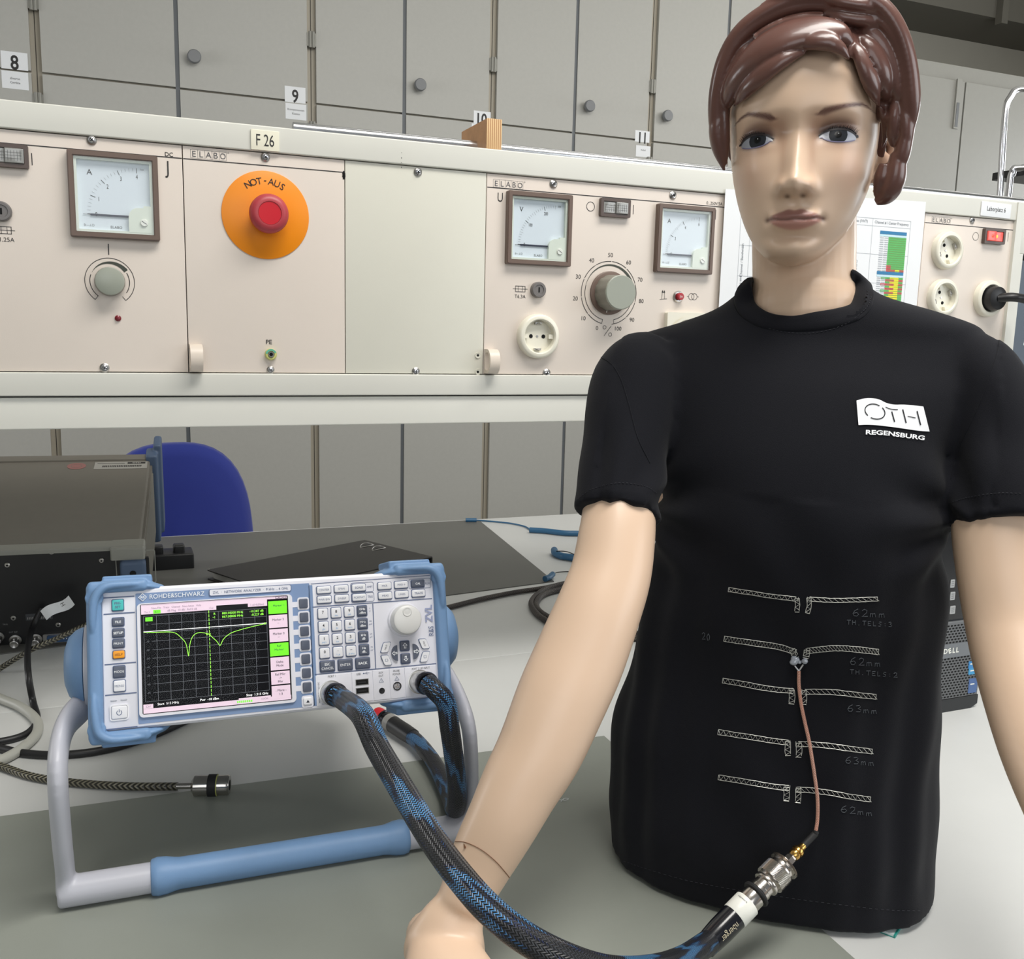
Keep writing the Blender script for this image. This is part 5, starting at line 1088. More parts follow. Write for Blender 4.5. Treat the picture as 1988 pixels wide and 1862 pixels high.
# ---- eyes, brows, lashes painted on the moulded face (thin layers that follow the relief)
def stick(a, b, off=.15):
    h = HTL.ray_cast(Vector((a * .001, b * .001, .2)), Vector((0, 0, -1)))
    return (h[0].x, h[0].y, h[0].z + off * .001) if h[0] is not None else (a * .001, b * .001, .08)
def patch(name, fn_top, fn_bot, a0, a1, mt, off, parent, nx=28, ny=7, label=None):
    vs = []; fs = []
    for i in range(nx + 1):
        a = a0 + (a1 - a0) * i / nx; t, u = fn_top(a), fn_bot(a)
        for j in range(ny + 1): vs.append(stick(a, u + (t - u) * j / ny, off))
    for i in range(nx):
        for j in range(ny): k = i * (ny + 1) + j; fs.append([k, k + ny + 1, k + ny + 2, k + 1])
    b = MB(MI @ HM); b.add(vs, fs, mt); return b.build(name, parent, label, ang=80)
EW = mat('eye_white', (150, 154, 164), .3, coat=.2); EI = mat('iris_grey', (38, 41, 46), .5, spec=.12); EP = mat('pupil_black', (8, 8, 10), .3, spec=.3); LASH = mat('lash_paint', (30, 20, 22), .5); BROWM = mat('brow_paint', (106, 68, 60), .5); LINER = mat('violet_liner', (110, 104, 134), .4); SOCK = mat('lid_shadow', (58, 40, 40), .5)
for sg in (-1, 1):
    a0, a1 = EYES[sg]; mid_ = (a0 + a1) / 2
    u = lambda a: float(eye_u(a, sg)); top = lambda a: float(eye_top(a, sg)); bot = lambda a: min(float(eye_bot(a, sg)), float(eye_top(a, sg)) - .02)
    e_ = patch('eye', top, bot, a0, a1, EW, .25, mq, 56, 8)
    ic = mid_ + (1.0 if sg < 0 else 0.4); ib = EB - 1.5; ri = 7.6
    fi = lambda r, s_: (lambda a: (ib + s_ * math.sqrt(max(0, r * r - (a - ic) ** 2))))
    patch('iris', lambda a: min(top(a), fi(ri, 1)(a)), lambda a: max(bot(a), fi(ri, -1)(a)), ic - ri, ic + ri, EI, .40, e_, 30, 6)
    patch('pupil', lambda a: min(top(a), fi(3.0, 1)(a)), lambda a: fi(3.0, -1)(a), ic - 3.0, ic + 3.0, EP, .50, e_, 16, 5)
    b = MB(MI @ HM); c = Vector(stick(ic + .3, ib + .9, .6)); b.lathe([(0, 0), (.0004, 0), (0, .0002)], mat('catch_light_dot', (235, 238, 240), .2), c.x, c.y, 10, cz=c.z); b.build('catch_dot', e_)
    tp_ = lambda a: math.sqrt(max(0, 1 - ((u(a) - .06) / 1.14) ** 6))
    patch('lash_line', lambda a: top(min(max(a, a0), a1)) + (1.3 + 1.0 * max(0, u(a))) * tp_(a), lambda a: top(min(max(a, a0), a1)) - .8 * tp_(a), mid_ - 15.6 - (1.2 if sg < 0 else 0), mid_ + 15.6 + (1.2 if sg > 0 else 0), LASH, .6, mq, 60, 3)
    patch('lower_liner', lambda a: bot(a) + .55, lambda a: bot(a) - .35, a0 + 1, a1 - 1, LINER, .45, mq, 40, 2)
    b = MB(MI @ HM)
    for i in range(34):
        f = (i + random.uniform(.2, .8)) / 34; a = a0 + (a1 - a0) * f; uu = u(a)
        if uu < -.55: continue
        p = Vector(stick(a, top(a) + .9, .5)); l = (1.0 + .9 * max(0, uu) + random.uniform(-.3, .3)) * .0014; dx = sg * (.25 + .9 * max(0, uu)) + random.uniform(-.25, .25)
        b.tube([p, p + Vector((dx * .45 * l, .75 * l, .45 * l)), p + Vector((dx * l, 1.25 * l, .55 * l))], [.00030, .00018, .00004], LASH, 5)
    b.build('eyelashes', mq)
    B0, B1 = BROWS[sg]; b = MB(MI @ HM)
    for i in range(36):
        v = (i + random.random()) / 36; a = B0 + (B1 - B0) * v * .93; c = float(brow_c(a, sg)); t_ = float(brow_t(a, sg)); bb = c + random.uniform(-.8, .8) * t_
        d_ = sg * (1.8 + 1.2 * v); p0_ = Vector(stick(a, bb, .08)); p1_ = Vector(stick(a + d_ * .7, bb + 1.3 * (1 - v) + .1, .12)); b.tube([p0_, p1_], [.00012, .00004], BROWM, 4)
    b.build('eyebrow', mq)
# ---- hair
GH_ = 7.5
hm = MB(); HAIRM = mat('brown_hair_lacquer', (100, 68, 60), .32, coat=.3, var=.08, vs=22)
ringsL = []
for b_ in np.linspace(-25, 123.5, 60):
    t_ = np.linspace(-math.pi, math.pi, 120, endpoint=False)
    x, y = head_ring(np.clip(b_ * .912, -90, 112.5), t_, 0)
    g = np.interp(b_, [-46, -30, 0, 60, 100, 123.5], [4, 6, 7, 8, 8, 4]); cx = -4
    rr_ = np.hypot(x, y - cx); x = x * (rr_ + g) / rr_; y = cx + (y - cx) * (rr_ + g) / rr_
    lim = np.interp(b_, [-46, -20, 10, 40, 60, 72, 82, 92, 123.5], [-22, -8, 6, 22, 44, 62, 82, 200, 200])
    lm = lim - np.where(x < 0, np.interp(b_, [-25, -16, 0], [46, 34, 0]), 0); y = np.where(y > lm, lm + (y - lm) * .02, y)
    x = np.where(x < 0, x * np.interp(b_, [-25, -8, 12], [.84, .88, 1]), x)
    ringsL.append([(x[j] * .001, b_ * .001, y[j] * .001) for j in range(120)])
hm.loops(ringsL, HAIRM)
# outer guide surface for the locks
gl = []
for b_ in np.linspace(-111, 119, 60):
    t_ = np.linspace(-math.pi, math.pi, 90, endpoint=False); x, y = head_ring(np.clip(b_ * .945, -111, 112.4), t_, 0); cx = -4; rr_ = np.hypot(x, y - cx); g = 5.5
    gl.append([(x[j] * (rr_[j] + g) / rr_[j] * .001, b_ * .001, (cx + (y[j] - cx) * (rr_[j] + g) / rr_[j]) * .001) for j in range(90)])
gm = MB(); gm.loops(gl, HAIRM); GT = BVHTree.FromPolygons([tuple(v) for v in gm.v], gm.f)
CL_ = HI @ CAM
def guide(px, py, lift):
    r = (HI.to_3x3() @ ray(px, py)).normalized(); h = GT.ray_cast(CL_, r)
    if h[0] is None:
        best = None
        for t_ in np.linspace(.72, .95, 24):
            P = CL_ + r * float(t_); q_ = GT.find_nearest(P)
            if best is None or q_[3] < best[0]: best = (q_[3], P, q_[1] if (P - q_[0]).dot(q_[1]) > 0 else -q_[1])
        return best[1] + best[2] * lift * .2, best[2]
    n_ = h[1] if h[1].dot(r) < 0 else -h[1]
    return h[0] + n_ * lift, n_
def lock(pts, wd, tk, lift=.002, nr_=4, ra=.05):
    """pts: pixels along the lock; wd widths (m), tk thickness"""
    S = spline([(x, y, w_) for (x, y), w_ in zip(pts, wd)], 6); P = []; NN = []; Wd = []; n_ = len(S)
    for i, s in enumerate(S): p, q_ = guide(s[0], s[1], lift * math.sin(math.pi * min(1, .15 + .8 * i / n_))); P.append(p); NN.append(q_); Wd.append(max(.0008, s[2]))
    for _ in range(2): NN = [(NN[max(i - 1, 0)] + NN[i] * 2 + NN[min(i + 1, n_ - 1)]).normalized() for i in range(n_)]
    T_ = [(P[min(i + 1, n_ - 1)] - P[max(i - 1, 0)]).normalized() for i in range(n_)]
    ref = [tuple(NN[i].cross(T_[i])) for i in range(n_)]
    hm.tube(P, Wd, HAIRM, 28, ry=[min(tk, w_ * .75) for w_ in Wd], ref=ref, ridge=None)
LK_ = [
 ([(1590, -6), (1625, -4), (1650, 0), (1680, 6), (1715, 22)], [.006, .012, .013, .012, .006], .007, -.004),
 ([(1600, 22), (1628, 24), (1652, 28), (1680, 34), (1710, 50)], [.006, .012, .013, .012, .006], .007, -.005),
 ([(1610, 50), (1640, 52), (1665, 58), (1690, 70)], [.006, .011, .011, .006], .006, -.005),
 ([(1402, 190), (1402, 235), (1403, 275), (1409, 322)], [.005, .008, .008, .0015], .006, -.004),
 ([(1740, 190), (1740, 225), (1736, 262), (1732, 285)], [.005, .010, .008, .002], .006, -.003),
 ([(1716, 190), (1716, 215), (1720, 235)], [.004, .008, .003], .005, -.002),
 # big fringe lock sweeping to the viewer's left, its lower edge standing off the forehead
 ([(1650, 88), (1624, 76), (1585, 72), (1535, 82), (1487, 106), (1448, 144), (1420, 190), (1404, 232)], [.004, .012, .0165, .0175, .0165, .013, .009, .002], .0085, .006),
 ([(1644, 121), (1625, 106), (1600, 95), (1572, 91), (1540, 92)], [.0012, .0055, .0085, .0085, .003], .0062, .008),
 ([(1564, 104), (1536, 113), (1502, 134), (1470, 160), (1446, 184), (1427, 206)], [.0015, .006, .0085, .0085, .006, .0012], .0055, .0035),
 # bands over the crown, left of the parting
 ([(1646, 52), (1610, 38), (1565, 36), (1512, 48), (1466, 78), (1428, 124), (1406, 178), (1398, 236), (1404, 290)], [.003, .0075, .009, .0095, .0095, .009, .0085, .006, .002], .0085, .0035),
 ([(1648, 30), (1612, 12), (1565, 10), (1512, 22), (1460, 52), (1420, 98), (1397, 158), (1390, 222), (1396, 285), (1406, 320)], [.003, .007, .008, .0085, .0085, .0085, .008, .007, .0055, .002], .0080, .003),
 ([(1650, 8), (1606, -8), (1550, -4), (1495, 18), (1440, 58), (1406, 112), (1389, 180), (1386, 245), (1394, 300)], [.004, .009, .009, .009, .0085, .008, .0075, .006, .002], .0070, .001),
 ([(1650, -8), (1600, -22), (1540, -14), (1480, 14)], [.006, .010, .010, .004], .006, .0),
 # right of the parting
 ([(1652, 10), (1690, 0), (1724, 26), (1750, 72), (1765, 132), (1771, 200), (1766, 262)], [.004, .009, .0095, .0095, .0095, .009, .004], .0070, .0005),
 ([(1654, 34), (1690, 30), (1724, 54), (1746, 100), (1757, 160), (1760, 228), (1752, 292)], [.003, .007, .0085, .0085, .0085, .0075, .002], .0078, .002),
 ([(1656, 54), (1688, 62), (1714, 92), (1732, 136), (1742, 182), (1742, 206)], [.003, .0085, .0105, .0105, .008, .002], .0092, .004),
 ([(1654, 72), (1672, 88), (1690, 120), (1705, 158), (1716, 190), (1718, 206)], [.002, .0075, .0105, .0105, .007, .002], .0085, .005),
 ([(1652, 84), (1660, 104), (1672, 138), (1688, 172), (1704, 204)], [.002, .006, .0075, .0075, .0018], .0062, .004),
 ([(1650, 60), (1652, 85), (1650, 112)], [.004, .006, .002], .005, .001),
 ([(1752, 196), (1759, 240), (1755, 285), (1747, 312)], [.006, .009, .0075, .002], .0075, .002),
 ([(1712, 206), (1724, 222), (1731, 246), (1729, 272)], [.003, .0065, .0055, .0015], .0055, .003),
 ([(1706, 206), (1712, 232), (1714, 262), (1710, 290)], [.002, .0038, .0034, .0008], .0034, .002),
 ([(1762, 236), (1757, 276), (1748, 312), (1740, 330)], [.006, .009, .009, .004], .008, -.002),
 # nape lobe below the ear
 ([(1742, 296), (1742, 326), (1736, 356), (1722, 380), (1700, 393)], [.007, .0115, .0125, .0105, .004], .0105, -.004),
 ([(1722, 318), (1718, 350), (1704, 382)], [.008, .0105, .004], .0095, -.010),
 # left side behind the cheek
 ([(1394, 215), (1388, 250), (1393, 290), (1406, 332)], [.006, .008, .007, .0015], .0065, -.002),
]
for a in LK_: lock(*a)
V, F = remesh(hm, .0011, 5, .5)
raw_obj('hair', np.array([list(MI @ HM @ Vector(v)) for v in V]), F, HAIRM, mq, 'brown moulded short hair with a swept fringe', ang=70)
# ================================================================== T-shirt (on the mannequin)
def ip(y, T): return float(np.interp(y, [t[0] for t in T], [t[1] for t in T]))
TL = [(530, 1462), (548, 1452), (560, 1440), (575, 1425), (598, 1394), (619, 1345), (640, 1270), (655, 1235), (690, 1215), (760, 1222), (850, 1255), (930, 1284), (1020, 1273), (1100, 1263), (1180, 1245), (1250, 1226), (1320, 1210), (1380, 1195), (1450, 1186), (1600, 1189), (1660, 1188), (1720, 1215), (1800, 1215)]
TR = [(515, 1662), (535, 1668), (560, 1687), (581, 1729), (602, 1799), (616, 1869), (630, 1905), (680, 1915), (760, 1900), (850, 1868), (910, 1849), (960, 1845), (1050, 1838), (1150, 1832), (1300, 1830), (1450, 1828), (1560, 1822), (1600, 1818), (1700, 1817), (1760, 1812), (1800, 1803), (1900, 1800)]
def ring_pts(l, f, z, a, b_, n=64, pw=2.25):
    P = []
    for j in range(n):
        t = 2 * math.pi * j / n; s, c = math.sin(t), math.cos(t); k = (abs(s) ** pw + abs(c) ** pw) ** (-1 / pw)
        P.append(C_(z, l + a * s * k, f + b_ * c * k))
    return P
def fit_ring(z, f, b_, pw=2.25):
    l, a = 0.0, .15
    for it in range(25):
        P = [proj(p) for p in ring_pts(l, f, z, a, b_, 64, pw)]
        i0 = min(range(64), key=lambda i: P[i][0]); i1 = max(range(64), key=lambda i: P[i][0])
        eL = ip(P[i0][1], TL) - P[i0][0]; eR = ip(P[i1][1], TR) - P[i1][0]
        s = .83 / FPX
        l += (eL + eR) / 2 * s; a += (eR - eL) / 2 * s; a = max(.02, a)
    return l, a
tm = MB(); SHIRT = mat('black_cotton', (14, 15, 22), .9, spec=.25, sheen=.05, bump=.3, bs=1800)
zs = [(.7545, .0, .110, 2.5), (.775, .0, .112, 2.4), (.82, .0, .112, 2.4), (.88, .0, .106, 2.3), (.94, .0, .098, 2.2), (1.00, .0, .098, 2.2), (1.05, .003, .103, 2.2), (1.10, .006, .106, 2.2), (1.14, .006, .104, 2.2), (1.18, .004, .096, 2.2), (1.215, .0, .086, 2.2), (1.245, -.004, .075, 2.2), (1.268, -.008, .064, 2.1), (1.288, -.012, .055, 2.1), (1.302, -.014, .052, 2.0), (1.315, -.015, .050, 2.), (1.330, -.015, .048, 2.), (1.345, -.015, .046, 2.)]
R_ = []
for z, f, b_, pw in zs: l, a = fit_ring(z, f, b_, pw); R_.append([l, f, z, a, b_, pw])
S = spline(R_, 5)
tm.loops([ring_pts(s[0], s[1], s[2], s[3], s[4], 64, s[5]) for s in S], SHIRT)
# sleeves
limb(tm, [(1235, 668, 1345, 720, .935), (1195, 672, 1330, 760, .928), (1165, 695, 1310, 800, .915), (1149, 760, 1300, 860, .902), (1136, 840, 1290, 905, .888), (1122, 920, 1284, 960, .876), (1113, 1003, 1279, 994, .864)], sq=.86, n=5, seg=40)
limb(tm, [(1820, 690, 1905, 655, .865), (1832, 750, 1965, 690, .857), (1844, 820, 2008, 775, .85), (1848, 890, 2032, 860, .845), (1846, 960, 2050, 938, .838), (1848, 1022, 2062, 1008, .832)], sq=.98, n=5, seg=40)
V, F = remesh(tm, .0035, 6, .6)
# folds: soft vertical drape at the sides, pulls from the armpits, drape between the bust and the waist
P = V - np.array([AXP.x, AXP.y, 0]); l_ = P @ np.array(LF); f_ = P @ np.array(FW); z_ = V[:, 2]
nrm = np.zeros_like(V)
me = bpy.data.meshes.new('t'); me.from_pydata([tuple(v) for v in V], [], F); me.update(); nn = np.empty(len(V) * 3); me.vertices.foreach_get('normal', nn); nrm = nn.reshape(-1, 3); bpy.data.meshes.remove(me)
low = 1 / (1 + np.exp((z_ - 1.08) / .04)); side = np.clip(np.abs(l_) / .13, 0, 1) ** 2
d = .0026 * low * side * np.sin(l_ * 190 + 2.2 * np.sin(z_ * 9)) + .0016 * low * np.sin(l_ * 75 + 3 * z_ + .8 * np.sin(z_ * 14))
for sx, zx in ((-.15, 1.12), (.16, 1.13)):
    dx, dz = l_ - sx, z_ - zx; ang = np.arctan2(dz, -np.sign(sx) * dx); rr = np.hypot(dx, dz); d += .0030 * np.sin(ang * 9 + 1) * np.exp(-((rr - .055) / .035) ** 2) * (np.abs(l_) < .3)
d += .0022 * np.exp(-((np.abs(l_) - .175) / .018) ** 2) * np.sin(z_ * 95 + l_ * 50) * (z_ > 1.14)
d += .0012 * np.sin(z_ * 60 + l_ * 25 + 2 * np.sin(l_ * 30)) * (z_ < 1.15)
d *= np.where(np.abs(l_) > .165, .12, 1.) * np.clip((z_ - .735) / .07, .25, 1)
V = V + nrm * d[:, None]
V[:, 2] = np.maximum(V[:, 2], TZ + .0035)
PIX = np.array([proj(v) for v in V]); inside = np.zeros(len(V), bool)
POLY = [(1436, 500), (1438, 566), (1433, 582), (1438, 600), (1454, 615), (1483, 629), (1535, 636), (1591, 633), (1642, 621), (1672, 607), (1687, 588), (1689, 566), (1684, 500)]
for k in range(len(POLY)):
    (xa, ya), (xb, yb) = POLY[k], POLY[(k + 1) % len(POLY)]; c_ = ((ya > PIX[:, 1]) != (yb > PIX[:, 1])) & (PIX[:, 0] < (xb - xa) * (PIX[:, 1] - ya) / ((yb - ya) if yb != ya else 1e-9) + xa); inside ^= c_
inside &= (z_ > 1.27)
F0_ = F
F = [f for f in F if not all(inside[i] for i in f)]
TT = bvh(V, F)
ts = raw_obj('t_shirt', V - np.array([AXP.x, AXP.y, TZ]), F, SHIRT, mq, 'black cotton T-shirt with white chest print and stitched antennas', ang=80)
# collar: a ribbed band lying between the neck opening and the seam
m = MB(MI)
inner = [(1456, 541, .915), (1455, 556, .905), (1462, 584, .888), (1478, 601, .876), (1502, 612, .867), (1540, 616, .861), (1580, 609, .860), (1625, 601, .866), (1651, 592, .876), (1662, 573, .889), (1664, 550, .902), (1657, 527, .913)]
outer = [(1432, 562, .915), (1425, 580, .902), (1430, 600, .885), (1447, 620, .870), (1480, 636, .858), (1535, 643, .851), (1592, 640, .850), (1645, 628, .855), (1678, 612, .868), (1694, 590, .884), (1695, 566, .900), (1688, 552, .912)]
NB = atd(1560, 535, .935)
def dep(T, px, py, d, off):
    h = T.ray_cast(CAM, ray(px, py).normalized()); r_ = ray(px, py)
    return d if h[0] is None or abs(h[3] / r_.length - d) > .05 else h[3] / r_.length - off
TFULL = BVHTree.FromPolygons([Vector(v) for v in V], F0_)
inner = [(x, y, dep(HT, x + (3 if x < 1500 else -3 if x > 1620 else 0), y, d, .0035)) for x, y, d in inner]
outer = [(x, y, dep(TFULL, x + (3 if x < 1440 else -3 if x > 1685 else 0), y, d, .0005)) for x, y, d in outer]
def close(front, rad, dz):
    P = [atd(*p) for p in front]; a, e = P[-1], P[0]; mid = (a + e) / 2; back = []
    for k in range(1, 6):
        t = math.pi * k / 6; hx = (a - e) / 2; back.append(mid + hx * math.cos(t) - FW * (rad * math.sin(t)) + UP * (dz * math.sin(t)))
    return spline([list(p) for p in P + back + [P[0]]], 6)[:-1]
LI, LO = close(inner, .060, .004), close(outer, .072, -.008); n = len(LI)
def row(w_, o_): return [Vector(LI[i]) * (1 - w_) + Vector(LO[i]) * w_ + ((Vector(LO[i]) - C_(Vector(LO[i]).z, 0, 0)).normalized() * .6 + UP * .8) * o_ for i in range(n)]
Ls = [row(-.02, -.0040), row(-.06, -.0012), row(-.03, .0012), row(.10, .0022), row(.35, .0026), row(.65, .0022), row(.92, .0016), row(1.02, -.0006), row(.98, -.005)]
m.loops(Ls, SHIRT, False, False); m.build('collar', ts, ang=70)
def on_shirt(px, py, off=.0006): return hit(TT, px, py, off)[0]
def thread(mb, pts, r, mt, off=.0005, n=1):
    P = []
    for a, c in zip(pts[:-1], pts[1:]):
        for k in range(n): P.append((a[0] + (c[0] - a[0]) * k / n, a[1] + (c[1] - a[1]) * k / n))
    P.append(pts[-1]); Q = [on_shirt(x, y, off) for x, y in P]; Q = [q for q in Q if q is not None]
    if len(Q) > 1: mb.tube(Q, r, mt, 5)
# seams
STI = mat('black_thread', (38, 39, 46), .8)
for name, pts in (('hem_stitch', [(1212, 1672), (1260, 1688), (1330, 1708), (1400, 1722), (1480, 1735), (1560, 1747), (1640, 1757), (1720, 1766), (1790, 1768)]), ('cuff_stitch', [(1118, 972), (1150, 950), (1200, 938), (1250, 944), (1276, 958)]), ('cuff_stitch', [(1850, 975), (1880, 966), (1930, 958), (1986, 958)]), ('shoulder_seam', [(1160, 690), (1185, 705), (1205, 735), (1222, 790), (1238, 850), (1262, 900)]), ('shoulder_seam', [(1944, 640), (1935, 690), (1915, 750), (1890, 810), (1862, 870), (1846, 930)]), ('collar_stitch', [(1446, 612), (1480, 634), (1530, 646), (1585, 646), (1640, 630), (1680, 600), (1692, 575)])):
    mb = MB(MI); S = spline([(x, y) for x, y in pts], 14)
    if 'stitch' in name:
        for i in range(0, len(S) - 1, 2): thread(mb, [S[i], S[i + 1]], .00028, STI)
    else: thread(mb, S, .0005, SHIRT, .0001)
    if mb.v: mb.build(name, ts)
# stitched dipole antennas
SILV = mat('silver_thread', (206, 206, 200), .35, .3)
def track(mb, cl, hw, dens, style):
    """zigzag filled band along the pixel polyline cl, half width hw px"""
    S = spline(cl, 10); n = len(S); L0 = [0]
    for i in range(1, n): L0.append(L0[-1] + math.hypot(S[i][0] - S[i - 1][0], S[i][1] - S[i - 1][1]))
    def at(l):
        i = min(n - 2, max(0, int(np.searchsorted(L0, l)) - 1)); f = (l - L0[i]) / max(1e-6, L0[i + 1] - L0[i]); x, y = S[i] + (S[i + 1] - S[i]) * f; dx, dy = S[i + 1] - S[i]; q_ = math.hypot(dx, dy); return x, y, dx / q_, dy / q_
    hw *= 1.35; T_ = L0[-1]; r = .0003
    for s in (-1, 1):
        P = []
        for l in np.arange(0, T_ + .01, 6.): x, y, dx, dy = at(min(l, T_)); w_ = hw + random.uniform(-.4, .4); P.append((x - dy * w_ * s, y + dx * w_ * s))
        thread(mb, P, r, SILV)
    P = []; k = 0
    for l in np.arange(0, T_, dens):
        x, y, dx, dy = at(min(l, T_)); s = 1 if k % 2 else -1
        if style == 's': P.append((x - dy * hw * s + dx * s * 2.5, y + dx * hw * s + dy * s * 2.5))
        else: P.append((x - dy * hw * s, y + dx * hw * s))
        k += 1
    thread(mb, P, r, SILV)
    for l in (0, T_):
        x, y, dx, dy = at(l); thread(mb, [(x - dy * hw, y + dx * hw), (x + dy * hw, y - dx * hw)], r, SILV)
c7 = lambda x, y: np.array((x / 3.386 + 1300, y / 3.386 + 1100))
ANT = [
 (([(388, 150), (520, 170), (660, 192), (780, 207), (845, 215)], [(838, 210), (840, 250), (838, 298)]), ([(1365, 212), (1230, 218), (1080, 222), (960, 215), (905, 212)], [(915, 205), (918, 255), (906, 305)]), 10, 5.5),
 (([(360, 473), (480, 492), (620, 512), (730, 530), (800, 552), (830, 560)], [(806, 545), (822, 580), (832, 600)]), ([(1370, 560), (1240, 545), (1100, 535), (980, 545), (900, 555)], [(905, 550), (900, 580), (895, 600)]), 13, 3.2),
 (([(350, 748), (480, 770), (620, 797), (740, 812), (815, 818)], [(802, 812), (805, 860), (800, 902)]), ([(1355, 855), (1230, 842), (1080, 825), (960, 822), (870, 822)], [(884, 815), (885, 860), (880, 905)]), 12, 5.),
 (([(320, 1088), (450, 1108), (590, 1130), (700, 1148), (790, 1158)], [(778, 1150), (776, 1200), (778, 1242)]), ([(1330, 1215), (1200, 1200), (1060, 1180), (940, 1168), (830, 1165)], [(850, 1160), (852, 1210), (848, 1252)]), 12, 5.2),
 (([(322, 1385), (450, 1405), (590, 1430), (700, 1448), (790, 1455)], [(768, 1450), (768, 1500), (766, 1540)]), ([(1318, 1530), (1190, 1512), (1060, 1488), (930, 1470), (832, 1465)], [(846, 1460), (846, 1510), (842, 1552)]), 12, 5.),
]
for i, (lft, rgt, hw, dens) in enumerate(ANT):
    mb = MB(MI)
    for j, half in enumerate((lft, rgt)):
        for k, pl in enumerate(half): track(mb, [c7(*p) for p in pl], (hw if k == 0 else hw * 1.1) / 3.386, dens, 'z' if j == 0 else 's')
    mb.build('stitched_antenna', ts, 'silver thread dipole antenna stitched on the shirt')
# pencilled notes
CH = mat('chalk_mark', (84, 88, 94), .9)
STR = {'6': [[(.8, 1), (.3, .75), (.05, .35), (.2, .05), (.6, 0), (.85, .25), (.6, .5), (.15, .4)]], '2': [[(.1, .8), (.4, 1), (.8, .85), (.7, .5), (.1, 0), (.9, .02)]], '3': [[(.1, .95), (.6, 1), (.8, .8), (.4, .55), (.85, .35), (.7, .05), (.1, .05)]], 'm': [[(0, 0), (.05, .5)], [(.05, .4), (.3, .5), (.35, 0)], [(.35, .4), (.65, .5), (.75, 0)]], '0': [[(.5, 1), (.1, .6), (.3, 0), (.7, .1), (.85, .6), (.5, 1)]], 'T': [[(0, .9), (.9, .9)], [(.45, .9), (.4, 0)]], 'H': [[(.1, .9), (.1, 0)], [(.8, .9), (.8, 0)], [(.1, .5), (.8, .5)]], '.': [[(.3, 0), (.45, 0)]], 'J': [[(.7, .9), (.7, .2), (.3, 0), (.1, .15)]], 'E': [[(.8, .9), (.1, .9), (.1, 0), (.8, 0)], [(.1, .45), (.6, .45)]], 'L': [[(.1, .9), (.1, 0), (.7, 0)]], 'S': [[(.8, .85), (.3, .9), (.2, .6), (.7, .35), (.6, 0), (.1, .05)]], ':': [[(.4, .6), (.5, .6)], [(.4, .15), (.5, .15)]], ' ': []}
def scribble(t, x, y, h, wd, slope):
    mb = MB(MI)
    for i, ch in enumerate(t):
        for st in STR[ch]: thread(mb, [(x + (i + a * .8) * wd, y - c * h + (i * wd) * slope) for a, c in st], .00032, CH, .0004)
    mb.build('chalk_note', ts)
for t, x, y, h, wd, sl in (('62mm', 1655, 1196, 14, 17, .05), ('TH.TELS:3', 1644, 1212, 9, 10, .06), ('20', 1363, 1241, 13, 9, .25), ('62mm', 1650, 1290, 14, 16, .08), ('TH.TELS:2', 1650, 1308, 9, 10.5, .08), ('63mm', 1645, 1381, 13, 15.5, .10), ('63mm', 1641, 1482, 13, 15, .10), ('62mm', 1632, 1577, 13, 16.5, .14)): scribble(t, x, y, h, wd, sl)
# chest print
def shirt_poly(mb, P, off, mt, n=3):
    Q = []
    m_ = len(P)
    for i in range(m_):
        a, c = P[i], P[(i + 1) % m_]
        for k in range(n): Q.append((a[0] + (c[0] - a[0]) * k / n, a[1] + (c[1] - a[1]) * k / n))
    vs = [on_shirt(x, y, off) for x, y in Q]; cx, cy = np.mean([q_[0] for q_ in Q]), np.mean([q_[1] for q_ in Q])
    tri = tessellate_polygon([[Vector((x, y, 0)) for x, y in Q]]); mb.add(vs, [list(t) for t in tri], mt)
def shirt_grid(mb, x0, x1, ft, fb, off, mt, nx=24, ny=8):
    vs = []; fs = []
    for i in range(nx + 1):
        u = i / nx
        for j in range(ny + 1):
            (xa, ya), (xb, yb) = ft(u), fb(u); v = j / ny; vs.append(on_shirt(xa + (xb - xa) * v, ya + (yb - ya) * v, off))
    for i in range(nx):
        for j in range(ny): k = i * (ny + 1) + j; fs.append([k, k + 1, k + ny + 2, k + ny + 1])
    mb.add(vs, fs, mt)
PW_ = mat('white_shirt_print', (246, 247, 250), .6); PD = mat('print_gap', (30, 31, 36), .85)
c2b = lambda x, y: (x / 5.124 + 1600, y / 5.124 + 740)
top_ = [c2b(*p) for p in ((320, 197), (380, 180), (450, 173), (540, 185), (620, 222), (700, 237), (780, 236), (880, 243), (982, 254))]
bot_ = [c2b(*p) for p in ((340, 440), (420, 437), (500, 440), (600, 450), (720, 465), (850, 484), (950, 497), (1042, 502))]
def along(T): 
    S = np.array(spline(T, 8)); L0 = np.r_[0, np.cumsum(np.hypot(*np.diff(S, axis=0).T))]; return lambda u: (float(np.interp(u * L0[-1], L0, S[:, 0])), float(np.interp(u * L0[-1], L0, S[:, 1])))
mb = MB(MI); shirt_grid(mb, 0, 1, along([np.array(p) for p in top_]), along([np.array(p) for p in bot_]), .0009, PW_)
pr_ = mb.build('chest_print', ts, 'white flag shaped chest print reading OTH', ang=80)
mb = MB(MI)
def stroke(P, wpx, off=.0013, mt=PD):
    P = [np.array(c2b(*p)) for p in P]; S = spline(P, 6) if len(P) > 2 else [P[0] + (P[1] - P[0]) * k / 6 for k in range(7)]; vs = []; fs = []
    for i, s in enumerate(S):
        d = S[min(i + 1, len(S) - 1)] - S[max(i - 1, 0)]; d = d / (np.hypot(*d) + 1e-9); w_ = wpx / 5.124 / 2
        vs += [on_shirt(s[0] - d[1] * w_, s[1] + d[0] * w_, off), on_shirt(s[0] + d[1] * w_, s[1] - d[0] * w_, off)]
        if i: k = 2 * i - 2; fs.append([k, k + 1, k + 3, k + 2])
    mb.add(vs, fs, mt)
cxo, cyo, ro_x, ro_y = 502, 307, 98, 74
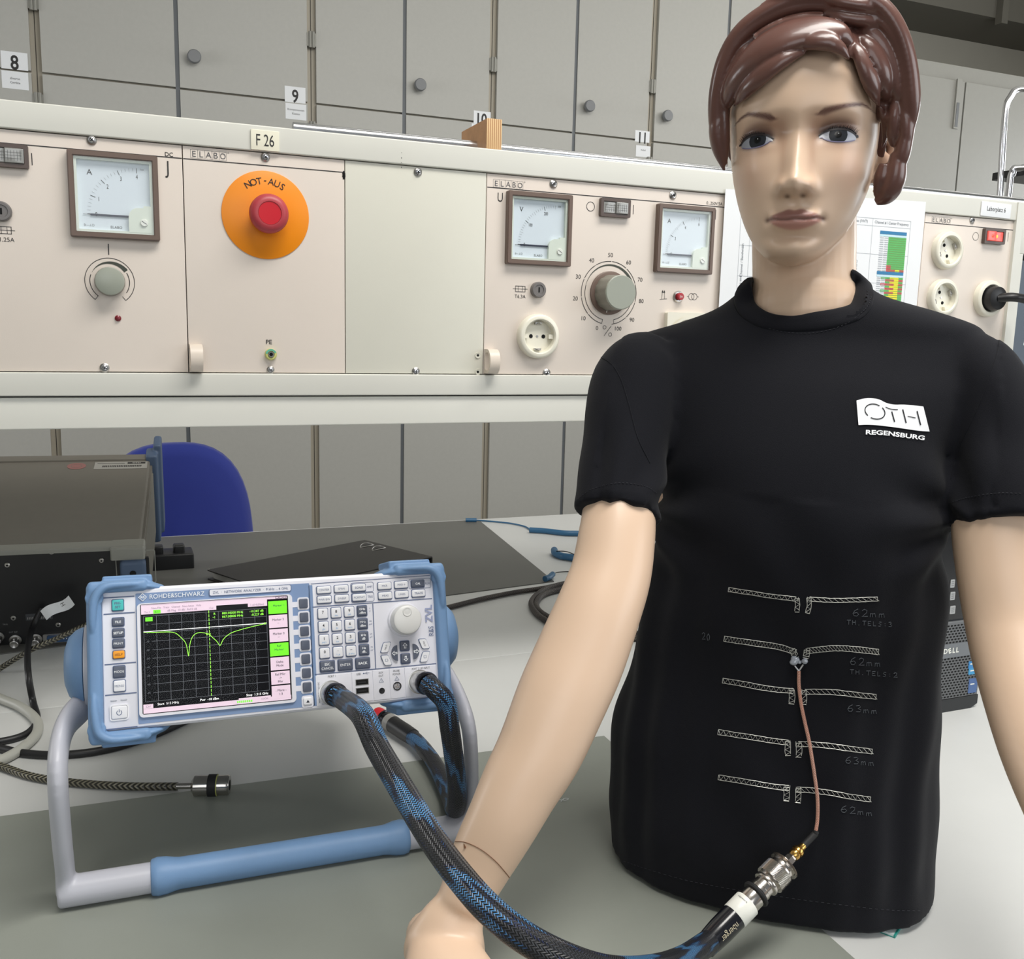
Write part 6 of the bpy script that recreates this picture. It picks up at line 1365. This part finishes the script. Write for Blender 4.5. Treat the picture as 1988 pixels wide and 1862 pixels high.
ell = lambda a0, a1: [(cxo + ro_x * math.cos(math.radians(a)) + 8 * math.sin(math.radians(a)), cyo + ro_y * math.sin(math.radians(a)) + .10 * ro_x * math.cos(math.radians(a))) for a in np.linspace(a0, a1, 9)]
stroke(ell(140, 302), 10); stroke(ell(322, 480), 10)
stroke([(606, 262), (640, 276), (680, 286), (728, 289)], 8); stroke([(668, 307), (696, 410)], 12)
stroke([(776, 285), (810, 420)], 12); stroke([(917, 300), (952, 440)], 12); stroke([(825, 353), (902, 368)], 8)
mb.build('print_letters', pr_)
mb = MB(MI)
vs, fs = text_geo('REGENSBURG', .03); wd = max(v.x for v in vs) - min(v.x for v in vs)
sp_ = [c2b(*p) for p in ((412, 510), (600, 518), (800, 543), (992, 567))]; al_ = along([np.array(p) for p in sp_]); hh = 44 / 5.124 / .72
out = []
for v in vs:
    u = v.x / wd + .5; x, y = al_(u); x2, y2 = al_(min(1, u + .02)); x1, y1 = al_(max(0, u - .02)); dx, dy = x2 - x1, y2 - y1; q_ = math.hypot(dx, dy); dx /= q_; dy /= q_
    out.append(on_shirt(x + dy * v.y * hh, y - dx * v.y * hh, .001))
mb.add(out, fs, PW_); mb.build('print_text', ts)
# ---- thin lead from the gold plug to the second antenna
PK = braid_mat('copper_braid', (196, 136, 116), [(226, 176, 156), (232, 186, 166), (238, 196, 178)], 6, 420, rough=.4)
g0 = q @ Vector((0, 0, .102 * K))
pts = [(1583, 1618), (1587, 1590), (1587, 1550), (1582, 1510), (1576, 1470), (1570, 1435), (1562, 1400), (1555, 1365), (1551, 1330), (1551, 1303)]
lift = [.012, .010, .009, .008, .008, .007, .006, .005, .004, .003]
Q = [on_shirt(x, y, .0) - ray(x, y).normalized() * l for (x, y), l in zip(pts, lift)]
m = MB(); m.tube(spline([list(p) for p in Q], 8), .0016, PK, 14, uvs=True); m.build('braided_jacket', tp)
m = MB(); m.tube(spline([list(g0 - CD_ * .002), list(g0 + CD_ * .008), list((g0 + CD_ * .02) * .45 + Q[0] * .55), list(Q[0]), list(Q[1] * .2 + Q[0] * .8)], 6), [.0030] * 12 + [.0022] * 13, RUBBER, 14); m.build('heat_shrink', tp)
e0 = Q[-1]
for i, (x, y) in enumerate(((1543, 1290), (1560, 1288))):
    m = MB(); p = on_shirt(x, y, .0025); m.tube(spline([list(e0), list((e0 + p) / 2 + Vector((0, 0, 0))), list(p)], 4), .0007, mat('tinned_wire', (210, 212, 216), .3, .6), 8); m.build('wire_end', tp)
for i, (x, y, r1) in enumerate(((1541, 1281, .0045), (1564, 1282, .0032), (1550, 1284, .0026))):
    m = MB(); p = on_shirt(x, y, .0008)
    for k in range(4): pp = p + Vector((random.uniform(-1, 1), random.uniform(-1, 1), random.uniform(-1, 1))) * r1 * .4; m.tube([pp - UP * r1 * .6, pp - UP * .3 * r1, pp, pp + UP * .4 * r1, pp + UP * r1 * .6], [r1 * .2, r1 * .7, r1 * .8, r1 * .6, r1 * .15], mat('glue_drop', (150, 156, 166), .15, coat=.8), 10)
    V_, F_ = remesh(m, .0006, 2, .5); raw_obj('glue_drop', V_, F_, MATS['glue_drop'], tp)
# ================================================================== objects behind and beside
MB_ = MB
# --- rear spectrum analyzer seen from behind, its front raised on feet
Q0 = onz(292, 1250, TZ)
rot_ = Matrix.Rotation(math.radians(-4.5), 4, 'Z') @ Matrix.Rotation(math.radians(12.8), 4, 'X')
sa = thing('spectrum_analyzer', 'large old dark grey measuring instrument seen from behind at the left edge', 'measuring instrument', Matrix.Translation((.150, .452, TZ + .008)) @ rot_)
TG = mat('taupe_case', (112, 108, 100), .55, var=.03, vs=30, bump=.1, bs=1200); SBL = mat('slate_blue_bumper', (74, 92, 118), .5); RP = mat('black_rear_panel', (24, 24, 26), .45)
Wd_, Dp, Hh = .46, .43, .171
m = MB(); m.rbox(-Wd_, -.004, .02, Dp - .02, .012, Hh, TG, r=.003, e=.004); m.box(-.0045, .0, .03, Dp - .03, .02, Hh - .01, TG)
for i in range(26): m.rbox(-.001, .0022, .045, Dp - .05, .024 + i * .005, .0265 + i * .005, mat('grille_rib', (128, 126, 118), .5))
m.build('case', sa)
m = MB(); m.rbox(-Wd_ - .004, .002, .0, .024, Hh - .006, Hh + .002, mat('grey_rear_edge', (140, 140, 132), .5), r=.002, e=.002); m.build('rear_edge', sa)
m = MB(); m.rbox(-Wd_ - .004, .004, Dp - .026, Dp, Hh - .012, Hh + .004, TG, r=.003, e=.002); m.build('front_edge', sa)
m = MB(); m.box(-Wd_, -.004, .004, .02, .0, Hh - .006, RP); rp = m.build('rear_panel', sa)
SI = sa.matrix_world.inverted() if False else (Matrix.Translation((.150, .452, TZ + .008)) @ rot_).inverted()
SMx = Matrix.Translation((.150, .452, TZ + .008)) @ rot_
def rl(px, py, yy=.0035):
    o = SI @ CAM; d = SI.to_3x3() @ ray(px, py); return o + d * ((yy - o.y) / d.y)
RX = Matrix.Rotation(math.pi / 2, 4, 'X')
for px, py in ((100, 1072), (197, 1088), (14, 1097), (26, 1200), (113, 1213)):
    p = rl(px, py); m = MB(Matrix.Translation(p) @ RX); m.lathe([(0, 0), (.0042, 0), (.0042, .001), (.003, .0022), (0, .0022)], STEEL, seg=18); m.lathe([(0, .0022), (.0018, .0022), (0, .0026)], HOLE, seg=12); m.build('screw', rp)
for px, py in ((30, 1242), (70, 1240), (-4, 1236)):
    p = rl(px, py); m = MB(Matrix.Translation(p) @ RX); m.lathe([(0, 0), (.0095, 0), (.0095, .002), (.0068, .003), (.0068, .016), (.0055, .017), (0, .014)], STEEL, seg=24)
    m.rbox(-.001, .001, -.009, .009, .010, .012, STEEL); m.build('bnc_socket', rp)
p = rl(130, 1236); m = MB(Matrix.Translation(p) @ RX); m.rbox(-.03, .03, -.006, .006, 0, .006, mat('blue_dsub', (54, 84, 124), .4), r=.004); 
for i in range(13): m.box(-.026 + i * .0042, -.0245 + i * .0042, -.001, .001, .006, .0062, WHITEP)
m.ringprism(rrect(-.036, .036, -.0085, .0085, .003), rrect(-.03, .03, -.006, .006, .003), 0, .003, STEEL); m.build('data_socket', rp)
p = rl(252, 1092); m = MB(Matrix.Translation(p) @ RX); m.ringprism(rrect(-.022, .04, -.04, .022, .004), rrect(-.0205, .0385, -.0385, .0205, .003), 0, .0008, mat('grey_rear_edge', (140, 140, 132), .5)); m.rbox(-.015, .03, -.03, .01, 0, .004, DARK, r=.002); m.build('power_inlet', rp)
p = rl(76, 1197); m = MB(Matrix.Translation(p) @ RX); m.rbox(-.02, .02, -.006, .006, 0, .0004, mat('dark_type_label', (70, 72, 76), .5))
for i in range(14): m.box(-.018 + i * .0026, -.0168 + i * .0026, -.004, 0, .0004, .0006, STEEL)
m.build('type_label', rp)
for px, py, s_ in ((26, 1237, 'EXT REF'), (66, 1258, 'IF OUT'), (10, 1222, 'TRIG')): 
    p = rl(px, py - 10); m = MB(Matrix.Translation(p + Vector((0, -.0005, 0))) @ RX); m.text(s_, .0035, 0, 0, .0002, mat('grey_print_light', (150, 150, 150), .5)); m.build('printed_text', rp)
m = MB(Matrix.Translation((0, 0, Hh + .0003)))
m.rbox(-.105, -.008, Dp - .072, Dp - .034, 0, .0004, mat('silver_label', (160, 158, 152), .4)); 
for i in range(22): m.box(-.09 + i * .0033, -.0882 + i * .0033 + random.random() * .0006, Dp - .062, Dp - .054, .0004, .0006, BLACKINK)
m.rbox(-.045, -.012, Dp - .046, Dp - .037, .0004, .0006, BLACKINK); m.text('OTH', .007, -.0285, Dp - .0415, .0008, WHITEP); m.line(-.1, Dp - .043, -.05, Dp - .043, .002, .0006, BLACKINK)
m.build('inventory_label', sa)
m = MB(Matrix.Translation((0, 0, Hh + .0003))); m.lathe([(0, 0), (.018, 0), (.018, .0004), (0, .0004)], mat('faded_pink_sticker', (150, 104, 100), .6), 0, 0, 28); m.M = Matrix.Translation((-.137, Dp - .053, Hh + .0003)); st_ = MB(m.M); st_.lathe([(0, 0), (.017, 0), (.017, .0004), (0, .0004)], mat('faded_pink_sticker', (150, 104, 100), .6)); st_.arc(0, 0, .009, .010, 0, 360, .0006, TG, 20); st_.build('round_sticker', sa)
# bumpers
m = MB(); m.rbox(-.012, .010, Dp - .03, Dp + .02, -.01, .182, SBL, r=.005, e=.004); m.rbox(.002, .017, Dp - .005, Dp + .055, .0, .196, SBL, r=.004, e=.004); V, F = remesh(m, .002, 3, .5); raw_obj('front_bumper', V, F, SBL, sa)
m = MB(); m.rbox(-.036, .004, -.016, .016, .112, .150, SBL, r=.006, e=.006, eb=.006); m.rbox(-.05, .003, -.006, .03, .150, .172, mat('grey_rear_edge', (140, 140, 132), .5), r=.004, e=.004); m.build('rear_bumper', sa)
m = MB(Matrix.Translation((-.016, -.0162, .130)) @ RX); m.lathe([(0, 0), (.005, 0), (.005, .0006), (0, .0006)], HOLE, seg=20); m.build('screw_hole', sa)
m = MB(); m.rbox(-.02, .002, .0, .02, -.004, .095, DARK, r=.003); m.build('rear_foot', sa)
for x in (-.42, -.06): m = MB(); m.rbox(x, x + .04, Dp - .06, Dp - .02, -.100, .014, DARK, r=.004); m.build('front_foot', sa)
# black adapter block beside it
q = onz(345, 1106)
t = thing('socket_strip', 'black plastic block lying beside the old instrument behind the network analyzer', 'power adapter', Matrix.Translation((q.x - .01, q.y + .02, TZ + .002)))
m = MB(); m.rbox(-.06, .045, -.025, .045, 0, .034, DARK, r=.004, e=.004); m.build('housing', t)
for dx in (-.03, .015): m = MB(); m.rbox(dx - .012, dx + .012, -.01, .02, .034, .05, DARK, r=.004, e=.004); m.build('latch', t)
# tag on the cable in front of the old instrument
# --- chair
ch = thing('office_chair', 'office chair with a blue rounded backrest behind the benches', 'chair', Matrix.Translation((.262, 1.62, 0)) @ Matrix.Rotation(math.radians(6), 4, 'Z'))
CBL = mat('royal_blue_fabric', (34, 50, 140), .85, sheen=.2, bump=.3, bs=900)
m = MB(); n = 48; L = []
for k, (yy, s_) in enumerate(((-.028, .0), (-.030, .5), (-.027, .85), (-.018, .97), (0, 1.0), (.016, .96), (.024, .8), (.026, .3))):
    l = []
    for j in range(n):
        t_ = 2 * math.pi * j / n; c, s = math.cos(t_), math.sin(t_); e_ = 2.6
        kk = (abs(c) ** e_ + abs(s) ** e_) ** (-1 / e_); x = .228 * c * kk * (1 - .10 * s) * s_; z = .27 * s * kk * s_; l.append((x, yy + .9 * x * x, .685 + z))
    L.append(l)
m.loops(L, CBL); m.build('backrest', ch, ang=60)
m = MB(); m.rbox(-.22, .22, -.42, .0, .44, .5, CBL, r=.08, e=.02, eb=.02); m.build('seat', ch)
m = MB(); m.tube([(0, .03, .62), (0, .07, .5), (0, .06, .42), (0, -.1, .42)], .014, DARK, 10); m.build('back_bracket', ch)
m = MB(); m.tube([(0, -.2, .44), (0, -.2, .1)], .022, CHROME, 14); m.build('gas_lift', ch)
for k in range(5):
    a = math.radians(72 * k + 18); m = MB(); m.tube([(0, -.2, .11), (.28 * math.cos(a), -.2 + .28 * math.sin(a), .075)], [.022, .014], DARK, 10); lg = m.build('leg', ch)
    m = MB(); m.lathe([(0, -.011), (.026, -.011), (.027, 0), (.026, .011), (0, .011)], DARK, .28 * math.cos(a), -.2 + .28 * math.sin(a) , 18, axis='z', cz=.05); m.M = Matrix.Identity(4); m.build('castor', lg)
# --- folder
P1, P2, P3 = onz(402, 1107, TZ + .022), onz(708, 1049, TZ + .022), onz(726, 1120, TZ + .022)
cx_ = (P1 + P3) / 2; ux = (P2 - P1); lx = ux.length; ux.normalize(); uy = (P2 - P3); ly = uy.length + .12
fo = thing('ring_binder', 'black lever-arch folder lying flat on the dark mat behind the network analyzer', 'folder', Matrix.Translation(Vector((P2.x, P2.y, TZ + .002))) @ Matrix.Rotation(math.atan2(ux.y, ux.x), 4, 'Z'))
FK = mat('black_folder_board', (46, 44, 42), .5, var=.08, vs=60, bump=.2, bs=900)
m = MB(); m.rbox(-lx, 0, -.24, 0, .0185, .021, FK, r=.002); m.rbox(-lx, 0, -.24, 0, 0, .002, FK, r=.002); m.rbox(-.003, 0, -.24, 0, .002, .019, FK); m.build('cover', fo)
m = MB(); m.rbox(-lx + .01, -.012, -.232, -.008, .002, .018, mat('paper_stack', (190, 188, 180), .8)); m.build('paper_stack', fo)
for k, (dy) in enumerate((-.055, -.098)):
    m = MB(Matrix.Translation((-.042, dy, .0213))); m.tube(spline([(-.02, -.002, .0), (-.012, .004, .004), (0, .006, .006), (.014, .004, .004), (.022, -.002, 0)], 5), .0011, STEEL, 8); m.tube(spline([(-.02, -.002, .0), (-.008, -.006, .001), (.01, -.006, .001), (.022, -.002, 0)], 5), .0011, STEEL, 8); m.flat([(-.014, -.003), (.016, -.003), (.014, .003), (-.012, .003)], .0004, HOLE); m.build('wire_clip', fo)
m = MB(); m.tube([(-lx + .001, -.002, .0212), (-lx + .006, -.001, .0215)], .0012, STEEL, 6); m.build('metal_corner', fo)
# --- cables lying about
def lay(px, r, z=TZ): return [onz(x, y, z + r) for x, y in px]
GREYC = mat('grey_cable', (168, 168, 160), .45); BLKC = mat('black_cable', (26, 26, 28), .45)
WIRE = braid_mat('steel_wire_rope', (40, 38, 30), [(120, 116, 98), (130, 126, 108), (150, 146, 128)], 3, 160, rough=.35)
def cable(label, P, r, mt, name='cable', n=8, seg=14, cat='cable', uvs=False, parts=None):
    t = thing(name, label, cat); m = MB(); m.tube(spline([list(p) for p in P], n), r, mt, seg, uvs=uvs); m.build('jacket', t); return t
cable('thick pale grey cable curling on the white bench left of the analyzer handle', lay([(-60, 1330), (0, 1356), (42, 1374), (70, 1398), (72, 1422), (50, 1447), (15, 1470), (-40, 1492)], .0065), .0065, GREYC)
cable('black cable hanging from the old instrument down to the white bench at left', [rl_ for rl_ in (SMx @ rl(80, 1182, -.004), SMx @ rl(62, 1222, -.03), ony(54, 1262, .34), ony(55, 1310, .22))] + lay([(64, 1362), (72, 1395), (58, 1420), (20, 1436), (-60, 1448)], .0048 ), .0046, BLKC)
cable('black cable running from the left edge under the network analyzer', lay([(-60, 1440), (0, 1453), (50, 1463), (110, 1466), (180, 1460), (250, 1444), (320, 1418), (400, 1380), (480, 1340)], .0050), .0050, BLKC)
cable('thin black cable crossing the bench behind the left handle arm', lay([(60, 1480), (140, 1482), (230, 1470), (300, 1446), (370, 1404)], .0022), .0020, BLKC) if False else None
cable('steel wire rope passing in front of the old instrument', [onz(-40, 1325, TZ + .006), onz(0, 1298, TZ + .006), ony(60, 1262, .36), ony(110, 1240, .38), ony(170, 1212, .41), ony(210, 1196, .43)], .0042, WIRE, uvs=True)
t = cable('steel wire lock cable ending in a shiny metal plug under the network analyzer', lay([(-60, 1468), (0, 1487), (55, 1506), (110, 1516), (180, 1523), (260, 1527), (345, 1527)], .0052), .0046, WIRE, uvs=True)
a, e = onz(343, 1526.5, TZ + .0125), onz(446, 1524, TZ + .0125); d = (e - a).normalized(); qq = d.to_track_quat('Z', 'Y').to_matrix().to_4x4(); qq.translation = a; LL = (e - a).length
m = MB(qq); m.lathe([(0, 0), (.0035, 0), (.0035, LL * .27), (.006, LL * .28), (.0118, LL * .34), (.0118, LL * .62), (0, LL * .62)], mat('polished_steel', (190, 186, 180), .15, 1.), seg=36); pl = m.build('metal_plug', t)
m = MB(qq); m.lathe([(0, LL * .60), (.0126, LL * .60), (.0126, LL * .76), (0, LL * .76)], RUBBER, seg=36); m.build('rubber_sleeve', pl)
m = MB(qq); m.lathe([(0, LL * .75), (.0122, LL * .75), (.0122, LL * .775), (0, LL * .775)], mat('lime_ring', (186, 190, 110), .4), seg=36); m.build('lime_ring', pl)
m = MB(qq); m.lathe([(0, LL * .77), (.0112, LL * .77), (.0116, LL * .97), (.0104, LL), (0, LL)], mat('polished_steel', (190, 186, 180), .15, 1.), seg=36); m.lathe([(0, LL), (.006, LL), (0, LL * 1.01)], HOLE, seg=20); m.build('plug_end', pl)
# white cable tag in front of old instrument
p = SMx @ rl(112, 1180, -.03); t = thing('paper_tag', 'crumpled white paper tag hanging on the cable before the old instrument', 'tag', Matrix.Translation(p) @ Matrix.Rotation(math.radians(-28), 4, 'Y') @ RX)
m = MB(); vs = []; fs = []
for i in range(9):
    for j in range(4): vs.append((-.024 + .006 * i, -.009 + .006 * j + .003 * math.sin(i * .8), .003 * math.sin(i * .9)))
for i in range(8):
    for j in range(3): k = i * 4 + j; fs.append([k, k + 4, k + 5, k + 1])
m.add(vs, fs, PAPER); m.text('H', .009, .010, 0.002, .005, BLACKINK, rot=90); m.build('paper', t)
CB = braid_mat('brown_braid', (30, 26, 24), [(70, 60, 56), (84, 74, 68), (98, 88, 80)], 8, 200, rough=.5)
cable('dark braided cable running right from behind the network analyzer', lay([(780, 1205), (830, 1190), (880, 1177), (940, 1162), (1000, 1150), (1060, 1141), (1110, 1130), (1200, 1120)], .006), .0050, CB, uvs=True)
for i, (o_, l) in enumerate(((0, 'outer loop of dark cable showing left of the mannequin arm'), (9, 'inner loop of dark cable showing left of the mannequin arm'))):
    cable(l, lay([(1230, 1112 + o_), (1120, 1130 + o_), (1062, 1143 + o_), (1034 + o_, 1164 + o_ * .3), (1036 + o_, 1184), (1062 + o_, 1206 - o_ * .5), (1110, 1224 - o_), (1240, 1240 - o_)], .006), .0058, CB, uvs=True)
ESD = mat('petrol_blue_cord', (42, 92, 128), .45)
t = cable('petrol blue coiled cord with thin ends at the back of the rear bench', lay([(1028, 1029), (1060, 1031), (1095, 1035), (1130, 1036), (1230, 1040)], .008), .0075, ESD, 'grounding_cable')
m = MB(); m.tube(spline([list(p) for p in lay([(1030, 1029), (1018, 1022), (990, 1016), (950, 1012), (920, 1010), (906, 1010)], .003)], 6), .0022, ESD, 8); m.build('thin_lead', t); m = MB(); m.tube(lay([(925, 1010), (904, 1010)], .007), .006, ESD, 12); m.build('clip', t)
t = cable('short petrol blue cord lying beside the mannequin arm on the rear bench', lay([(1076, 1068), (1078, 1074), (1092, 1080), (1112, 1083), (1200, 1100)], .009), .0085, ESD, 'grounding_cable')
m = MB(); m.tube(spline([list(p) for p in lay([(1080, 1070), (1100, 1071), (1120, 1078), (1150, 1082)], .018)], 6), .0012, BLKC, 8); m.build('thin_lead', t)
t = cable('petrol blue press stud plug at the corner of the dark mat', lay([(1058, 1124), (1066, 1121), (1073, 1115)], .008), .0065, ESD, 'grounding_plug')
m = MB(); m.tube(spline([list(p) for p in lay([(1072, 1115), (1085, 1111), (1110, 1110), (1150, 1112)], .004)], 6), .0012, BLKC, 8); m.build('thin_lead', t)
# --- computer tower
pc = thing('computer_tower', 'black desktop computer tower with mesh front, standing behind the mannequin at right', 'computer', Matrix.Translation((1.290, -.243, TZ)) @ RX)
m = MB(); m.rbox(-.178, -.004, .012, .385, -.40, -.012, DARK, r=.004); m.build('case', pc)
m = MB(); m.prism([(-.182, 0), (-.012, 0), (0.001, .006), (.001, .390), (-.182, .390)], -.014, 0, mat('charcoal_plastic', (52, 55, 58), .45)); m.prism([(-.182, 0), (-.012, 0), (.001, .006), (.001, .020), (-.182, .020)], 0, .004, mat('black_base_plastic', (32, 34, 36), .5)); fp = m.build('front_panel', pc)
MG = mat('grey_mesh_plastic', (104, 106, 108), .5)
zt = {}
for k, yy in (('t', 1205), ('a', 1247), ('b', 1273), ('c', 1357)): zt[k] = ony(1850, yy, -.243).z - TZ
zt['a'] = ony(1850, 1247, -.243).z - TZ
m = MB(); m.rbox(-.180, -.002, .021, zt['t'], 0, .005, MG, r=.001, e=.001); mp = m.build('mesh_panel', pc)
m = MB()
for y0, y1 in ((zt['a'] + .001, zt['t'] - .002), (.023, zt['b'] - .001)):
    k = 0; y = y0
    while y < y1 - .002:
        for i in range(28):
            x = -.176 + i * .0064 + (.0032 if k % 2 else 0)
            if x < -.006: m.flat(rrect(x - .0022, x + .0022, y, y + .0024, .001, 2), .0053, HOLE)
        y += .0042; k += 1
tag(m.build('mesh_holes', mp), None, None, kind='stuff')
m = MB(); m.rbox(-.180, -.002, zt['b'], zt['a'], .005, .0062, mat('grey_badge_bar', (112, 116, 120), .35)); m.build('badge_bar', mp)
q = ony(1847, 1263, -.249); m = MB(); m.text('D', .0105, q.x - 1.290 - .0115, q.z - TZ, .0066, WHITEP, bold=.04); m.text('E', .0105, q.x - 1.290 - .0035, q.z - TZ, .0066, WHITEP, bold=.04, rot=20); m.text('L', .0105, q.x - 1.290 + .0045, q.z - TZ, .0066, WHITEP, bold=.04); m.text('L', .0105, q.x - 1.290 + .0115, q.z - TZ, .0066, WHITEP, bold=.04); m.build('logo', mp)
m = MB(); m.rbox(-.178, -.030, zt['t'] + .003, .386, 0, .003, mat('black_gloss_bay', (20, 20, 22), .25), r=.001); m.rbox(-.028, -.002, zt['t'] + .003, .386, 0, .002, DARK); m.build('drive_bay', pc)
for yy, w_ in ((1133, .008), (1157, .009), (1184, .010)):
    q = ony(1849, yy, -.246); m = MB(); m.rbox(q.x - 1.290 - w_ / 2, q.x - 1.290 + w_ / 2, q.z - TZ - .006, q.z - TZ + .006, .003, .0036, mat('grey_icon', (170, 172, 172), .5), r=.001)
    for k in range(3): m.line(q.x - 1.290 - w_ * .3, q.z - TZ - .003 + k * .003, q.x - 1.290 + w_ * .3, q.z - TZ - .003 + k * .003, .0006, .0038, BLACKINK)
    m.build('port_icon', pc)
for yy, h_, c in ((1289, .007, (52, 130, 190)), (1302, .006, (60, 150, 200)), (1328, .014, (70, 100, 150))):
    q = ony(1893, yy, -.25); m = MB(); m.rbox(q.x - 1.290 - .011, min(q.x - 1.290 + .006, -.0025), q.z - TZ - h_, q.z - TZ + h_ * .6, .005, .0056, mat('sticker_%d' % yy, c, .35), r=.001); m.line(q.x - 1.29 - .008, q.z - TZ, q.x - 1.29, q.z - TZ, .002, .0058, WHITEP); m.build('sticker', mp)
# --- booklet under the mannequin
q1, q2_, q3_ = onz(1640, 1780, TZ + .002), onz(1736, 1817, TZ + .002), onz(1732, 1795, TZ + .002)
dr = (q2_ - q1).normalized(); nr_ = Vector((-dr.y, dr.x, 0))
t = thing('booklet', 'teal edged booklet sticking out under the front hem of the T-shirt', 'booklet', Matrix.Translation((q2_.x, q2_.y, TZ)) @ Matrix.Rotation(math.atan2(dr.y, dr.x), 4, 'Z'))
m = MB(); m.rbox(-.06, 0, 0.0, .05, 0, .0028, mat('booklet_white', (214, 226, 226), .5)); m.build('pages', t)
m = MB(); m.rbox(-.06, .0003, -.0006, .05, .0001, .0008, mat('teal_cover', (40, 150, 140), .45)); m.rbox(-.0004, .0012, -.0006, .05, .0001, .003, mat('teal_cover', (40, 150, 140), .45)); m.build('cover', t)
# --- lint and flecks on the mats
t_ = [(1095, 1556, 20, 1), (630, 1815, 5, 0), (735, 1722, 3, 0)]
m = MB()
q = onz(1092, 1556, TZ + .0026); m.tube(spline([list(q + Vector(v)) for v in ((-.012, 0, 0), (-.004, .003, .001), (.003, -.002, .002), (.009, .002, .0005))], 5), .0004, PAPER, 5); m.tube(spline([list(q + Vector(v)) for v in ((-.002, 0, 0), (.004, .004, .001), (.008, .001, .002))], 5), .0004, PAPER, 5)
tag(m.build('thread_fluff'), 'tiny white fluff on the grey-green mat right of the mannequin wrist', 'fluff')
